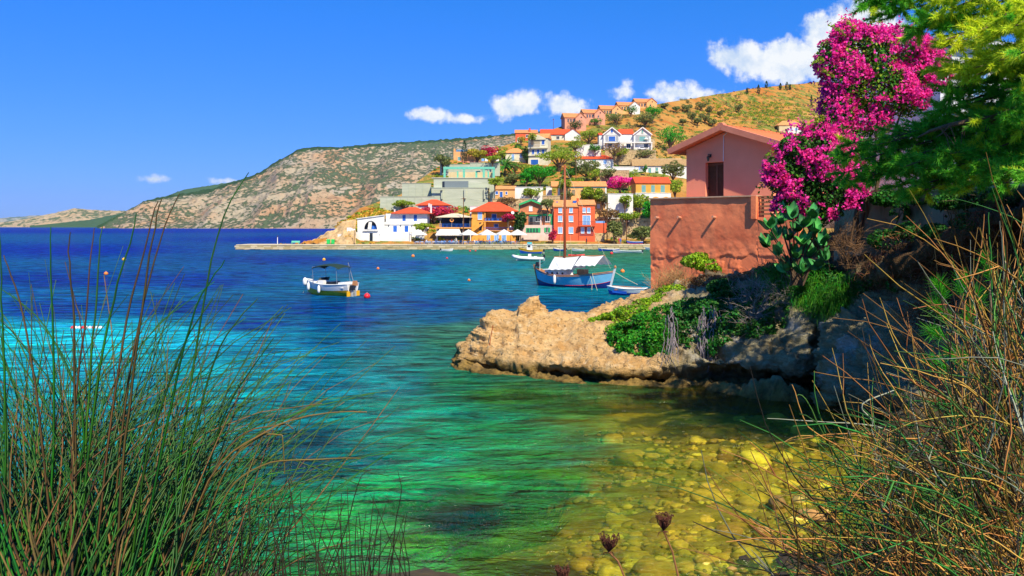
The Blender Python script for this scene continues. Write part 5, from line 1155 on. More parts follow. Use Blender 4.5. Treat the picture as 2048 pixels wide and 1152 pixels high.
# ------------------------------------------------------------------ bougainvillea beside the pink house
def build_bougainvillea():
    rg = np.random.default_rng(21)
    UP = lobes_px([(1730, 118, 62, 62, 0, 1.1), (1790, 95, 60, 40, .4, 1.0), (1690, 150, 45, 60, -.2, .9), (1830, 150, 45, 50, .6, .9), (1700, 70, 35, 25, 0, .6), (1760, 180, 70, 55, 0, 1.1), (1675, 225, 32, 60, -.2, .7), (1730, 240, 55, 45, .2, .9), (1655, 120, 22, 40, -.3, .5), (1850, 120, 30, 45, .6, .7), (1870, 150, 26, 44, .6, .7), (1815, 195, 40, 40, .4, .8)], 33.5)
    LO = lobes_px([(1630, 330, 60, 62, -.6, 1.1), (1590, 300, 35, 28, -.8, .7), (1570, 340, 28, 35, -.8, .6), (1655, 385, 55, 55, -.6, 1.0), (1600, 385, 40, 50, -.8, .8), (1670, 320, 45, 45, -.3, .9), (1640, 280, 35, 30, -.4, .7), (1700, 360, 32, 45, -.2, .8), (1630, 425, 40, 30, -.7, .7), (1556, 355, 26, 28, -.8, .5), (1545, 330, 16, 16, -.9, .4), (1575, 415, 28, 24, -.8, .5)], 33.0)
    GAP = lobes_px([(1665, 265, 22, 40, -.2, .6), (1700, 285, 30, 40, 0, .7)], 33.2)
    for lb, lobes, nf, nl, seed, xr, lab in (('bougainvillea', UP, 15000, 15000, 1, 1, 'upper tall magenta bougainvillea mass against the sky and cloud'), ('bougainvillea', LO, 11500, 12500, 2, 1, 'lower magenta bougainvillea spilling over the pink house terrace')):
        c = lobes[0][0]; o = thing('bougainvillea', lab, 'bougainvillea', (0, 0, 0))
        st = MB()
        for i in range(7):
            e = lobes[i % len(lobes)][0]; b0 = np.array((c[0] + rg.uniform(-.5, .5), c[1] + .5, 5.2)); mid = (b0 + e) / 2 + rg.normal(size=3) * .3
            st.tube([b0, mid, e, e + rg.normal(size=3) * .5], [.07, .05, .03, .012], 5)
        st.build('stems', BARK, o)
        p, n = shell_points(lobes + (GAP if seed == 1 else []), nl, rg, .35); foliage('leaves', [leaf_quads(p, n, rg, .13, .6, .35)], LEAF['dark'] if seed == 2 else LEAF['green'], o)
        p, n = shell_points(lobes, 3600, rg, .92); k = ~clump(p, 1.9, .05, 5 + seed); foliage('outer_leaves', [leaf_quads(p[k], n[k], rg, .13, .6, .35)], LEAF['lime'] if seed == 1 else LEAF['green'], o)
        p, n = shell_points(lobes, nf, rg, .86); k = clump(p, 1.9, -.12, 5 + seed) & ((n[:, 2] > -.55)); p, n = p[k], n[k]
        parts = []
        for j in range(3):
            q = p + n * .05 + rg.normal(size=p.shape) * .04; parts.append(leaf_quads(q, n, rg, .105, .8, .45))
        # trusses that stick out of the outline
        k2 = rg.choice(len(p), 320); tips = []
        for i in k2:
            d = n[i] + np.array((rg.normal() * .3, rg.normal() * .3, .25)); L_ = rg.uniform(.15, .5); m_ = 12
            tips.append(p[i] + d[None] * np.linspace(0, L_, m_)[:, None] + rg.normal(size=(m_, 3)) * .04)
        tp = np.concatenate(tips); parts.append(leaf_quads(tp, np.tile((0., -.5, .8), (len(tp), 1)), rg, .10, .8, .3))
        foliage('flowers', parts, LEAF['magenta'], o)
        # young green shoots reaching up and out
        sh = []; stem = MB()
        for (x, y, dx, dy) in (((1690, 70, -30, -18), (1710, 62, -22, -22), (1735, 48, 30, -4), (1665, 150, -25, -8), (1648, 120, -20, 8), (1820, 70, 20, -10), (1650, 235, -18, 12), (1660, 250, -25, 20)) if seed == 1 else ((1570, 300, -42, 12), (1560, 330, -36, 18), (1540, 350, -22, 30), (1600, 275, 10, -30), (1640, 262, -12, -30), (1560, 380, -24, 20))):
            a = np.array(P(x, y, 32.6)); b = np.array(P(x + dx, y + dy, 32.4)); n_ = 34; t = np.linspace(0, 1, n_)[:, None]
            pts = a + (b - a) * t + np.array((0, 0, .25)) * (t * (1 - t)); stem.tube([tuple(pts[0]), tuple(pts[16]), tuple(pts[-1])], [.02, .015, .006], 4); sh.append(pts + rg.normal(size=pts.shape) * .05)
        s_ = np.concatenate(sh); stem.build('shoot_stems', LEAF['lime'], o); foliage('shoots', [leaf_quads(s_, np.tile((0., -.4, .9), (len(s_), 1)), rg, .13, .55, .3)], LEAF['lime'], o)
build_bougainvillea()

# ------------------------------------------------------------------ broad-leaved shrub below the fence
def build_broadleaf():
    rg = random.Random(6); o = thing('broad_leaf_shrub', 'dark green shrub with large fleshy oval leaves below the timber fence', 'shrub', (0, 0, 0))
    m = mat('fleshy_leaf', (.06, .33, .06), (.04, .21, .045), 3, .45, .15, 20, spec=.4, bdist=.01); vary(m, .5)
    n, mm = 9, 6; V = []
    for i in range(n):
        t = i / (n - 1); w = .30 * math.sin(math.pi * (.06 + .92 * t ** .75)) ** .75
        for j in range(mm): u = j / (mm - 1) * 2 - 1; V.append((u * w, .05 * u * u - .10 * t * t + .02 * math.sin(t * 7), t))
    Fc = [(i * mm + j, i * mm + j + 1, (i + 1) * mm + j + 1, (i + 1) * mm + j) for i in range(n - 1) for j in range(mm - 1)]
    V2 = [(x, y + .022, z) for x, y, z in V]; o_ = len(V); Fc = Fc + [tuple(q + o_ for q in f[::-1]) for f in Fc]
    me = mesh('leaf', V + V2, np.array(Fc), True); me.materials.append(m); mb = MB(); cnt = 0
    heads = [(1560, 440), (1585, 428), (1608, 445), (1548, 470), (1578, 472), (1605, 480), (1632, 458), (1556, 502), (1590, 508), (1620, 505), (1646, 482), (1572, 534), (1602, 538), (1636, 528), (1534, 486), (1650, 512), (1595, 455), (1625, 432), (1568, 416), (1540, 448)]
    for (x, y) in heads:
        D = 31.5 + rg.uniform(-.5, .5); c = Vector(P(x, y + 8, D)); mb.tube([P(1592 + rg.uniform(-14, 14), 570, 32), P((x + 1592) / 2, (y + 555) / 2, 31.8), c], [.05, .035, .02], 5)
        k = 7
        for i in range(k):
            a = 2 * math.pi * i / k + rg.uniform(-.4, .4); tilt = rg.uniform(.25, 1.15) if i else .1; s_ = rg.uniform(.36, .62); lf = link('leaf', me, None, o, c, None); d = Vector((math.sin(tilt) * math.cos(a), math.sin(tilt) * math.sin(a), math.cos(tilt))); q = d.to_track_quat('Z', 'Y').to_matrix().to_4x4() @ Matrix.Rotation(rg.uniform(-.6, .6) + a + math.pi / 2, 4, 'Z'); lf.rotation_euler = q.to_euler(); lf.scale = (s_, s_, s_); cnt += 1
    mb.build('stems', BARK, o)
build_broadleaf()

# ------------------------------------------------------------------ pine
def build_pine():
    rg = np.random.default_rng(31); rr = random.Random(31)
    o = thing('pine_tree', 'large pine with long drooping branches filling the upper right corner', 'pine tree', (0, 0, 0))
    NEED = leafmat('pine_needle', (.20, .60, .04), (.11, .44, .025), .45, .4); NEED_LIT = leafmat('pine_needle_sunlit', (.78, .86, .04), (.52, .70, .03), .45, .3)  # second, yellow-green copy paints sunlight into the needle colour
    tr = MB(); base = Vector((19.5, 24.5, 4.5)); topp = Vector((17.5, 23.0, 17.5))
    tr.tube([base, base.lerp(topp, .4) + Vector((.4, 0, 0)), base.lerp(topp, .75), topp], [.38, .3, .2, .08], 10); tr.build('trunk', BARK, o)
    # limb: end column, row, distance; start height on the trunk
    ends = [(1725, 5, 22, 13.2), (1770, 30, 22.5, 13.0), (1800, -60, 23, 14), (1830, 60, 21, 12.4), (1880, 25, 20.5, 13.2), (1900, 90, 20.5, 12.2), (1940, -20, 20, 14), (1960, 60, 19.5, 12.6), (2010, 30, 19, 13), (1880, 140, 22, 11.4), (1900, 190, 21.5, 11), (1950, 150, 20.5, 11.2), (2000, 120, 20, 11.6), (2030, 190, 19.5, 10.8), (1880, 220, 22, 10.6), (1690, 290, 24, 9.6), (1720, 320, 23.6, 9.4), (1755, 290, 23.2, 9.7), (1790, 330, 23, 9.2), (1830, 310, 22.6, 9.4), (1870, 345, 22.2, 9.0), (1690, 345, 24, 9.0), (1800, 372, 22.8, 8.7), (1850, 380, 22, 8.5), (1745, 350, 23.4, 9.0), (1930, 375, 21, 8.5), (2000, 370, 20.4, 8.5), (1900, 310, 21.6, 9.3), (1940, 330, 21.2, 9.0), (1980, 300, 20.8, 9.4), (2030, 330, 20.2, 8.9), (2040, 260, 20, 10), (1960, 240, 20.6, 10.2), (2060, 90, 18.6, 12.2), (2080, 350, 19, 9), (2120, 150, 18, 11.5), (2150, 20, 19, 13.5), (2200, 250, 20, 10), (2250, 100, 22, 12)]
    limbs = MB(); young = []; old = []  # young gathers the tufts given the painted sunlit tone
    for (x, y, D, zs) in ends + [(a + rr.uniform(-26, 26), b + rr.uniform(-24, 24), c + rr.uniform(-.8, .8), d + rr.uniform(-.3, .3)) for a, b, c, d in ends if a < 2100]:
        e = Vector(P(x, y, D)); t = (zs - base.z) / (topp.z - base.z); s = base.lerp(topp, min(max(t, .15), .97)); mid = s.lerp(e, .55) + Vector((rr.uniform(-.3, .3), rr.uniform(-.3, .3), .35))
        limbs.tube([s, mid, e], [.085, .05, .014], 6)
        L_ = (e - s).length
        # side twigs carry brush-like tufts, denser near the tip
        for i in range(46):
            q = rr.uniform(.42, 1.02); p = (s.lerp(mid, q / .55) if q < .55 else mid.lerp(e, min((q - .55) / .45, 1)))
            spread = .95 * (1.15 - q) + .28
            tip = p + Vector((rr.uniform(-1, .6), rr.uniform(-1, 1), rr.uniform(-.55, .40))) * spread
            limbs.tube([p, tip], [.012, .006], 3, False)
            lit_tone = (x > 1850 and y < 160 and rr.random() < .92) or rr.random() < (.2 if i % 3 == 0 else .08)
            for j in range(3): c = p.lerp(tip, .45 + .28 * j); (young if lit_tone else old).append((c, (tip - p).normalized()))  # young: painted sunlit tone, old: plain needle tone
    limbs.build('limbs', BARK, o)
    for nm, L, m_, k in (('needles', old, NEED, 54), ('sunlit_tone_needles', young, NEED_LIT, 54)):
        C = np.array([tuple(c) for c, _ in L]); A = np.array([tuple(a) for _, a in L]); n = len(C)
        C = np.repeat(C, k, 0); A = np.repeat(A, k, 0); d = A * 1.0 + rg.normal(size=C.shape) * .62; d /= np.linalg.norm(d, axis=1, keepdims=True)
        st = C + A * rg.uniform(-.13, .13, (n * k, 1)); ln = rg.uniform(.12, .21, (n * k, 1)); w = np.cross(d, rg.normal(size=C.shape)); w /= np.linalg.norm(w, axis=1, keepdims=True)
        tip = st + d * ln; tip[:, 2] -= .02
        V = np.stack([st - w * .011, st + w * .011, tip], 1).reshape(-1, 3); foliage(nm, [(V, np.arange(len(V)).reshape(-1, 3))], m_, o)
    # the bare dead limb crossing in front of the white house
    MB().tube([P(2060, 232, 21), P(1960, 238, 21), P(1900, 250, 21.2), P(1860, 262, 21.4), P(1835, 275, 21.6)], [.09, .075, .055, .04, .015], 7).build('bare_limb', BARK, o)
    tw = MB()
    for (x, y) in ((1975, 236), (1930, 244), (1900, 250), (1880, 255), (1990, 235)):
        for i in range(2): a = rr.uniform(-30, 30); tw.tube([P(x, y, 21.1), P(x + a * .6, y + 18, 21.1), P(x + a, y + rr.uniform(25, 55), 21.1)], [.02, .014, .006], 4)
    tw.build('bare_twigs', BARK, o)['kind'] = 'stuff'
build_pine()
# ------------------------------------------------------------------ plants on the near rocks
def blades(p, d, L_, w, rg, droop=.3):
    """curved grass blades: two segments each"""
    n = len(p); sd = np.cross(d, rg.normal(size=(n, 3))); sd /= np.linalg.norm(sd, axis=1, keepdims=True) + 1e-9; m = p + d * L_[:, None] * .55; t = p + d * L_[:, None]; t[:, 2] -= droop * L_; m[:, 2] -= droop * L_ * .2
    V = np.stack([p - sd * w, p + sd * w, m + sd * w * .7, m - sd * w * .7, t + sd * w * .1, t - sd * w * .1], 1).reshape(-1, 3); b = np.arange(n)[:, None] * 6; return V, np.concatenate([b + np.array([0, 1, 2, 3]), b + np.array([3, 2, 4, 5])])
def twig_bush(name, label, cat, spots, n, L_, r0, m_, seed, up=(0, 0, .8), spread=.9, sub=4):
    """bare branching twigs"""
    rr = random.Random(seed); o = thing(name, label, cat, (0, 0, 0)); mb = MB()
    for i in range(n):
        x, y, D = rr.choice(spots); p = Vector(P(x + rr.uniform(-14, 14), y + rr.uniform(-10, 10), D + rr.uniform(-.3, .3))); d = (Vector(up) + Vector((rr.gauss(0, 1), rr.gauss(0, 1), rr.gauss(0, .6))) * spread).normalized(); l = L_ * rr.uniform(.5, 1.2); pts = [p]
        for k in range(4): d = (d + Vector((rr.gauss(0, .25), rr.gauss(0, .25), rr.gauss(0, .2)))).normalized(); pts.append(pts[-1] + d * l / 4)
        mb.tube(pts, [r0, r0 * .8, r0 * .6, r0 * .45, r0 * .25], 4, False)
        for k in range(sub):
            q = pts[rr.randrange(1, 4)]; e = (d + Vector((rr.gauss(0, .9), rr.gauss(0, .9), rr.gauss(0, .6)))).normalized() * l * rr.uniform(.2, .5); mb.tube([q, q + e * .5 + Vector((0, 0, rr.uniform(-.03, .05))), q + e], [r0 * .5, r0 * .4, r0 * .2], 3, False)
    mb.build('twigs', m_, o); return o
def leafy(name, label, cat, L, n, kind, size, seed, inner=.55, thr=-.2, aspect=.7, stems=True, droop=0):
    rg = np.random.default_rng(seed); o = thing(name, label, cat, (0, 0, 0)); lob = []
    g = 1.22 if name == 'rock_creeper' else 1
    for (x, y, rx, ry, D, rd) in L: lob.append((np.array(P(x, y + (g - 1) * 30, D - (g - 1) * 1.2)), np.array((g * rx / F * D, rd, g * ry / F * D))))
    p, nn = shell_points(lob, int(n * g * g), rg, inner, .8); k = clump(p, 2.2, thr, seed); p, nn = p[k], nn[k]; foliage('leaves', [leaf_quads(p, nn, rg, size, aspect, .4, droop=droop)], LEAF[kind], o)
    if stems:
        mb = MB()
        for c, r_ in lob:
            for i in range(4): e = c + rg.normal(size=3) * r_ * .6; mb.tube([tuple(c - np.array((0, -.3, r_[2]))), tuple((c + e) / 2), tuple(e)], [.02, .015, .006], 4, False)
        mb.build('stems', BARK, o)
    return o
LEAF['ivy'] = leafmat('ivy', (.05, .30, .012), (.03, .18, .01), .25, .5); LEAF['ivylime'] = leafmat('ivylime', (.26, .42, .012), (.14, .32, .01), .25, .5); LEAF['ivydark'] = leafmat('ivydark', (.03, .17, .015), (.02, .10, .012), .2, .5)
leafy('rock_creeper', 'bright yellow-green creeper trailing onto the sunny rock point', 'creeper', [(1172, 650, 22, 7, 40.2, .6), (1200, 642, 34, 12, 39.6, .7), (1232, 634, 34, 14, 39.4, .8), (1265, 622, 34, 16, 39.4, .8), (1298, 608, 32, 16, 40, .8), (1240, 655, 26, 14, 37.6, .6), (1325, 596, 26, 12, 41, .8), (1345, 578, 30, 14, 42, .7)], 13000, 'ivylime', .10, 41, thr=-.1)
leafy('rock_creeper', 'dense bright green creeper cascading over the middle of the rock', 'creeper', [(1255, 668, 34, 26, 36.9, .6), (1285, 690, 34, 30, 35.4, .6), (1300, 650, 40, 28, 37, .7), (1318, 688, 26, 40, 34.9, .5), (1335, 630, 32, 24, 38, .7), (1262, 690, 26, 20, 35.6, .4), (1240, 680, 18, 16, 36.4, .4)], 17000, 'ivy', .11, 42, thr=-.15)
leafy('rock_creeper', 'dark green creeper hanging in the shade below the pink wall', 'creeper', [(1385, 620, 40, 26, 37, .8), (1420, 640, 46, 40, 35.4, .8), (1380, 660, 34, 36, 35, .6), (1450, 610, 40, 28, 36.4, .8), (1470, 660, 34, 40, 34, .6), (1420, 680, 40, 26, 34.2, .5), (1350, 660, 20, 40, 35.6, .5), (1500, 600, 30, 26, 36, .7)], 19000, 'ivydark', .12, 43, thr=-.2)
leafy('wall_shrub', 'small fresh green shrub growing against the foot of the pink wall', 'shrub', [(1385, 524, 24, 14, 44.5, .6), (1410, 530, 26, 16, 44.2, .6), (1398, 516, 22, 12, 44.6, .5), (1425, 540, 18, 10, 44, .5)], 4200, 'ivylime', .12, 44)
leafy('brown_undergrowth', 'rusty dry undergrowth between the green creeper and the pink wall', 'undergrowth', [(1420, 562, 40, 14, 41.5, .8), (1460, 570, 44, 18, 40, .9), (1380, 572, 30, 14, 42, .8), (1500, 560, 36, 18, 40, .9), (1535, 575, 30, 18, 37, .8)], 8000, 'rust', .12, 45, aspect=.25)
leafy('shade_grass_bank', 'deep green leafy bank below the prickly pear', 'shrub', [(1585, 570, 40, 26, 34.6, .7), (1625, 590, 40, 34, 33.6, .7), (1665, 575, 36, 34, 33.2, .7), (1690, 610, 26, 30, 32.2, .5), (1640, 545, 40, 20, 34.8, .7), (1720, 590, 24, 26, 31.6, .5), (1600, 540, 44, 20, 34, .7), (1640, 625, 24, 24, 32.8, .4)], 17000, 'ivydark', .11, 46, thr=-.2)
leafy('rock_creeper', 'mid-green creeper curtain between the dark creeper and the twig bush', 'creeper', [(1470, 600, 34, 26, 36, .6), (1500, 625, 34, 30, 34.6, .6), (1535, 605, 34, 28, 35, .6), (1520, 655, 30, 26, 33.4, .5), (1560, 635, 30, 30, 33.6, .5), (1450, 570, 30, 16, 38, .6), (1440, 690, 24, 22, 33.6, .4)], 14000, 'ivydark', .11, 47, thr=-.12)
leafy('wall_ivy', 'dark ivy spilling over the top of the stained garden wall', 'ivy', [(1720, 392, 30, 14, 33.6, .4), (1775, 398, 40, 18, 32.2, .4), (1835, 396, 36, 16, 30.8, .4), (1890, 402, 40, 22, 29.4, .4), (1945, 400, 36, 18, 28.2, .4), (2000, 396, 40, 22, 27, .4), (1800, 425, 20, 22, 31.4, .3), (1915, 435, 22, 26, 28.8, .3)], 12000, 'ivydark', .11, 48, thr=-.05)
leafy('slope_shrub', 'dim green shrubs on the slope in front of the stained wall', 'shrub', [(1770, 480, 34, 24, 30.6, .5), (1820, 465, 34, 22, 29.6, .5), (1870, 470, 30, 24, 28.4, .5), (1940, 450, 36, 26, 26.8, .5), (1745, 560, 24, 22, 31, .4), (1800, 570, 26, 20, 29.4, .4)], 9000, 'ivydark', .10, 49, thr=-.05)
def shade_grass():
    rg = np.random.default_rng(50); o = thing('shade_grass', 'long green grass hanging over the edge of the shaded cliff', 'grass', (0, 0, 0)); ps = []
    for (x, y, rx, ry, D) in [(1580, 560, 30, 18, 34.4), (1620, 585, 36, 26, 33.2), (1665, 600, 34, 26, 32.2), (1700, 585, 30, 24, 31.8), (1640, 560, 36, 16, 34), (1560, 545, 30, 14, 36)]:
        n = 1300; q = rg.normal(size=(n, 2)) * .6; ps.append(np.array([tuple(P(x + a * rx, y + b * ry, D + .1 * a)) for a, b in q]))
    p = np.concatenate(ps); d = rg.normal(size=p.shape) * .45 + np.array((-.35, -.6, .35)); d /= np.linalg.norm(d, axis=1, keepdims=True)
    foliage('blades', [blades(p, d, rg.uniform(.3, .8, len(p)), .010, rg, .7)], leafmat('shade_grass', (.06, .30, .015), (.035, .18, .01), .3, .5), o)
shade_grass()
DRYT = mat('dry_twig', (.50, .33, .14), (.34, .2, .08), 3, .9); GREYT = mat('grey_twig', (.36, .31, .28), (.24, .19, .17), 3, .9); PURT = mat('root_grey', (.34, .29, .32), (.22, .19, .2), 3, .9)
twig_bush('dry_wall_bush', 'straw-coloured dry bush at the left foot of the pink wall', 'bush', [(1325, 580, 45), (1345, 575, 44.6), (1360, 570, 44.4)], 190, 1.1, .010, DRYT, 51, (0, -.1, 1.2), .7)
twig_bush('grey_twig_bush', 'leafless grey twig bush sprawling below the pink wall', 'bush', [(1490, 600, 35), (1520, 610, 34.4), (1550, 620, 34), (1580, 600, 33.8), (1510, 640, 33.6), (1545, 580, 34.8)], 200, 1.3, .012, GREYT, 52, (-.2, -.4, .3), .9)
twig_bush('brown_twig_bush', 'brown leafless bush at the corner of the stained garden wall', 'bush', [(1690, 520, 33), (1710, 500, 33), (1735, 530, 32.4), (1680, 490, 33.4)], 150, 1.2, .011, mat('brown_twig', (.26, .15, .08), (.16, .09, .05), 3, .9), 53, (0, -.3, .9), .7)
def hanging_roots():
    rr = random.Random(61); o = thing('hanging_roots', 'pale grey dry roots hanging in strands below the dark creeper', 'roots', (0, 0, 0)); mb = MB()
    for i in range(150):
        x = rr.choice((rr.gauss(1465, 13), rr.gauss(1425, 8), rr.gauss(1405, 6), rr.gauss(1345, 5))); y0 = rr.uniform(610, 690); D = 33.4 + rr.uniform(-.3, .3) + (690 - y0) * .012; pts = [Vector(P(x, y0, D))]
        for k in range(5): pts.append(pts[-1] + Vector((rr.gauss(0, .05), rr.gauss(0, .05), -rr.uniform(.1, .3))))
        mb.tube(pts, [.014, .013, .012, .01, .008, .004], 4, False)
    mb.build('strands', PURT, o)
hanging_roots()
def slope_litter():
    rg = np.random.default_rng(71); L = [(1780, 540, 50, 40, 30.2), (1830, 500, 60, 40, 29), (1880, 560, 60, 50, 27.6), (1940, 500, 60, 60, 26.4), (2000, 450, 60, 60, 25.6), (1860, 620, 60, 40, 27.2), (1960, 600, 60, 50, 25.6), (2020, 540, 40, 60, 24.8)]
    o = thing('dead_brush', 'rust-brown dead brush and fallen needles on the dark slope under the pine', 'brush', (0, 0, 0)); ps = []
    for (x, y, rx, ry, D) in L:
        n = 700; q = rg.normal(size=(n, 2)) * .6; ps.append(np.array([tuple(P(x + a * rx, y + b * ry, D + .1 * a)) for a, b in q]))
    p = np.concatenate(ps); d = rg.normal(size=p.shape) * .8 + np.array((-.3, -.3, .2)); d /= np.linalg.norm(d, axis=1, keepdims=True)
    foliage('needles', [blades(p, d, rg.uniform(.2, .7, len(p)), .008, rg, .5)], mat('dead_needle', (.22, .09, .03), (.12, .06, .03), 2, .9, island=.5), o)
slope_litter()

rod = thing('iron_rod', 'rusty iron mooring rod leaning on the sunny rock point', 'rod', (0, 0, 0)); MB().tube([P(986, 650, 37.4), P(982, 672, 37.3), P(977, 706, 36.9)], [.022, .02, .02], 6).build('bar', mat('rust', (.34, .09, .03), (.22, .06, .02), 20, .9), rod)
# ------------------------------------------------------------------ trees and scrub of the hillside
from mathutils.bvhtree import BVHTree
_hm = bpy.data.objects['hillside'].data
_bvh = BVHTree.FromPolygons([v.co[:] for v in _hm.vertices], [p.vertices[:] for p in _hm.polygons])
def hill_hit(x, y):
    d = Vector(((x - 1024) / F, 1, (Y0 - y) / F)).normalized(); h = _bvh.ray_cast(Vector((0, 0, HC)), d, 2000); return h[0]
TREE_N = [0]
def tree(x, yt, yb, w, kind, label, group=None, D=None, n=620, name=None, leaf=.5, lobes=7, trunk=.25):
    """a crown of leaf clumps on a forked trunk"""
    TREE_N[0] += 1; rg = np.random.default_rng(100 + TREE_N[0]); rr = random.Random(TREE_N[0])
    if D is None: hh = hill_hit(x, yb); D = (hh.y if hh else float(hill_D(x, yb))) - .3; D = min([D] + [q.D - 1.6 for q in HOUSES if q.x0 - 2 <= x <= q.x1 + 2 and q.top + 3 < yb])
    b = P(x, yb, D); k = D / F; H_ = (yb - yt) * k; W_ = w * k / 2
    o = thing(name or {'palm': 'palm_tree', 'cypress': 'cypress_tree', 'magenta': 'bougainvillea', 'crimson': 'bougainvillea', 'olive': 'olive_tree'}.get(kind, 'tree'), label, {'magenta': 'bougainvillea', 'crimson': 'bougainvillea', 'cypress': 'cypress', 'palm': 'palm'}.get(kind, 'tree'), b, 0, group)
    if kind == 'palm':
        MB().tube([(0, 0, -1), (0, 0, H_ * .5), (.1, 0, H_ * .72)], [.35, .28, .3], 8).build('trunk', BARK, o); V = []; Fc = []
        for i in range(46):
            a = rr.uniform(0, 6.28); el = rr.uniform(-.3, 1.3); L_ = W_ * rr.uniform(.8, 1.15); prev = Vector((.1, 0, H_ * .72)); d = Vector((math.cos(a) * math.cos(el), math.sin(a) * math.cos(el), math.sin(el))); sd = Vector((-math.sin(a), math.cos(a), 0))
            for s_ in range(5):
                nx = prev + d * L_ / 5; wd = .34 * math.sin((s_ + .6) / 5.4 * math.pi) + .04; q = len(V)
                V += [tuple(prev - sd * wd + Vector((0, 0, -.14))), tuple(prev), tuple(prev + sd * wd + Vector((0, 0, -.14))), tuple(nx - sd * wd + Vector((0, 0, -.14))), tuple(nx), tuple(nx + sd * wd + Vector((0, 0, -.14)))]; Fc += [(q, q + 1, q + 4, q + 3), (q + 1, q + 2, q + 5, q + 4)]; prev = nx; d = (d + Vector((0, 0, -.26))).normalized()
        link('fronds', mesh('fronds', V, Fc), LEAF['green'], o, kind='stuff'); return o
    if kind == 'cypress':
        MB().tube([(0, 0, -1), (0, 0, H_ * .6)], [.14, .08], 6).build('trunk', BARK, o)
        t = rg.uniform(0, 1, n); a = rg.uniform(0, 6.28, n); r_ = W_ * np.sin(np.clip(t * .92 + .08, 0, 1) ** .7 * math.pi) ** .7 * rg.uniform(.7, 1.05, n); p = np.stack([np.cos(a) * r_, np.sin(a) * r_, H_ * (.04 + .96 * t)], 1); nn = np.stack([np.cos(a), np.sin(a), a * 0 + .5], 1)
        foliage('crown', [leaf_quads(p, nn, rg, leaf, .5, .4, droop=-2)], LEAF['cypress'], o); return o
    tb = MB(); zf = H_ * trunk
    tb.tube([(0, 0, -1), (rr.uniform(-.1, .1), 0, zf * .7), (rr.uniform(-.2, .2), 0, zf + H_ * .15)], [.05 * W_ + .1, .04 * W_ + .08, .05], 7)
    L_ = []
    for i in range(lobes):
        a = 2 * math.pi * i / lobes + rr.uniform(-.4, .4); q = W_ * rr.uniform(.25, .62); z = zf + (H_ - zf) * rr.uniform(.22, .78) if i else zf + (H_ - zf) * .62
        c = np.array((math.cos(a) * q, math.sin(a) * q * .8, z)); R_ = np.array((W_ * rr.uniform(.36, .56), W_ * rr.uniform(.36, .5), (H_ - zf) * rr.uniform(.2, .34))); L_.append((c, R_)); tb.tube([(0, 0, zf * .6), tuple(c * .6 + np.array((0, 0, zf * .3))), tuple(c)], [.03 * W_ + .05, .03 * W_ + .02, .02], 5)
    tb.build('trunk', BARK, o)
    p, nn = shell_points(L_, int(n * 1.9), rg, .5, .7); kp = clump(p, 1.6 / max(W_ * .35, .3), -.42, TREE_N[0]); p, nn = p[kp], nn[kp]
    foliage('crown', [leaf_quads(p, nn, rg, leaf, .7, .4)], LEAF[kind], o); return o

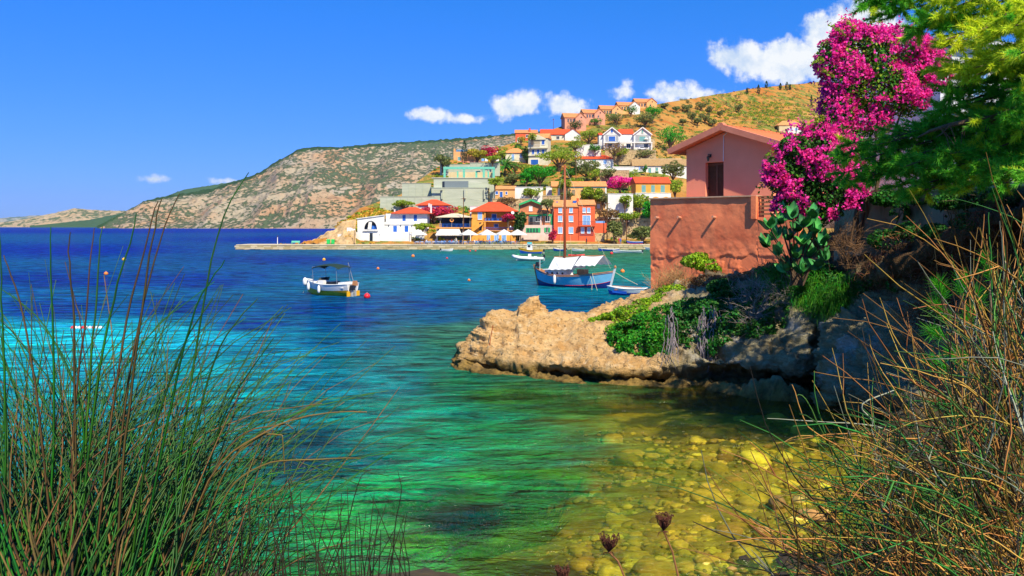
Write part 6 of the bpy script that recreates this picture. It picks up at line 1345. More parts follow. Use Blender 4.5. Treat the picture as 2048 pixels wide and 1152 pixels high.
T = [  # column, top row, base row, width, kind, label
 (1340, 251, 303, 62, 'bright', 'broad vivid green tree right of the double-gabled villa', 1100), (1305, 217, 246, 34, 'bright', 'round vivid green tree alone on the dry slope below the ridge houses', 700), (1291, 226, 254, 38, 'olive', 'spreading olive tree left of the round vivid green tree', 700), (1233, 231, 250, 30, 'olive', 'dark olive tree below the middle ridge house', 500), (1178, 264, 287, 46, 'lime', 'yellow-green tree between the white gable and the villa', 700),
 (1118, 300, 342, 78, 'lime', 'wide yellow-green tree in the middle of the village', 1300), (1174, 319, 362, 62, 'olive', 'big grey-green olive below the red-roofed white house', 1200), (1190, 340, 366, 36, 'lime', 'light green bush at the foot of the big grey-green olive', 500), (1080, 334, 375, 58, 'bright', 'dense vivid green tree above the white terrace wall', 1200), (1052, 345, 376, 30, 'bright', 'smaller vivid green tree beside the dense one', 600),
 (1026, 348, 374, 40, 'olive', 'olive-green tree above the peach cottage', 700), (1010, 326, 352, 44, 'palm', 'palm tree beside the concrete shell', 0), (955, 299, 327, 32, 'yellow', 'yellow-green round tree beside the cypress', 600), (976, 292, 320, 34, 'crimson', 'dark crimson bougainvillea near the peach flat-roofed house', 600), (1003, 303, 324, 20, 'lime', 'small light tree left of the low cream house', 350), (1052, 296, 325, 20, 'dark', 'dark green tree between low cream house and balconied house', 500),
 (929, 284, 323, 9, 'cypress', 'slim cypress in front of the peach flat-roofed house', 420), (885, 312, 340, 34, 'olive', 'shrubby olive at the left edge of the upper village', 600), (1346, 326, 366, 44, 'olive', 'pale olive in front of the long brown-roofed cottage', 900), (1262, 338, 368, 24, 'lime', 'thin light tree beside the pergola', 400), (1228, 284, 318, 40, 'dry', 'half-dry thin tree in front of the villa left wing', 450),
 (1183, 377, 412, 38, 'lime', 'leafy tree before the long orange house', 800), (1278, 388, 440, 50, 'lime', 'tall loose light green tree left of the pink terrace wall', 1200), (1303, 408, 446, 36, 'bright', 'green shrub tree touching the pink terrace wall edge', 700), (1095, 396, 424, 26, 'olive', 'small dusty tree between green-trim house and orange long house', 420), (1228, 444, 487, 30, 'olive', 'slender tree on the quay right of the red house', 600), (1286, 452, 487, 44, 'olive', 'bushy tree on the quay beside the beached boat', 800),
 (846, 447, 464, 34, 'lime', 'clipped light green tree over the restaurant terrace', 420), (1041, 424, 480, 24, 'dark', 'dark climbing vine between orange house and green-trim house', 700), (1016, 428, 446, 24, 'crimson', 'red flowering creeper on the orange house balcony', 320), (808, 403, 420, 40, 'lime', 'yellow-green shrub above the white seafront house', 500), (1240, 355, 380, 62, 'magenta', 'bright magenta bougainvillea pergola above the white wall', 1100), (868, 414, 446, 60, 'crimson', 'pink-red bougainvillea beside the white seafront house', 1000), (893, 412, 440, 34, 'crimson', 'smaller pink-red bougainvillea at the restaurant roof', 500), (1105, 460, 486, 16, 'crimson', 'small red potted bougainvillea between green-trim and red house', 220),
 (1128, 362, 396, 26, 'lime', 'green creeper tree left of the long orange house', 400), (1150, 240, 258, 26, 'dark', 'dark shrubs under the lowest ridge house', 350), (1192, 236, 250, 30, 'green', 'green shrubs under the second ridge house', 350), (1262, 212, 232, 30, 'green', 'green shrubs before the second highest ridge house', 350), (1225, 226, 240, 34, 'green', 'green shrubs before the middle ridge house', 350), (1133, 384, 404, 22, 'olive', 'thin shrub behind the mast top', 260), (1064, 268, 284, 18, 'lime', 'light tree beside the red ridge house', 260), (1042, 272, 290, 16, 'yellow', 'yellow tree left of the red ridge house', 260), (1290, 330, 350, 10, 'green', 'low hedge beside the cottage door', 160),
 (1060, 330, 352, 40, 'lime', 'light tree below the blue garage door of the balconied house', 600), (1140, 332, 360, 36, 'green', 'green tree left of the big grey-green olive', 600), (1215, 338, 360, 30, 'olive', 'dusty shrub on the light stone terrace', 400), (1240, 296, 320, 30, 'lime', 'light shrub before the rubble wall under the villa', 400), (1290, 300, 322, 34, 'olive', 'dark shrub before the right end of that rubble wall', 450), (1205, 384, 416, 24, 'olive', 'thin tree at the right corner of the long orange house', 360), (1215, 420, 446, 40, 'dry', 'dry shrubs on the bank above the quay rubble wall', 420), (1255, 424, 446, 44, 'lime', 'green shrubs on the bank left of the tall loose tree', 500), (1062, 376, 398, 34, 'lime', 'creeper hanging over the white terrace wall', 420), (1012, 396, 414, 40, 'dry', 'dry bushes behind the orange hipped roof', 380), (990, 356, 376, 28, 'lime', 'shrub at the right corner of the concrete shell', 380), (1150, 356, 372, 30, 'lime', 'shrub behind the long orange roof', 340), (1250, 392, 424, 22, 'lime', 'slim tree before the tall white garden wall', 380), (985, 312, 330, 30, 'lime', 'garden shrubs beside the laundry', 380), (1030, 324, 346, 36, 'olive', 'olive below the low cream house', 480), (1150, 282, 304, 36, 'lime', 'trees below the white gable house', 480), (1190, 290, 306, 24, 'green', 'green shrub at the low white wall', 300), (1350, 360, 400, 36, 'lime', 'shrubs between ochre house and pink gable', 600)]
for (x, yt, yb, w, kd, lb, n) in T: tree(x, yt - (yb - yt) * .08, yb + 1, w * 1.28, kd, lb, n=max(n, 1), leaf=.62 if n > 500 else .5, trunk=.12 if kd in ('crimson', 'magenta', 'dark') else .25)
for x, yt, yb, w in ((1375, 206, 226, 26), (1402, 200, 222, 32), (1418, 212, 230, 20), (1384, 224, 246, 24), (1410, 226, 248, 24), (1395, 234, 252, 20), (1352, 212, 226, 20), (1330, 206, 218, 18), (1440, 218, 236, 18), (1478, 208, 226, 20), (1425, 238, 254, 22), (1366, 238, 252, 18)):
    tree(x, yt, yb, w, 'olive', 'small olive tree scattered on the dry upper slope', 'olives on the dry upper slope', n=330, leaf=.7)
for x, yt, yb, w, lb in ((1494, 176, 188, 5, 'leftmost ridge cypress on the bare skyline'), (1517, 169, 187, 6, 'tall ridge cypress beside the orange path'), (1533, 162, 176, 7, 'ridge cypress standing clear against the cloud'), (1561, 166, 180, 5, 'thin ridge cypress left of the cypress pair'), (1574, 164, 180, 8, 'broader ridge cypress of the pair'), (1580, 168, 180, 4, 'slender ridge cypress right of the pair'), (1623, 190, 212, 4, 'lone slim cypress lower on the right slope')):
    tree(x, yt, yb, w, 'cypress', lb, n=160, leaf=.9)

def scrub(name, kind, n, area, seed, size, per, label):
    rg = np.random.default_rng(seed); P_, N_ = [], []; c = 0; t = 0
    while c < n and t < n * 6:
        t += 1; x, y = area(rg)
        h = hill_hit(x, y)
        if h is None: continue
        s_ = rg.uniform(*size); m = per; d = rg.normal(size=(m, 3)); d /= np.linalg.norm(d, axis=1, keepdims=True); d[:, 2] = np.abs(d[:, 2])
        P_.append(np.array(h) + d * np.array((s_, s_, s_ * .7)) * rg.uniform(.6, 1, (m, 1))); N_.append(d); c += 1
    p = np.concatenate(P_); nn = np.concatenate(N_)
    foliage(name, [leaf_quads(p, nn, rg, .62, .75, .5)], LEAF[kind], None)
def area_slope(rg): return rg.uniform(1130, 1700), rg.uniform(165, 320)
def area_right(rg): return rg.normal(1540, 70), rg.normal(225, 16)
def area_town(rg): return rg.uniform(760, 1340), rg.uniform(285, 480)
def area_left(rg): u = rg.uniform(0, 1); return 690 + u * 120 + rg.normal() * 12, 445 - u * 45 + abs(rg.normal()) * 22
def area_edge(rg): u = rg.uniform(0, 1); return 800 + u * 240, 398 - u * 110 + abs(rg.normal()) * 14
scrub('hillside_scrub', 'olive', 620, area_slope, 1, (.7, 2.0), 26, '')
scrub('hillside_scrub', 'dry', 420, area_slope, 2, (.6, 1.6), 22, '')
scrub('green_scrub', 'lime', 300, area_right, 3, (1.0, 3.2), 44, '')
scrub('green_scrub', 'green', 70, area_right, 8, (1.0, 3.0), 44, '')
scrub('village_scrub', 'lime', 700, area_town, 4, (.5, 1.5), 26, '')
scrub('village_scrub', 'green', 420, area_town, 5, (.5, 1.5), 26, '')
scrub('golden_scrub', 'gold', 230, area_left, 6, (.7, 1.7), 36, '')
scrub('golden_scrub', 'lime', 120, area_left, 9, (.7, 1.7), 36, '')
scrub('edge_scrub', 'green', 120, area_edge, 7, (.7, 1.6), 34, '')
# ------------------------------------------------------------------ boats
def hull_pts(L, B, sheer, draft, stern, n=22, m=9, full=.55):
    """rings of the hull from stern (x=-L/2) to bow; sheer=(stern, mid, bow) heights; returns (n, 2m+1, 3)"""
    G = []
    for i in range(n):
        t = i / (n - 1); x = -L / 2 + L * t
        bow = max(0, (t - .45) / .55); st = max(0, (.5 - t) / .5)
        w = B / 2 * (1 - bow ** 2.2) * ((1 - st ** 2.6) if stern == 'double' else (1 - .22 * st ** 2)); w = max(w, .015)
        zs = sheer[1] + (sheer[2] - sheer[1]) * max(0, (t - .4) / .6) ** 2 + (sheer[0] - sheer[1]) * max(0, (.4 - t) / .4) ** 2
        zk = -draft + (draft * .9 + .1) * bow ** 4 + (draft * .9 * st ** 4 if stern == 'double' else .1 * st)
        row = []
        for j in range(-m, m + 1):
            v = abs(j) / m; y = w * (v ** full) * (1 if j > 0 else -1); z = zk + (zs - zk) * v ** 1.5
            rake = (.28 * (z - zk) / max(zs - zk, .1)) * (bow ** 3) * sheer[2] - (.22 * (z - zk) / max(zs - zk, .1) * st ** 3 * sheer[0] if stern == 'double' else 0)
            row.append((x + rake, y, z))
        G.append(row)
    return np.array(G)
def grid_mesh(G, flip=False):
    a, b = G.shape[:2]; i = (np.arange(a - 1)[:, None] * b + np.arange(b - 1)[None, :]).ravel(); f = np.stack([i, i + 1, i + b + 1, i + b], 1); return G.reshape(-1, 3), (f[:, ::-1] if flip else f)
def boat(name, label, x, y, L, B, head, sheer=(.6, .5, .8), draft=.35, stern='transom', top=None, bottom=None, rail=None, deck=None, split=4, group=None, deckz=.7, cat='boat', D=None):
    """hull afloat with its waterline at picture row y; head = heading in degrees (0 = right, 90 = away)"""
    D = D or HC * F / (y - Y0); o = thing(name, label, cat, (PX(x, D), D, 0), math.radians(head), group); m = 9
    G = hull_pts(L, B, sheer, draft, stern)
    c = G.shape[1]
    for lo, hi, mt_, nm in ((0, m - split + 0, top, None), (m - split, m + split, bottom, 'hull_bottom'), (m + split, c - 1, top, None)):
        if nm: V, f = grid_mesh(G[:, lo:hi + 1]); link(nm, mesh(nm, V, f, True), mt_, o)
    V1, f1 = grid_mesh(G[:, 0:m - split + 1]); V2, f2 = grid_mesh(G[:, m + split:]); link('hull', mesh('hull', np.concatenate([V1, V2]), np.concatenate([f1, f2 + len(V1)]), True), top, o)
    if stern != 'double':
        MB().add([tuple(v) for v in G[0]], [tuple(range(c))]).build('transom', top, o)
    # inside: sole board and lining
    I = G.copy(); I[:, :, 1] *= .90; I[:, :, 0] *= .97; I[:, :, 2] = np.minimum(np.maximum(I[:, :, 2], G[:, :, 2].min() + .3), G[:, -1:, 2] - .005)
    zf = sheer[1] * deckz - .12; I[:, :, 2] = np.maximum(I[:, :, 2], zf); V, f = grid_mesh(I, True); link('deck', mesh('deck', V, f, False), deck or top, o)
    rl = MB()
    for s_ in (0, c - 1): rl.tube([tuple(G[i, s_] + np.array((0, 0, .02))) for i in range(0, len(G))], .045 if L > 4 else .035, 6)
    if stern != 'double': rl.tube([tuple(G[0, 0]), tuple(G[0, -1])], .04, 6)
    rl.build('gunwale', rail or top, o, True)
    return o, G
def paint(n, c, r=.35): return mat('boat_' + n, c, tuple(v * .88 for v in c), 3, r, spec=.5)
BW = paint('white', (.82, .83, .82)); BB = paint('blue', (.015, .10, .55)); BLT = paint('sea_blue', (.17, .50, .76)); BDK = paint('dark_blue', (.01, .03, .22)); BY = paint('yellow', (.85, .45, .01)); BRD = paint('red', (.75, .02, .03)); BWOOD = paint('varnish', (.45, .20, .07)); BGRY = paint('grey', (.45, .47, .48)); BBLK = paint('black', (.015, .015, .018)); BTL = paint('teal', (.05, .45, .50)); ROPE = mat('rope', (.55, .52, .34), None); BOR = paint('orange', (.85, .22, .02))
FABW = mat('boat_tarp', (.78, .80, .80), (.70, .73, .75), 1.2, .9, .4, 2.2, translucent=.15, bdist=.12)
def fender(o, p, r=.13, L_=.55, m=None): MB().lathe([(.02, -L_ / 2 - .05), (r * .7, -L_ / 2), (r, -L_ / 4), (r, L_ / 4), (r * .7, L_ / 2), (.03, L_ / 2 + .08)], 10, p).build('fender', m or BW, o, True)
def outboard(o, x, y=0, z=.55, m=None):
    mo = MB().box(x - .42, x - .02, y - .17, y + .17, z, z + .42, .05).build('outboard_motor', m or BBLK, o); MB().box(x - .32, x - .12, y - .06, y + .06, z - .95, z - .002).build('leg', BGRY, mo); return mo

# the blue double-ended sailing boat
o, G = boat('blue_sailing_boat', 'pale blue wooden sailing boat with brown mast and white tarpaulin tent', 1146, 573.5, 8.2, 2.9, -35, (1.75, 1.15, 1.65), .5, 'double', BLT, BDK, BWOOD, BWOOD, split=5, deckz=.95)
st = MB()
for s_ in (0, -1): st.tube([tuple(G[i, s_] * np.array((1, 1.012, 1)) - np.array((0, 0, .10))) for i in range(len(G))], .03, 5)
st.build('rubbing_strake', BWOOD, o)
wl = MB(); 
for s_ in (9 - 5, 9 + 5): wl.tube([tuple(G[i, s_] * np.array((1, 1.01, 1))) for i in range(len(G))], .025, 5)
wl.build('boot_stripe', BRD, o)
MB().bar(tuple(G[-1, 9] + np.array((.02, 0, -.1))), tuple(G[-1, 0] + np.array((.14, 0, .3))), .14, .16).build('stem_post', BW, o); MB().lathe([(.1, 0), (.13, .1), (.09, .22), (.02, .3)], 8, tuple(G[-1, 0] + np.array((.15, 0, .3)))).build('stem_head', BWOOD, o); MB().bar(tuple(G[0, 9] + np.array((0, 0, .1))), tuple(G[0, 0] + np.array((-.12, 0, .35))), .12, .14).build('stern_post', BWOOD, o)
cb = MB().box(-2.9, -.4, -.85, .85, 1.02, 1.62, .10); cab = cb.build('cabin', BW, o); MB().box(-3.0, -.3, -.9, .9, 1.622, 1.70).build('cabin_roof', BW, cab)
for i in range(4): 
    q = MB().lathe([(.1, 0), (.1, .05)], 10).build('porthole', DARK, cab); q.location = (-2.5 + i * .6, -.835, 1.34); q.rotation_euler = (math.pi / 2, 0, 0)
MB().box(.7, 1.5, -.45, .45, 1.05, 1.75).build('companion_hatch', BWOOD, o); MB().box(2.0, 2.9, -.5, .5, 1.1, 1.3).build('fore_hatch', BWOOD, o)
mx = -.95; MB().tube([(mx, 0, 1.0), (mx, 0, 12.1)], [.16, .10], 10).build('mast', mat('mast_wood', (.34, .09, .03), (.24, .06, .02), 2, .5, stretch=(4, 4, .3)), o, True); MB().tube([(mx, -.9, 9.0 + 3.0), (mx, .9, 12.0)], .03, 6).build('crosstree', BWOOD, o)
MB().tube([(-2.2, 0, 2.9), (3.6, 0, 3.15)], .06, 8).build('boom', BWOOD, o)
def tarp(xa, xb, za, zb, drop, wid, nm):
    n, k = 18, 9; V = []
    for i in range(n):
        t = i / (n - 1); x = xa + (xb - xa) * t; zr = za + (zb - za) * t
        for j in range(-k, k + 1):
            s_ = j / k; y = s_ * wid; z = zr - drop * abs(s_) ** 1.15 + .04 * math.sin(t * 23) * abs(s_) - .10 * math.sin(math.pi * t) * (1 - abs(s_)); V.append((x + .15 * s_ * s_ * (.5 - t), y, z))
    c = 2 * k + 1; f = [(i * c + j, i * c + j + 1, (i + 1) * c + j + 1, (i + 1) * c + j) for i in range(n - 1) for j in range(c - 1)]; link(nm, mesh(nm, V, np.array(f), True), FABW, o)
tarp(-2.1, .75, 2.92, 3.06, 1.25, 1.45, 'tarpaulin'); tarp(1.05, 3.5, 3.1, 3.18, .95, 1.7, 'tarpaulin')
fender(o, (-1.2, -1.52, .75), .15, .8); fender(o, (3.9, .75, .8), .14, .6)
rp = MB(); rp.tube([(mx, 0, 11.9), (4.2, 0, 1.9)], .012, 4); rp.tube([(mx, 0, 11.9), (-4.1, 0, 1.9)], .012, 4); rp.tube([(mx, 0, 11), (-.8, -1.4, 1.3)], .012, 4); rp.tube([(mx, 0, 11), (-.8, 1.4, 1.3)], .012, 4)
for s_ in (0, .3): rp.tube([(2.4 + s_, -.9, 1.45), (3.2 + s_, -1.8, .6), (3.8 + s_ * 2, -2.9, -.05)], .02, 4)
rp.tube([(4.3, .2, 1.7), (5.5, .5, 1.0), (6.6, 1.0, .4)], .02, 4); rp.build('rigging', ROPE, o)
ot = MB().box(-4.35, -4.0, -.2, .2, 1.9, 2.35, .05); ot.tube([(-4.1, 0, 1.2), (-4.15, 0, 2.0)], .05, 6); ot.tube([(-4.15, 0, 2.1), (-3.6, .2, 2.3)], .04, 6); ot.build('stern_gear', BBLK, o)
MB().tube([(-3.9, 0, 1.4), (-3.9, 0, 2.6)], .03, 6).build('flagstaff', BW, o)

# day boat with the dark sun canopy
o, G = boat('canopy_motor_boat', 'white motor boat with yellow underside and dark green sun canopy', 660, 590, 5.0, 2.1, 152, (.85, .75, 1.15), .4, 'transom', BW, BY, BW, BGRY, split=6, deckz=.75)
o.location.z = .2
MB().box(-2.56, -2.505, -.86, .86, -.3, .24).build('transom_band', BY, o)
for x in (-1.5, 1.1):
    MB().tube([(x, -.9, .8), (x + .15, -.85, 2.25), (x + .15, .85, 2.25), (x, .9, .8)], .025, 6).build('canopy_hoop', METAL, o)
MB().tube([(-1.9, -.9, .8), (-1.3, -.85, 2.6)], .03, 6).build('pole', METAL, o)
n, k = 10, 6; V = [(-1.7 + 3.1 * i / 9, j / k * .98, 2.28 + .26 * math.sin(math.pi * (.1 + .9 * i / 9)) - .16 * (j / k) ** 2 - (.12 if i in (0, 9) else 0)) for i in range(n) for j in range(-k, k + 1)]
cn = mesh('sun_canopy', V, np.array([(i * 13 + j, i * 13 + j + 1, (i + 1) * 13 + j + 1, (i + 1) * 13 + j) for i in range(9) for j in range(12)]), True); link('sun_canopy', cn, mat('canopy_cloth', (.012, .035, .028), None, rough=.9), o)
MB().add([(.9, -.75, .85), (.9, .75, .85), (.55, .65, 1.35), (.55, -.65, 1.35), (.87, -.75, .85), (.87, .75, .85), (.52, .65, 1.35), (.52, -.65, 1.35)], [(0, 1, 2, 3), (7, 6, 5, 4), (0, 3, 7, 4), (1, 5, 6, 2), (2, 6, 7, 3)]).build('windscreen', DARK, o)
MB().box(.15, .85, -.2, .75, .5, 1.1, .05).build('console', BW, o); MB().box(-.6, -.1, -.7, .7, .5, 1.0, .04).build('seat', BBLK, o); MB().box(-2.1, -1.5, -.85, .85, .5, .98, .05).build('stern_bench', BW, o); MB().box(1.1, 2.0, -.6, .6, .8, 1.0, .06).build('fore_deck', BW, o)
outboard(o, -2.5, 0, .7, BWOOD); outboard(o, -2.52, .42, .35, BBLK); fender(o, (1.6, .95, .55)); fender(o, (.3, 1.12, .35)); fender(o, (2.5, .35, .9), .2, .6)
MB().tube([(2.5, 0, 1.15), (2.75, .1, .2), (2.9, .15, -.1)], .02, 4).build('mooring_line', ROPE, o)
# tender by the pink house
o, G = boat('blue_white_dinghy', 'small dinghy, half blue half white, moored by the pink terrace wall', 1255, 590, 3.3, 1.35, 158, (.62, .55, .75), .2, 'transom', BW, BB, BW, BW, split=6, deckz=.55)
for x in (-.9, .1, .9): MB().box(x - .12, x + .12, -.58, .58, .44, .5).build('thwart', BWOOD, o)
st = MB()
for s_ in (-1, 1): st.add([tuple(v) for v in (np.array((-.1, s_ * .655, .12)), np.array((1.2, s_ * .52, .22)), np.array((1.25, s_ * .50, .42)), np.array((-.1, s_ * .675, .36)))], [(0, 1, 2, 3)])
st.build('blue_panel', BB, o); MB().tube([(-1.2, -.3, .66), (1.3, .2, .78)], .03, 6).build('oar', BWOOD, o)
# rubber boat
D = HC * F / (521 - Y0); o = thing('rubber_boat', 'white inflatable boat with console and black outboard behind the sailing boat', 'boat', (PX(1056, D), D, 0), math.radians(172)); L_ = 5.4
pts = [(-L_ / 2, -.85, .38), (-.5, -.9, .38), (1.2, -.82, .45), (2.2, -.5, .62), (2.62, 0, .75), (2.2, .5, .62), (1.2, .82, .45), (-.5, .9, .38), (-L_ / 2, .85, .38)]
MB().tube(pts, [.2, .26, .27, .27, .27, .27, .27, .26, .2], 12).build('tube', BW, o, True); MB().box(-2.5, 2.0, -.7, .7, .05, .22).build('floor', BGRY, o); MB().box(-.6, .0, -.35, .35, .22, 1.15, .06).build('console', BW, o); MB().box(-1.6, -1.0, -.4, .4, .22, .75, .05).build('seat', BW, o); outboard(o, -2.6, 0, .6)
# fishing boat
o, G = boat('blue_fishing_boat', 'small blue and yellow fishing boat with white wheelhouse near the quay', 1063, 507, 4.9, 1.8, 172, (.8, .7, 1.2), .4, 'transom', BY, BB, BY, BW, split=7, deckz=.7)
wh = MB().box(-.2, 1.0, -.6, .6, .5, 2.0, .06).build('wheelhouse', BW, o); MB().box(-.3, 1.1, -.68, .68, 2.002, 2.1).build('roof', BW, wh); MB().box(.2, .75, -.62, -.58, 1.4, 1.8).build('window', DARK, wh); MB().box(.2, .75, .58, .62, 1.4, 1.8).build('window', DARK, wh); outboard(o, -2.5, 0, .5); MB().tube([(1.9, 0, 1.0), (1.9, 0, 2.4)], .04, 6).build('pole', BBLK, o); MB().box(-.1, .9, -.3, .3, 2.102, 2.5).build('gear_box', BTL, wh)
def small(nm, lb, x, y, L_, B_, hd, top, bot, deck=None, motor=False, D=None):
    o, G = boat(nm, lb, x, y, L_, B_, hd, (.5, .42, .7), .2, 'transom', top, bot, BW, deck or BW, split=4, deckz=.6, D=D)
    for t in (-.25, .15): MB().box(L_ * t - .1, L_ * t + .1, -B_ * .4, B_ * .4, .30, .36).build('thwart', BWOOD, o)
    if motor: outboard(o, -L_ / 2, 0, .3)
    return o
small('blue_rowing_boat', 'blue rowing boat under a blue cover just left of the mast', 1119, 502, 2.8, 1.3, 175, BB, BB, BLT, True)
small('white_rowing_boat', 'small white rowing boat just right of the mast by the quay', 1157, 502.5, 2.8, 1.2, 178, BW, BGRY, BLT)
small('long_blue_boat', 'long low blue boat moored along the quay', 1218, 502, 4.9, 1.4, 178, BB, BB, BLT)
small('blue_stripe_boat', 'white open boat with blue panels right of the long blue boat', 1255, 506, 6.2, 1.7, 176, BW, BLT, BW, True)
small('white_quay_tender', 'small white tender against the quay below the restaurant', 894, 502.5, 2.6, 1.2, 4, BW, BGRY, BGRY, True)
o = small('beached_boat', 'red and blue boat laid up on the quay beside the bushy tree', 1270, 487, 4.0, 1.4, 176, BB, BRD, BLT, D=229.5); o.location.z = 1.5
MB().box(-1.2, -.9, -.6, .6, -.24, -.05).build('chock', BWOOD, o); MB().box(.8, 1.1, -.6, .6, -.24, -.05).build('chock', BWOOD, o)
small('pale_green_boat', 'pale boat half hidden behind the edge of the pink wall', 1305, 500, 3.4, 1.4, 170, BW, TEALP if False else BTL)
D = HC * F / (512.5 - Y0); o = thing('red_kayak', 'bright red kayak floating between fishing boat and quay', 'kayak', (PX(1153, D), D, 0), math.radians(4)); G = hull_pts(3.2, .62, (.3, .22, .34), .08, 'double'); V, f = grid_mesh(G); link('hull', mesh('hull', V, f, True), BRD, o); T_ = G.copy(); T_[:, :, 2] = G[:, -1:, 2] + .10 * (1 - (np.abs(np.linspace(-1, 1, G.shape[1]))[None, :]) ** 2); V, f = grid_mesh(T_, True); link('deck', mesh('deck', V, f, True), BRD, o); MB().lathe([(.28, 0), (.3, .06), (.24, .07), (.22, .0)], 12, (-.2, 0, .29)).build('cockpit_rim', BBLK, o)
# buoys
for (x, y, r_, m_, nm, lb) in ((734, 594, .28, BRD, 'red', 'large red mooring buoy right of the canopy motor boat'), (248, 519, .34, BY, 'yellow', 'yellow buoy far out beyond the reeds'), (212, 547.5, .26, BOR, 'orange', 'orange buoy nearer than the yellow one beyond the reeds'), (826, 512, .34, BOR, 'orange', 'orange buoy off the restaurant quay'), (756, 536.5, .2, BOR, 'orange', 'small orange buoy between canopy boat and quay'), (648, 519, .3, BY, 'yellow', 'yellow buoy off the jetty end'), (894, 515.5, .2, BRD, 'red', 'small red buoy below the white quay tender'), (940, 501, .25, BRD, 'red', 'left one of two red buoys close under the quay'), (951, 500.6, .22, BRD, 'red', 'right one of two red buoys close under the quay'), (1223, 506.4, .36, BRD, 'red', 'red buoy below the long blue boat'), (1211, 519.5, .2, BW, 'white', 'white buoy right of the sailing boat tarpaulin'), (1245, 543, .3, BOR, 'coral', 'coral buoy between sailing boat and pink wall'), (1036, 509, .22, GREENP, 'green', 'green buoy at the inflatable boat bow'), (938, 560, .16, BOR, 'orange', 'tiny orange float left of the sailing boat')):
    D = HC * F / (y + 2 - Y0); q = thing(nm + '_buoy', lb, 'buoy', (PX(x, D), D, 0)); MB().lathe([(.02, -r_ * .9), (r_ * .7, -r_ * .6), (r_, 0), (r_ * .86, r_ * .5), (r_ * .5, r_ * .86), (.05, r_)], 14, (0, 0, r_ * .45)).build('float', m_, q, True); MB().tube([(0, 0, r_ * 1.4), (0, 0, r_ * 1.75)], .03, 6).build('ring', BGRY, q)
D = HC * F / (657 - Y0); q = thing('float_line', 'line of white and pink floats half hidden by the left reeds', 'float line', (0, 0, 0))
for i in range(9): MB().lathe([(.02, -.1), (.08, -.07), (.1, 0), (.08, .07), (.02, .1)], 8, (PX(145 + i * 7, D), D, .05)).build('float', BW if i % 3 else BRD, q)
MB().tube([(PX(140, D), D, .03), (PX(206, D), D + .1, .03)], .015, 4).build('line', ROPE, q)

# ------------------------------------------------------------------ quay furniture, restaurant, people
q = quay_thing('jetty_beacon', 'slim white light beacon on the jetty', 'beacon', 555, 487, 229.5); MB().tube([(0, 0, 0), (0, 0, 1.9)], [.09, .07], 8).build('post', WHITEP, q); MB().lathe([(.14, 0), (.16, .25), (.05, .4)], 8, (0, 0, 1.9)).build('lamp', BBLK, q); MB().box(-.25, .25, -.25, .25, 0, .12).build('foot', CONC, q)
q = quay_thing('turquoise_bench', 'turquoise bench alone on the jetty', 'bench', 591, 487, 230); MB().box(-1.1, 1.1, -.25, .25, .42, .5).build('seat', TURQ, q); MB().box(-1.1, 1.1, .26, .32, .52, .9).build('backrest', TURQ, q)
for x in (-.9, .9): MB().box(x - .05, x + .05, -.22, .22, 0, .419).build('leg', TURQ, q)
for x, lb in ((657, 'left one of two green wheeled bins on the jetty root'), (666, 'right one of two green wheeled bins beside the white wall')):
    q = quay_thing('green_bin', lb, 'bin', x, 487, 231); MB().box(-.36, .36, -.36, .36, .12, 1.15, -.05).build('body', mat('bin_green', (.02, .50, .10), None, rough=.5), q); MB().box(-.44, .44, -.44, .44, 1.152, 1.28, .06).build('lid', mat('bin_green', (0, 0, 0)), q)
    for s_ in (-.25, .25): w = MB().lathe([(.12, -.05), (.12, .05)], 10).build('wheel', BBLK, q); w.location = (s_, .3, .12); w.rotation_euler = (0, math.pi / 2, 0)
def lamp(x, D, hgt, lb):
    q = quay_thing('street_lamp', lb, 'street lamp', x, 487, D); MB().tube([(0, 0, 0), (0, 0, hgt)], [.06, .04], 8).build('pole', BBLK, q); MB().lathe([(.1, 0), (.18, .1), (.14, .34), (.03, .42)], 8, (0, 0, hgt)).build('lantern', WHITEP, q); MB().lathe([(.16, 0), (.1, .25)], 8).build('foot', BBLK, q)
lamp(709, 229.6, 3.6, 'black street lamp before the white garden wall'); lamp(1021, 229.6, 4.4, 'black street lamp between the two rightmost parasols'); lamp(856, 229.6, 4.0, 'black street lamp at the left end of the restaurant tables')
def pole(x, yt, D, lb, zb=1.26, wires=()):
    q = thing('utility_pole', lb, 'pole', (PX(x, D), D, zb)); zt = HC + (Y0 - yt) / F * D - zb; MB().tube([(0, 0, -.5), (0, 0, zt)], [.14, .09], 8).build('shaft', BROWNP, q); MB().box(-.7, .7, -.06, .06, zt - .5, zt - .38).build('crossarm', BROWNP, q)
    for s_ in (-.6, .6): MB().lathe([(.05, 0), (.07, .1), (.03, .2)], 8, (s_, 0, zt - .38)).build('insulator', WHITEP, q)
    return q, zt
pa, za = pole(927, 394, 233, 'brown utility pole beside the orange house'); pb, zb_ = pole(1214, 404, 236, 'brown utility pole right of the red house annex'); pc, zc = pole(1253, 440, 236, 'short brown pole by the rubble wall')
hh = hill_hit(1107, 272); pd, zd = pole(1107, 237, hh.y - 1, 'electricity pole on the skyline above the red roof', hh.z - 1)
hh2 = hill_hit(1252, 300); pe, ze_ = pole(1152, 300, 300, 'thin pole beside the wide yellow-green tree', 18)
wr = thing('overhead_wires', 'thin overhead wires running between the brown utility poles', 'wires')
def sag(a, b, s): a = Vector(a); b = Vector(b); return [a.lerp(b, t / 10) - Vector((0, 0, s * 4 * (t / 10) * (1 - t / 10))) for t in range(11)]
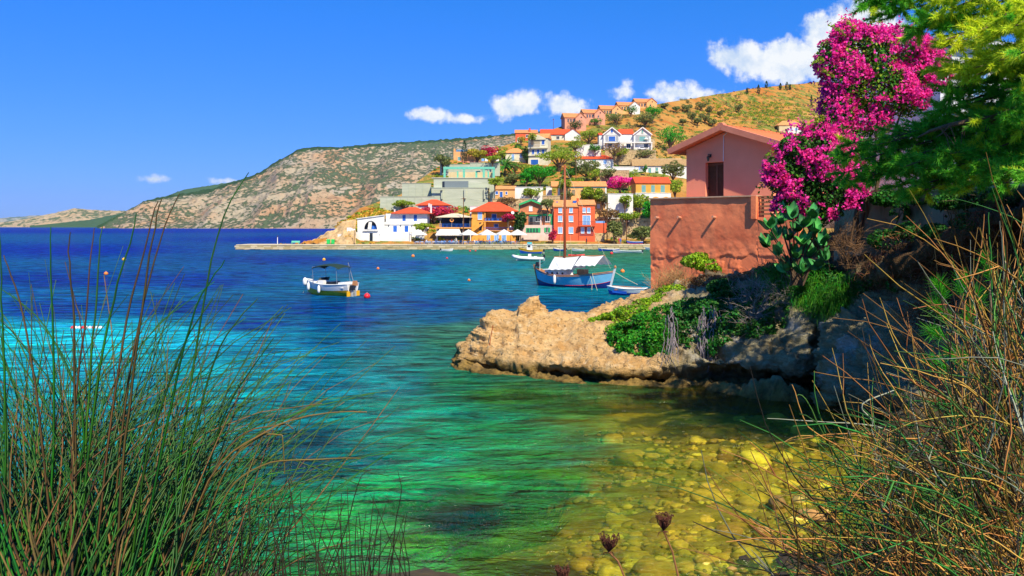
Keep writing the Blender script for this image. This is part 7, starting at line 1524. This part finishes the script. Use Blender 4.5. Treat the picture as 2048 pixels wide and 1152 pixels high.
MB().tube(sag(pa.location + Vector((0, 0, za - .3)), pb.location + Vector((0, 0, zb_ - .3)), 1.5), .02, 4).build('wire', BBLK, wr); MB().tube(sag(pb.location + Vector((0, 0, zb_ - .3)), pc.location + Vector((0, 0, zc - .3)), .4), .02, 4).build('wire', BBLK, wr); MB().tube(sag(pd.location + Vector((0, 0, zd - .2)), Vector(P(1060, 264, 415)), .8), .025, 4).build('wire', BBLK, wr)

PAR = [(836, 229.8, 'leftmost white restaurant parasol beside the white house'), (937, 229.4, 'white parasol right of the striped awning'), (974, 229.2, 'white parasol before the left half of the orange house'), (1008, 229.4, 'white parasol before the right half of the orange house'), (1035, 229.6, 'rightmost white parasol by the green-trim house')]
for x, D, lb in PAR: parasol('restaurant_parasol', lb, 'parasol', (PX(x, D), D, 1.265), 4.5, 3.9, CANVAS, 'white parasols of the waterfront restaurant', .3)
TB = mat('table_cloth', (.10, .25, .62), (.62, .66, .72), .4, .8)
def table_proto():
    q = thing('dining_table', 'small square dining table under the restaurant awnings and parasols', 'table', (0, 0, 0), 0, 'restaurant tables on the quay'); MB().box(-.4, .4, -.4, .4, .72, .76).build('table_top', TB, q); MB().box(-.41, .41, -.41, .41, .55, .719, -.01).build('cloth', TB, q); MB().box(-.04, .04, -.04, .04, 0, .549).build('leg', BGRY, q); return q
def chair_proto():
    q = thing('blue_chair', 'blue wooden chair at the waterfront restaurant tables', 'chair', (0, 0, 0), 0, 'blue chairs of the waterfront restaurant'); CB = mat('chair_blue', (.06, .20, .50), None, rough=.5); MB().box(-.22, .22, -.22, .22, .43, .48).build('seat', CB, q); MB().box(-.22, .22, .18, .22, .62, .95).build('backrest', CB, q)
    for a in (-.19, .19):
        MB().box(a - .02, a + .02, -.21, -.17, 0, .429).build('leg', CB, q); MB().box(a - .02, a + .02, .18, .22, 0, .429).build('leg', CB, q)
    return q
tp, cp = table_proto(), chair_proto(); r = random.Random(77); first = True; firstc = True; seats = []
for i in range(26):
    x = PX(834 + i * 8.0 + r.uniform(-1.5, 1.5), 229); y = 228.6 + (i % 3) * 1.25 + r.uniform(-.2, .2)
    if i == 0: t = tp
    else: t = copy_tree(tp)
    t.location = (x, y, 1.265); t.rotation_euler = (0, 0, r.uniform(-.3, .3))
    for k_ in range(r.choice((2, 2, 3, 4))):
        a = (0, math.pi, math.pi / 2, -math.pi / 2)[k_] + r.uniform(-.2, .2); c = cp if firstc else copy_tree(cp); firstc = False
        px_, py_ = x + math.cos(a) * .62, y + math.sin(a) * .62; c.location = (px_, py_, 1.265); c.rotation_euler = (0, 0, a - math.pi / 2); seats.append((px_, py_, a - math.pi / 2))
def person_mesh(pose):
    """one continuous skinned body; x right, faces -y"""
    if pose == 'sit': V = [(0, 0, .52), (0, .04, .8), (0, .03, 1.02), (0, .01, 1.12), (0, -.02, 1.24), (.1, -.05, .52), (.12, -.42, .52), (.12, -.44, .1), (.12, -.54, .06), (-.1, -.05, .52), (-.12, -.42, .52), (-.12, -.44, .1), (-.12, -.54, .06), (.19, .02, .98), (.25, -.04, .74), (.16, -.3, .78), (-.19, .02, .98), (-.25, -.04, .74), (-.16, -.3, .78), (0, -.03, 1.36)]
    else: V = [(0, 0, .95), (0, .01, 1.2), (0, .01, 1.42), (0, .01, 1.5), (0, -.01, 1.62), (.1, 0, .9), (.11, -.02, .5), (.11, .02, .08), (.12, -.12, .04), (-.1, 0, .9), (-.12, .02, .5), (-.13, .06, .08), (-.13, -.06, .04), (.19, .01, 1.4), (.26, .02, 1.13), (.25, -.1, .9), (-.19, .01, 1.4), (-.27, .0, 1.13), (-.25, -.1, .9), (0, -.02, 1.72)]
    E = [(0, 1), (1, 2), (2, 3), (3, 4), (4, 19), (0, 5), (5, 6), (6, 7), (7, 8), (0, 9), (9, 10), (10, 11), (11, 12), (2, 13), (13, 14), (14, 15), (2, 16), (16, 17), (17, 18)]
    R = [.15, .14, .15, .055, .095, .095, .07, .045, .04, .095, .07, .045, .04, .06, .05, .04, .06, .05, .04, .075]
    me = bpy.data.meshes.new('body'); me.from_pydata(V, E, []); o = bpy.data.objects.new('tmp', me); COL.objects.link(o); sk = o.modifiers.new('s', 'SKIN'); ss = o.modifiers.new('u', 'SUBSURF'); ss.levels = 1
    for i, v in enumerate(me.skin_vertices[0].data): v.radius = (R[i], R[i] * .8); v.use_root = (i == 0)
    dg = bpy.context.evaluated_depsgraph_get(); m2 = bpy.data.meshes.new_from_object(o.evaluated_get(dg)); m2.name = 'body'; bpy.data.objects.remove(o); m2.materials.clear(); m2.materials.append(None); return m2
SIT, STAND = person_mesh('sit'), person_mesh('stand')
CL = {'dark': (.03, .03, .04), 'orange': (.6, .16, .04), 'white': (.75, .75, .72), 'blue': (.06, .12, .4), 'brown': (.2, .1, .06), 'red': (.55, .04, .04), 'grey': (.25, .25, .26), 'green': (.06, .25, .1)}
SKIN = mat('skin', (.5, .26, .16), None, rough=.6); HAIR = mat('hair', (.03, .02, .015), None, rough=.7)
HAIRM = mesh('hair', *(lambda b: (b.v, b.f))(MB().lathe([(.085, -.06), (.115, .0), (.105, .08), (.05, .13), (.01, .14)], 10)), True); HAIRM.materials.append(HAIR)
FACEM = mesh('head', *(lambda b: (b.v, b.f))(MB().lathe([(.03, -.14), (.075, -.1), (.098, -.02), (.098, .06), (.06, .115), (.01, .125)], 10)), True); FACEM.materials.append(SKIN)
def person(pose, loc, rz, shirt, lb, group=None):
    o = thing('person', lb, 'person', loc, rz, group); b = link('body', SIT if pose == 'sit' else STAND, None, o); b.material_slots[0].link = 'OBJECT'; b.material_slots[0].material = mat('cloth_' + shirt, CL[shirt], None, rough=.9); z = 1.30 if pose == 'sit' else 1.66
    link('head', FACEM, None, b, (0, -.02, z)); link('hair', HAIRM, None, b, (0, .01, z + .03))
for i in range(18):
    px_, py_, a = seats[(i * 4 + 1) % len(seats)]; sh = list(CL)[i % 8]; person('sit', (px_, py_, 1.27), a, sh, f'seated diner in {sh} clothes among the restaurant tables', 'diners at the waterfront restaurant')
person('stand', (PX(1241, 229.5), 229.5, 1.265), .3, 'blue', 'person in blue standing on the quay left of the beached boat'); person('stand', (PX(1238, 230.4), 230.4, 1.265), -.5, 'red', 'person in red beside the one in blue on the quay'); person('stand', (PX(912, 229.0), 229.0, 1.265), .2, 'white', 'waiter in white standing before the striped awning'); person('stand', (PX(1173, 229.2), 229.2, 1.265), .9, 'dark', 'person in dark clothes below the red house balcony')
# white car at the villa
h_ = hill_hit(1285, 299); D = h_.y - 2.2; c = thing('white_car', 'white car parked below the right gable of the villa', 'car', P(1284, 300, D), math.radians(8)); CARW = paint('car_white', (.82, .82, .82)); MB().prism([(-1.9, .3), (1.95, .3), (1.95, .75), (1.2, .85), (.6, 1.35), (-1.2, 1.4), (-1.85, .9)], -.8, .8).build('body', CARW, c); MB().prism([(-1.1, .9), (.95, .9), (.52, 1.28), (-1.05, 1.32)], -.83, .83).build('window', DARK, c)
for x in (-1.2, 1.25):
    for y in (-.78, .78): w = MB().lathe([(.31, -.1), (.31, .1)], 12).build('wheel', BBLK, c); w.location = (x, y, .3); w.rotation_euler = (math.pi / 2, 0, 0)
for y in (-.6, .6): MB().box(1.9, 1.97, y - .14, y + .14, .6, .74).build('headlight', WHITEP, c)
# laundry on the line
q = thing('laundry_line', 'laundry hung on a line in the garden beside the peach house', 'laundry', (0, 0, 0)); D = 338; MB().tube([P(962, 317, D), P(1004, 317, D)], .03, 4).build('line', ROPE, q)
for i, (x, m_) in enumerate(((966, SKYP), (973, WHITEP), (980, BY), (988, SKYP), (995, WHITEP))): a = P(x, 317.2, D); MB().box(a.x - .55, a.x + .55, D - .03, D + .03, a.z - 1.0, a.z).build('cloth', m_, q)
for x in (962, 1004): a = P(x, 316, D); MB().tube([(a.x, D, a.z - 3), (a.x, D, a.z)], .06, 6).build('post', METAL, q)
# ------------------------------------------------------------------ broom and rushes in front of the eye
def stem_tubes(stems, r0, r1, seg=7, n=3):
    """stems: list of (points) -> joined thin tubes, numpy built"""
    Vs, Fs, o = [], [], 0
    for pts, ra, rb in stems:
        pts = np.array(pts); m = len(pts); t = np.gradient(pts, axis=0); t /= np.linalg.norm(t, axis=1, keepdims=True) + 1e-9
        a = np.cross(t, np.array((.31, .9, .2))); a /= np.linalg.norm(a, axis=1, keepdims=True) + 1e-9; b = np.cross(t, a); R = np.linspace(ra, rb, m)[:, None]
        ring = [pts + (a * math.cos(2 * math.pi * k / n) + b * math.sin(2 * math.pi * k / n)) * R for k in range(n)]
        Vs.append(np.stack(ring, 1).reshape(-1, 3)); i = (np.arange(m - 1)[:, None] * n + np.arange(n)[None, :]); j = (np.arange(m - 1)[:, None] * n + (np.arange(n)[None, :] + 1) % n)
        Fs.append(np.stack([i, j, j + n, i + n], 2).reshape(-1, 4) + o); o += m * n
    return np.concatenate(Vs), np.concatenate(Fs)
def px_curve(pts, D, seg=9, wob=0, rg=None):
    """smooth curve through picture points at distance D"""
    A = np.array([tuple(P(x, y, D)) for x, y in pts])[:, None, :]; k = max(2, seg // (len(pts) - 1)); c = catmull(A, k)[:, 0, :]
    if wob: c = c + np.cumsum(rg.normal(size=c.shape) * wob, 0)
    return c
RUSHG = mat('rush_green', (.026, .125, .005), (.012, .06, .004), 6, .5, island=.5, spec=.35, coord='Object'); RUSHB = mat('rush_brown', (.15, .085, .022), (.08, .05, .015), 6, .7, island=.55); RUSHD = mat('rush_dark', (.045, .035, .015), (.03, .025, .012), 6, .7, island=.5)
DRYG = mat('broom_straw', (.50, .28, .06), (.30, .15, .03), 6, .7, island=.55); BROOMG = mat('broom_green', (.06, .22, .03), (.035, .13, .02), 6, .6, island=.5); BROOMP = mat('broom_pale', (.30, .33, .24), (.2, .22, .14), 6, .7, island=.4)

def left_rushes():
    rg = np.random.default_rng(81); o = thing('rush_clump', 'tall dark green rush clump with dry stems filling the left foreground', 'rushes', (0, 0, 0)); G_, B_ = [], []
    def fan(n, bx, sx, lean, slean, Lr, D0, D1, dry):
        for i in range(n):
            D = rg.uniform(D0, D1); x0 = rg.normal(bx, sx); y0 = 1290; L_ = rg.uniform(*Lr) * (1 - .0004 * abs(x0 - bx)); a = math.radians(rg.normal(lean + (x0 - bx) * .035, slean)); cv = rg.normal(.10, .12) * (1 if a > 0 else -1)
            pts = []
            for k in range(8): t = k / 7; aa = a + cv * t * t * 1.6; pts.append((x0 + math.sin(aa) * L_ * t, y0 - math.cos(aa) * L_ * t))
            r_ = rg.uniform(.0038, .0070) * D / 3; c = np.array([tuple(P(x, y, D + .1 * k)) for k, (x, y) in enumerate(pts)]); c = c + np.cumsum(rg.normal(size=c.shape) * .004, 0); (B_ if rg.random() < dry else G_).append((c, r_, r_ * .28))
    fan(380, 120, 130, 5, 12, (420, 820), 2.7, 3.8, .16); fan(190, 180, 105, 17, 13, (380, 720), 2.6, 3.6, .16); fan(340, 60, 140, -2, 14, (300, 640), 2.3, 3.3, .3); fan(70, 250, 100, 28, 13, (240, 420), 2.6, 3.6, .3)
    # the tall stems that stand out one by one against sea and sky
    for pts, dry in (([(300, 1250), (350, 960), (400, 640), (445, 440), (496, 352)], 0), ([(210, 1250), (240, 900), (280, 640), (318, 480), (354, 378)], 1), ([(180, 1250), (215, 900), (250, 640), (285, 500), (312, 398)], 1), ([(230, 1250), (250, 880), (285, 620), (310, 480), (326, 398)], 1), ([(140, 1250), (190, 820), (230, 600), (262, 480), (276, 416)], 0), ([(150, 1250), (150, 900), (146, 640), (142, 520), (146, 460)], 1), ([(90, 1250), (110, 900), (108, 640), (104, 520), (101, 458)], 0), ([(160, 1250), (172, 850), (186, 640), (196, 520), (204, 452)], 0), ([(10, 1250), (4, 800), (2, 600), (0, 445)], 0), ([(120, 1250), (80, 820), (40, 600), (16, 508)], 1), ([(130, 1250), (150, 820), (170, 620), (184, 456)], 1), ([(60, 1250), (170, 880), (90, 660), (-10, 580)], 0), ([(330, 1250), (380, 900), (440, 700), (512, 600)], 0), ([(340, 1250), (400, 980), (450, 820), (540, 680)], 0), ([(250, 1250), (300, 900), (370, 700), (430, 600)], 0), ([(260, 1250), (330, 860), (390, 620), (450, 520)], 0)):
        D = rg.uniform(2.7, 3.3); c = px_curve(pts, D, 16, .002, rg); (B_ if dry else G_).append((c, .0062, .0018))
    for pts in ([(330, 1240), (420, 960), (540, 860), (640, 828), (736, 824)], [(380, 1240), (440, 1010), (520, 930), (620, 918), (715, 914)], [(350, 1240), (440, 960), (510, 880), (552, 872), (562, 884), (566, 950)], [(300, 1240), (400, 1000), (470, 880), (560, 850), (585, 860)]): B_.append((px_curve(pts, 2.9, 20, .001, rg), .0045, .0018))
    V, f = stem_tubes(G_, 0, 0); link('green_stems', mesh('green_stems', V, f, True), RUSHG, o, kind='stuff'); V, f = stem_tubes(B_, 0, 0); link('dry_stems', mesh('dry_stems', V, f, True), RUSHB, o, kind='stuff')
    # sparse stems toward the middle of the bottom edge
    o2 = thing('sparse_rushes', 'thin scattered dark stems along the bottom left of centre', 'rushes', (0, 0, 0)); S_ = []
    for i in range(74):
        x0 = rg.uniform(440, 830); y0 = 1210; top = rg.uniform(960, 1130) + max(0, (x0 - 640)) * .12; D = rg.uniform(2.5, 3.2); lean = rg.normal(10, 40); S_.append((px_curve([(x0, y0), (x0 + lean * .4 + rg.normal(0, 6), (y0 + top) / 2), (x0 + lean, top)], D, 8, .0015, rg), .0030, .0011))
    for pts in ([(640, 1200), (690, 1060), (722, 950), (760, 938)], [(780, 1200), (790, 1060), (802, 985), (794, 945)], [(600, 1200), (590, 1050), (575, 960), (585, 970)], [(700, 1200), (650, 1090), (600, 1020), (550, 1000)]): S_.append((px_curve(pts, 2.8, 12, .001, rg), .0026, .001))
    V, f = stem_tubes(S_, 0, 0); link('stems', mesh('stems', V, f, True), RUSHD, o2, kind='stuff')
left_rushes()

def right_broom():
    rg = np.random.default_rng(82); o = thing('broom_bush', 'large tangled straw and green broom bush filling the right foreground', 'bush', (0, 0, 0)); S_ = {'straw_stems': [], 'green_stems': [], 'dark_stems': [], 'pale_stems': []}
    def spray(n, bx, by, sx, sy, lean, sl, Lr, D0, D1, w, curl=.35):
        for i in range(n):
            D = rg.uniform(D0, D1); x0 = rg.normal(bx, sx); y0 = rg.normal(by, sy); L_ = rg.uniform(*Lr); a = math.radians(rg.normal(lean, sl)); cv = rg.normal(0, curl); pts = []; dz = rg.normal(0, .25)
            for k in range(7): t = k / 6; aa = a + cv * t; pts.append(tuple(P(x0 + math.sin(aa) * L_ * t, y0 - math.cos(aa) * L_ * t, D + dz * t)))
            c = np.array(pts) + np.cumsum(rg.normal(size=(7, 3)) * .006, 0); r_ = rg.uniform(.0026, .0056) * D / 3.4; kd = rg.choice(['straw_stems', 'green_stems', 'dark_stems', 'pale_stems'], p=w); S_[kd].append((c, r_, r_ * .35))
            if rg.random() < .55:                     # a fork
                j = rg.integers(2, 5); b = c[j]; d = (c[-1] - c[j]); q = np.cross(d, rg.normal(size=3)); q /= np.linalg.norm(q) + 1e-9; e = b + d * .6 + q * np.linalg.norm(d) * .35; S_[kd].append((np.array([b, (b + e) / 2 + rg.normal(size=3) * .01, e]), r_ * .7, r_ * .3))
    spray(150, 2040, 860, 60, 70, -14, 22, (140, 400), 3.2, 4.6, [.48, .26, .18, .08])
    spray(200, 2000, 1040, 80, 80, -42, 26, (120, 340), 3.0, 4.4, [.40, .30, .24, .06])
    spray(220, 1920, 1180, 120, 60, -48, 24, (160, 420), 2.8, 4.0, [.36, .38, .22, .04])
    spray(150, 1870, 980, 60, 70, -55, 24, (100, 250), 3.0, 4.4, [.25, .5, .15, .10])
    spray(150, 2060, 1120, 70, 70, -15, 35, (120, 330), 3.0, 4.2, [.5, .2, .25, .05])
    spray(90, 1800, 1190, 120, 40, -20, 26, (100, 260), 2.8, 3.6, [.5, .3, .15, .05])
    spray(80, 2090, 700, 50, 90, -25, 22, (120, 330), 3.6, 4.8, [.7, .12, .12, .06])
    for pts, kd in (([(2040, 900), (1960, 700), (1800, 570), (1730, 505)], 'straw_stems'), ([(2030, 880), (1980, 690), (1930, 560), (1862, 520)], 'straw_stems'), ([(2000, 900), (1930, 650), (1960, 500), (1968, 420)], 'straw_stems'), ([(2020, 860), (1985, 620), (1975, 500), (1971, 428)], 'green_stems'), ([(2040, 860), (2005, 640), (2003, 520), (2000, 445)], 'pale_stems'), ([(1980, 880), (1900, 760), (1800, 690), (1757, 588)], 'straw_stems'), ([(1990, 900), (1880, 780), (1820, 720), (1820, 645)], 'straw_stems'), ([(1900, 960), (1780, 860), (1660, 840), (1535, 835)], 'pale_stems'), ([(1900, 1000), (1760, 900), (1640, 870), (1570, 880)], 'straw_stems'), ([(1760, 1010), (1690, 900), (1620, 850), (1592, 770)], 'straw_stems'), ([(1720, 980), (1660, 880), (1640, 800), (1637, 735)], 'green_stems'), ([(1700, 1000), (1660, 900), (1610, 800), (1590, 790)], 'green_stems'), ([(1780, 900), (1740, 840), (1725, 810), (1790, 782)], 'pale_stems'), ([(1700, 1160), (1600, 1090), (1570, 1060), (1545, 1100)], 'straw_stems'), ([(1640, 1170), (1600, 1120), (1560, 1085)], 'straw_stems'), ([(1900, 1080), (1790, 1010), (1700, 960), (1560, 945)], 'straw_stems')):
        S_[kd].append((px_curve(pts, 3.6, 14, .002, rg), .0058, .002))
    for nm, m_ in (('straw_stems', DRYG), ('green_stems', BROOMG), ('dark_stems', RUSHD), ('pale_stems', BROOMP)): V, f = stem_tubes(S_[nm], 0, 0); link(nm, mesh(nm, V, f, True), m_, o, kind='stuff')
    # a young pine pokes through behind the broom
    q = thing('young_pine', 'vivid green young pine shoots behind the straw broom', 'pine', (0, 0, 0)); C = []; A = []; mb = MB()
    for (x, y, D, dx, dy) in ((1885, 600, 6.4, -8, -30), (1900, 640, 6.4, -26, -30), (1920, 590, 6.5, 6, -30), (1895, 680, 6.3, -30, -16), (1930, 660, 6.4, 10, -30), (1960, 620, 6.6, -6, -34), (1980, 560, 6.8, -8, -40), (1940, 720, 6.2, -34, -12), (1900, 740, 6.2, -36, -20), (1960, 760, 6.2, -20, -30), (2000, 640, 6.8, 10, -40), (1920, 820, 6, -40, -10), (2010, 760, 6.6, -10, -40)):
        a = np.array(P(x, y, D)); b = np.array(P(x + dx, y + dy, D)); mb.tube([tuple(P(1990, 900, 6.3)), tuple(a), tuple(b)], [.012, .008, .004], 4)
        for t in np.linspace(0, 1, 7): C.append(a + (b - a) * t); A.append((b - a) / np.linalg.norm(b - a))
    k = 34; C = np.repeat(np.array(C), k, 0); A = np.repeat(np.array(A), k, 0); d = A + rg.normal(size=A.shape) * .6; d /= np.linalg.norm(d, axis=1, keepdims=True)
    foliage('needles', [blades(C, d, rg.uniform(.07, .13, len(C)), .0016, rg, .05)], leafmat('young_pine', (.07, .42, .01), (.04, .28, .01), .3, .4), q); mb.build('stems', BARK, q)
right_broom()

def seed_heads():
    rr = random.Random(91); m_ = mat('seed_head', (.11, .035, .018), (.06, .02, .012), 40, .9); sm = mat('seed_stalk', (.30, .13, .05), (.2, .09, .03), 20, .8)
    for (x, y, xb, w, lb) in ((1218, 1086, 1255, 40, 'left one of two dried brown seed heads at the bottom edge'), (1327, 1044, 1362, 36, 'right, taller one of two dried brown seed heads at the bottom edge'), (1125, 1150, 1130, 30, 'third dried seed head cut by the bottom edge')):
        D = 2.2; o = thing('dried_seed_head', lb, 'seed head', (0, 0, 0)); c = Vector(P(x, y + 18, D)); k = D / F; mb = MB(); mb.tube([P(xb + 12, 1260, D), P(xb - 4, 1160, D), P((x + xb) / 2, (y + 1160) / 2, D), c], [.0030, .0028, .0026, .0024], 6); mb.build('stalk', sm, o)
        hd = MB()
        for i in range(70):
            a = rr.uniform(0, 6.28); q = math.sqrt(rr.random()); e = c + Vector((math.cos(a) * q * w * k * .5, math.sin(a) * q * w * k * .5, (20 + 16 * q - rr.uniform(0, 7)) * k)); mid = c.lerp(e, .5) + Vector((math.cos(a), math.sin(a), 0)) * q * 5 * k
            hd.tube([c, mid, e], [.0008, .0009, .0007], 3, False)
            for j in range(3): s_ = e + Vector((rr.gauss(0, 1), rr.gauss(0, 1), rr.gauss(0, 1))) * .0022; hd.lathe([(.0004, -.0016), (.0019, 0), (.0004, .0016)], 5, tuple(s_))
        for i in range(8): a = rr.uniform(0, 6.28); hd.tube([c, c + Vector((math.cos(a) * .012, math.sin(a) * .012, -.002)), c + Vector((math.cos(a) * .016, math.sin(a) * .016, -.012))], [.0008, .0007, .0003], 3, False)
        hd.build('umbel', m_, o)
seed_heads()

def bank_grass():
    """dry grass and low growth over the bank to both sides of the path"""
    rg = np.random.default_rng(95); n = 16000; X = rg.uniform(-16, 22, n); Y = rg.uniform(-6, 21, n); z = near_z(X, Y)
    vis = z + .45 < HC - Y * .395; k = (z > .25) & ((np.abs(X) > 1.6) | (Y < 0)) & (vis | (X > Y * .62) | (X < -Y * .62)) & ((Y > 1.5) | (np.abs(X) > 2.5)); X, Y, z = X[k], Y[k], z[k]
    p = np.stack([X, Y, z - .12], 1); d = rg.normal(size=p.shape) * .35 + np.array((-.15, .15, 1)); d /= np.linalg.norm(d, axis=1, keepdims=True); m = rg.random(len(p)) < .6
    for nm, kk, mt_ in (('dry_grass', m, mat('bank_straw', (.34, .20, .06), (.2, .12, .04), 3, .9, island=.5)), ('green_grass', ~m, leafmat('bank_green', (.07, .20, .02), (.04, .12, .015), .2, .5))):
        foliage(nm, [blades(p[kk], d[kk], rg.uniform(.18, .5, kk.sum()), .008, rg, .25)], mt_, None)
bank_grass()

# ------------------------------------------------------------------ air
def build_haze():
    m = bpy.data.materials.new('haze'); nt, N, L = nodes(m); out = N.new('ShaderNodeOutputMaterial'); v = N.new('ShaderNodeVolumePrincipled'); v.inputs['Color'].default_value = (.62, .78, 1, 1); v.inputs['Density'].default_value = 3.0e-5; v.inputs['Anisotropy'].default_value = .2
    L.new(v.outputs[0], out.inputs['Volume']); MB().box(-17000, 17000, -400, 12000, -30, 400).build('haze', m, None)['kind'] = 'stuff'
build_haze()
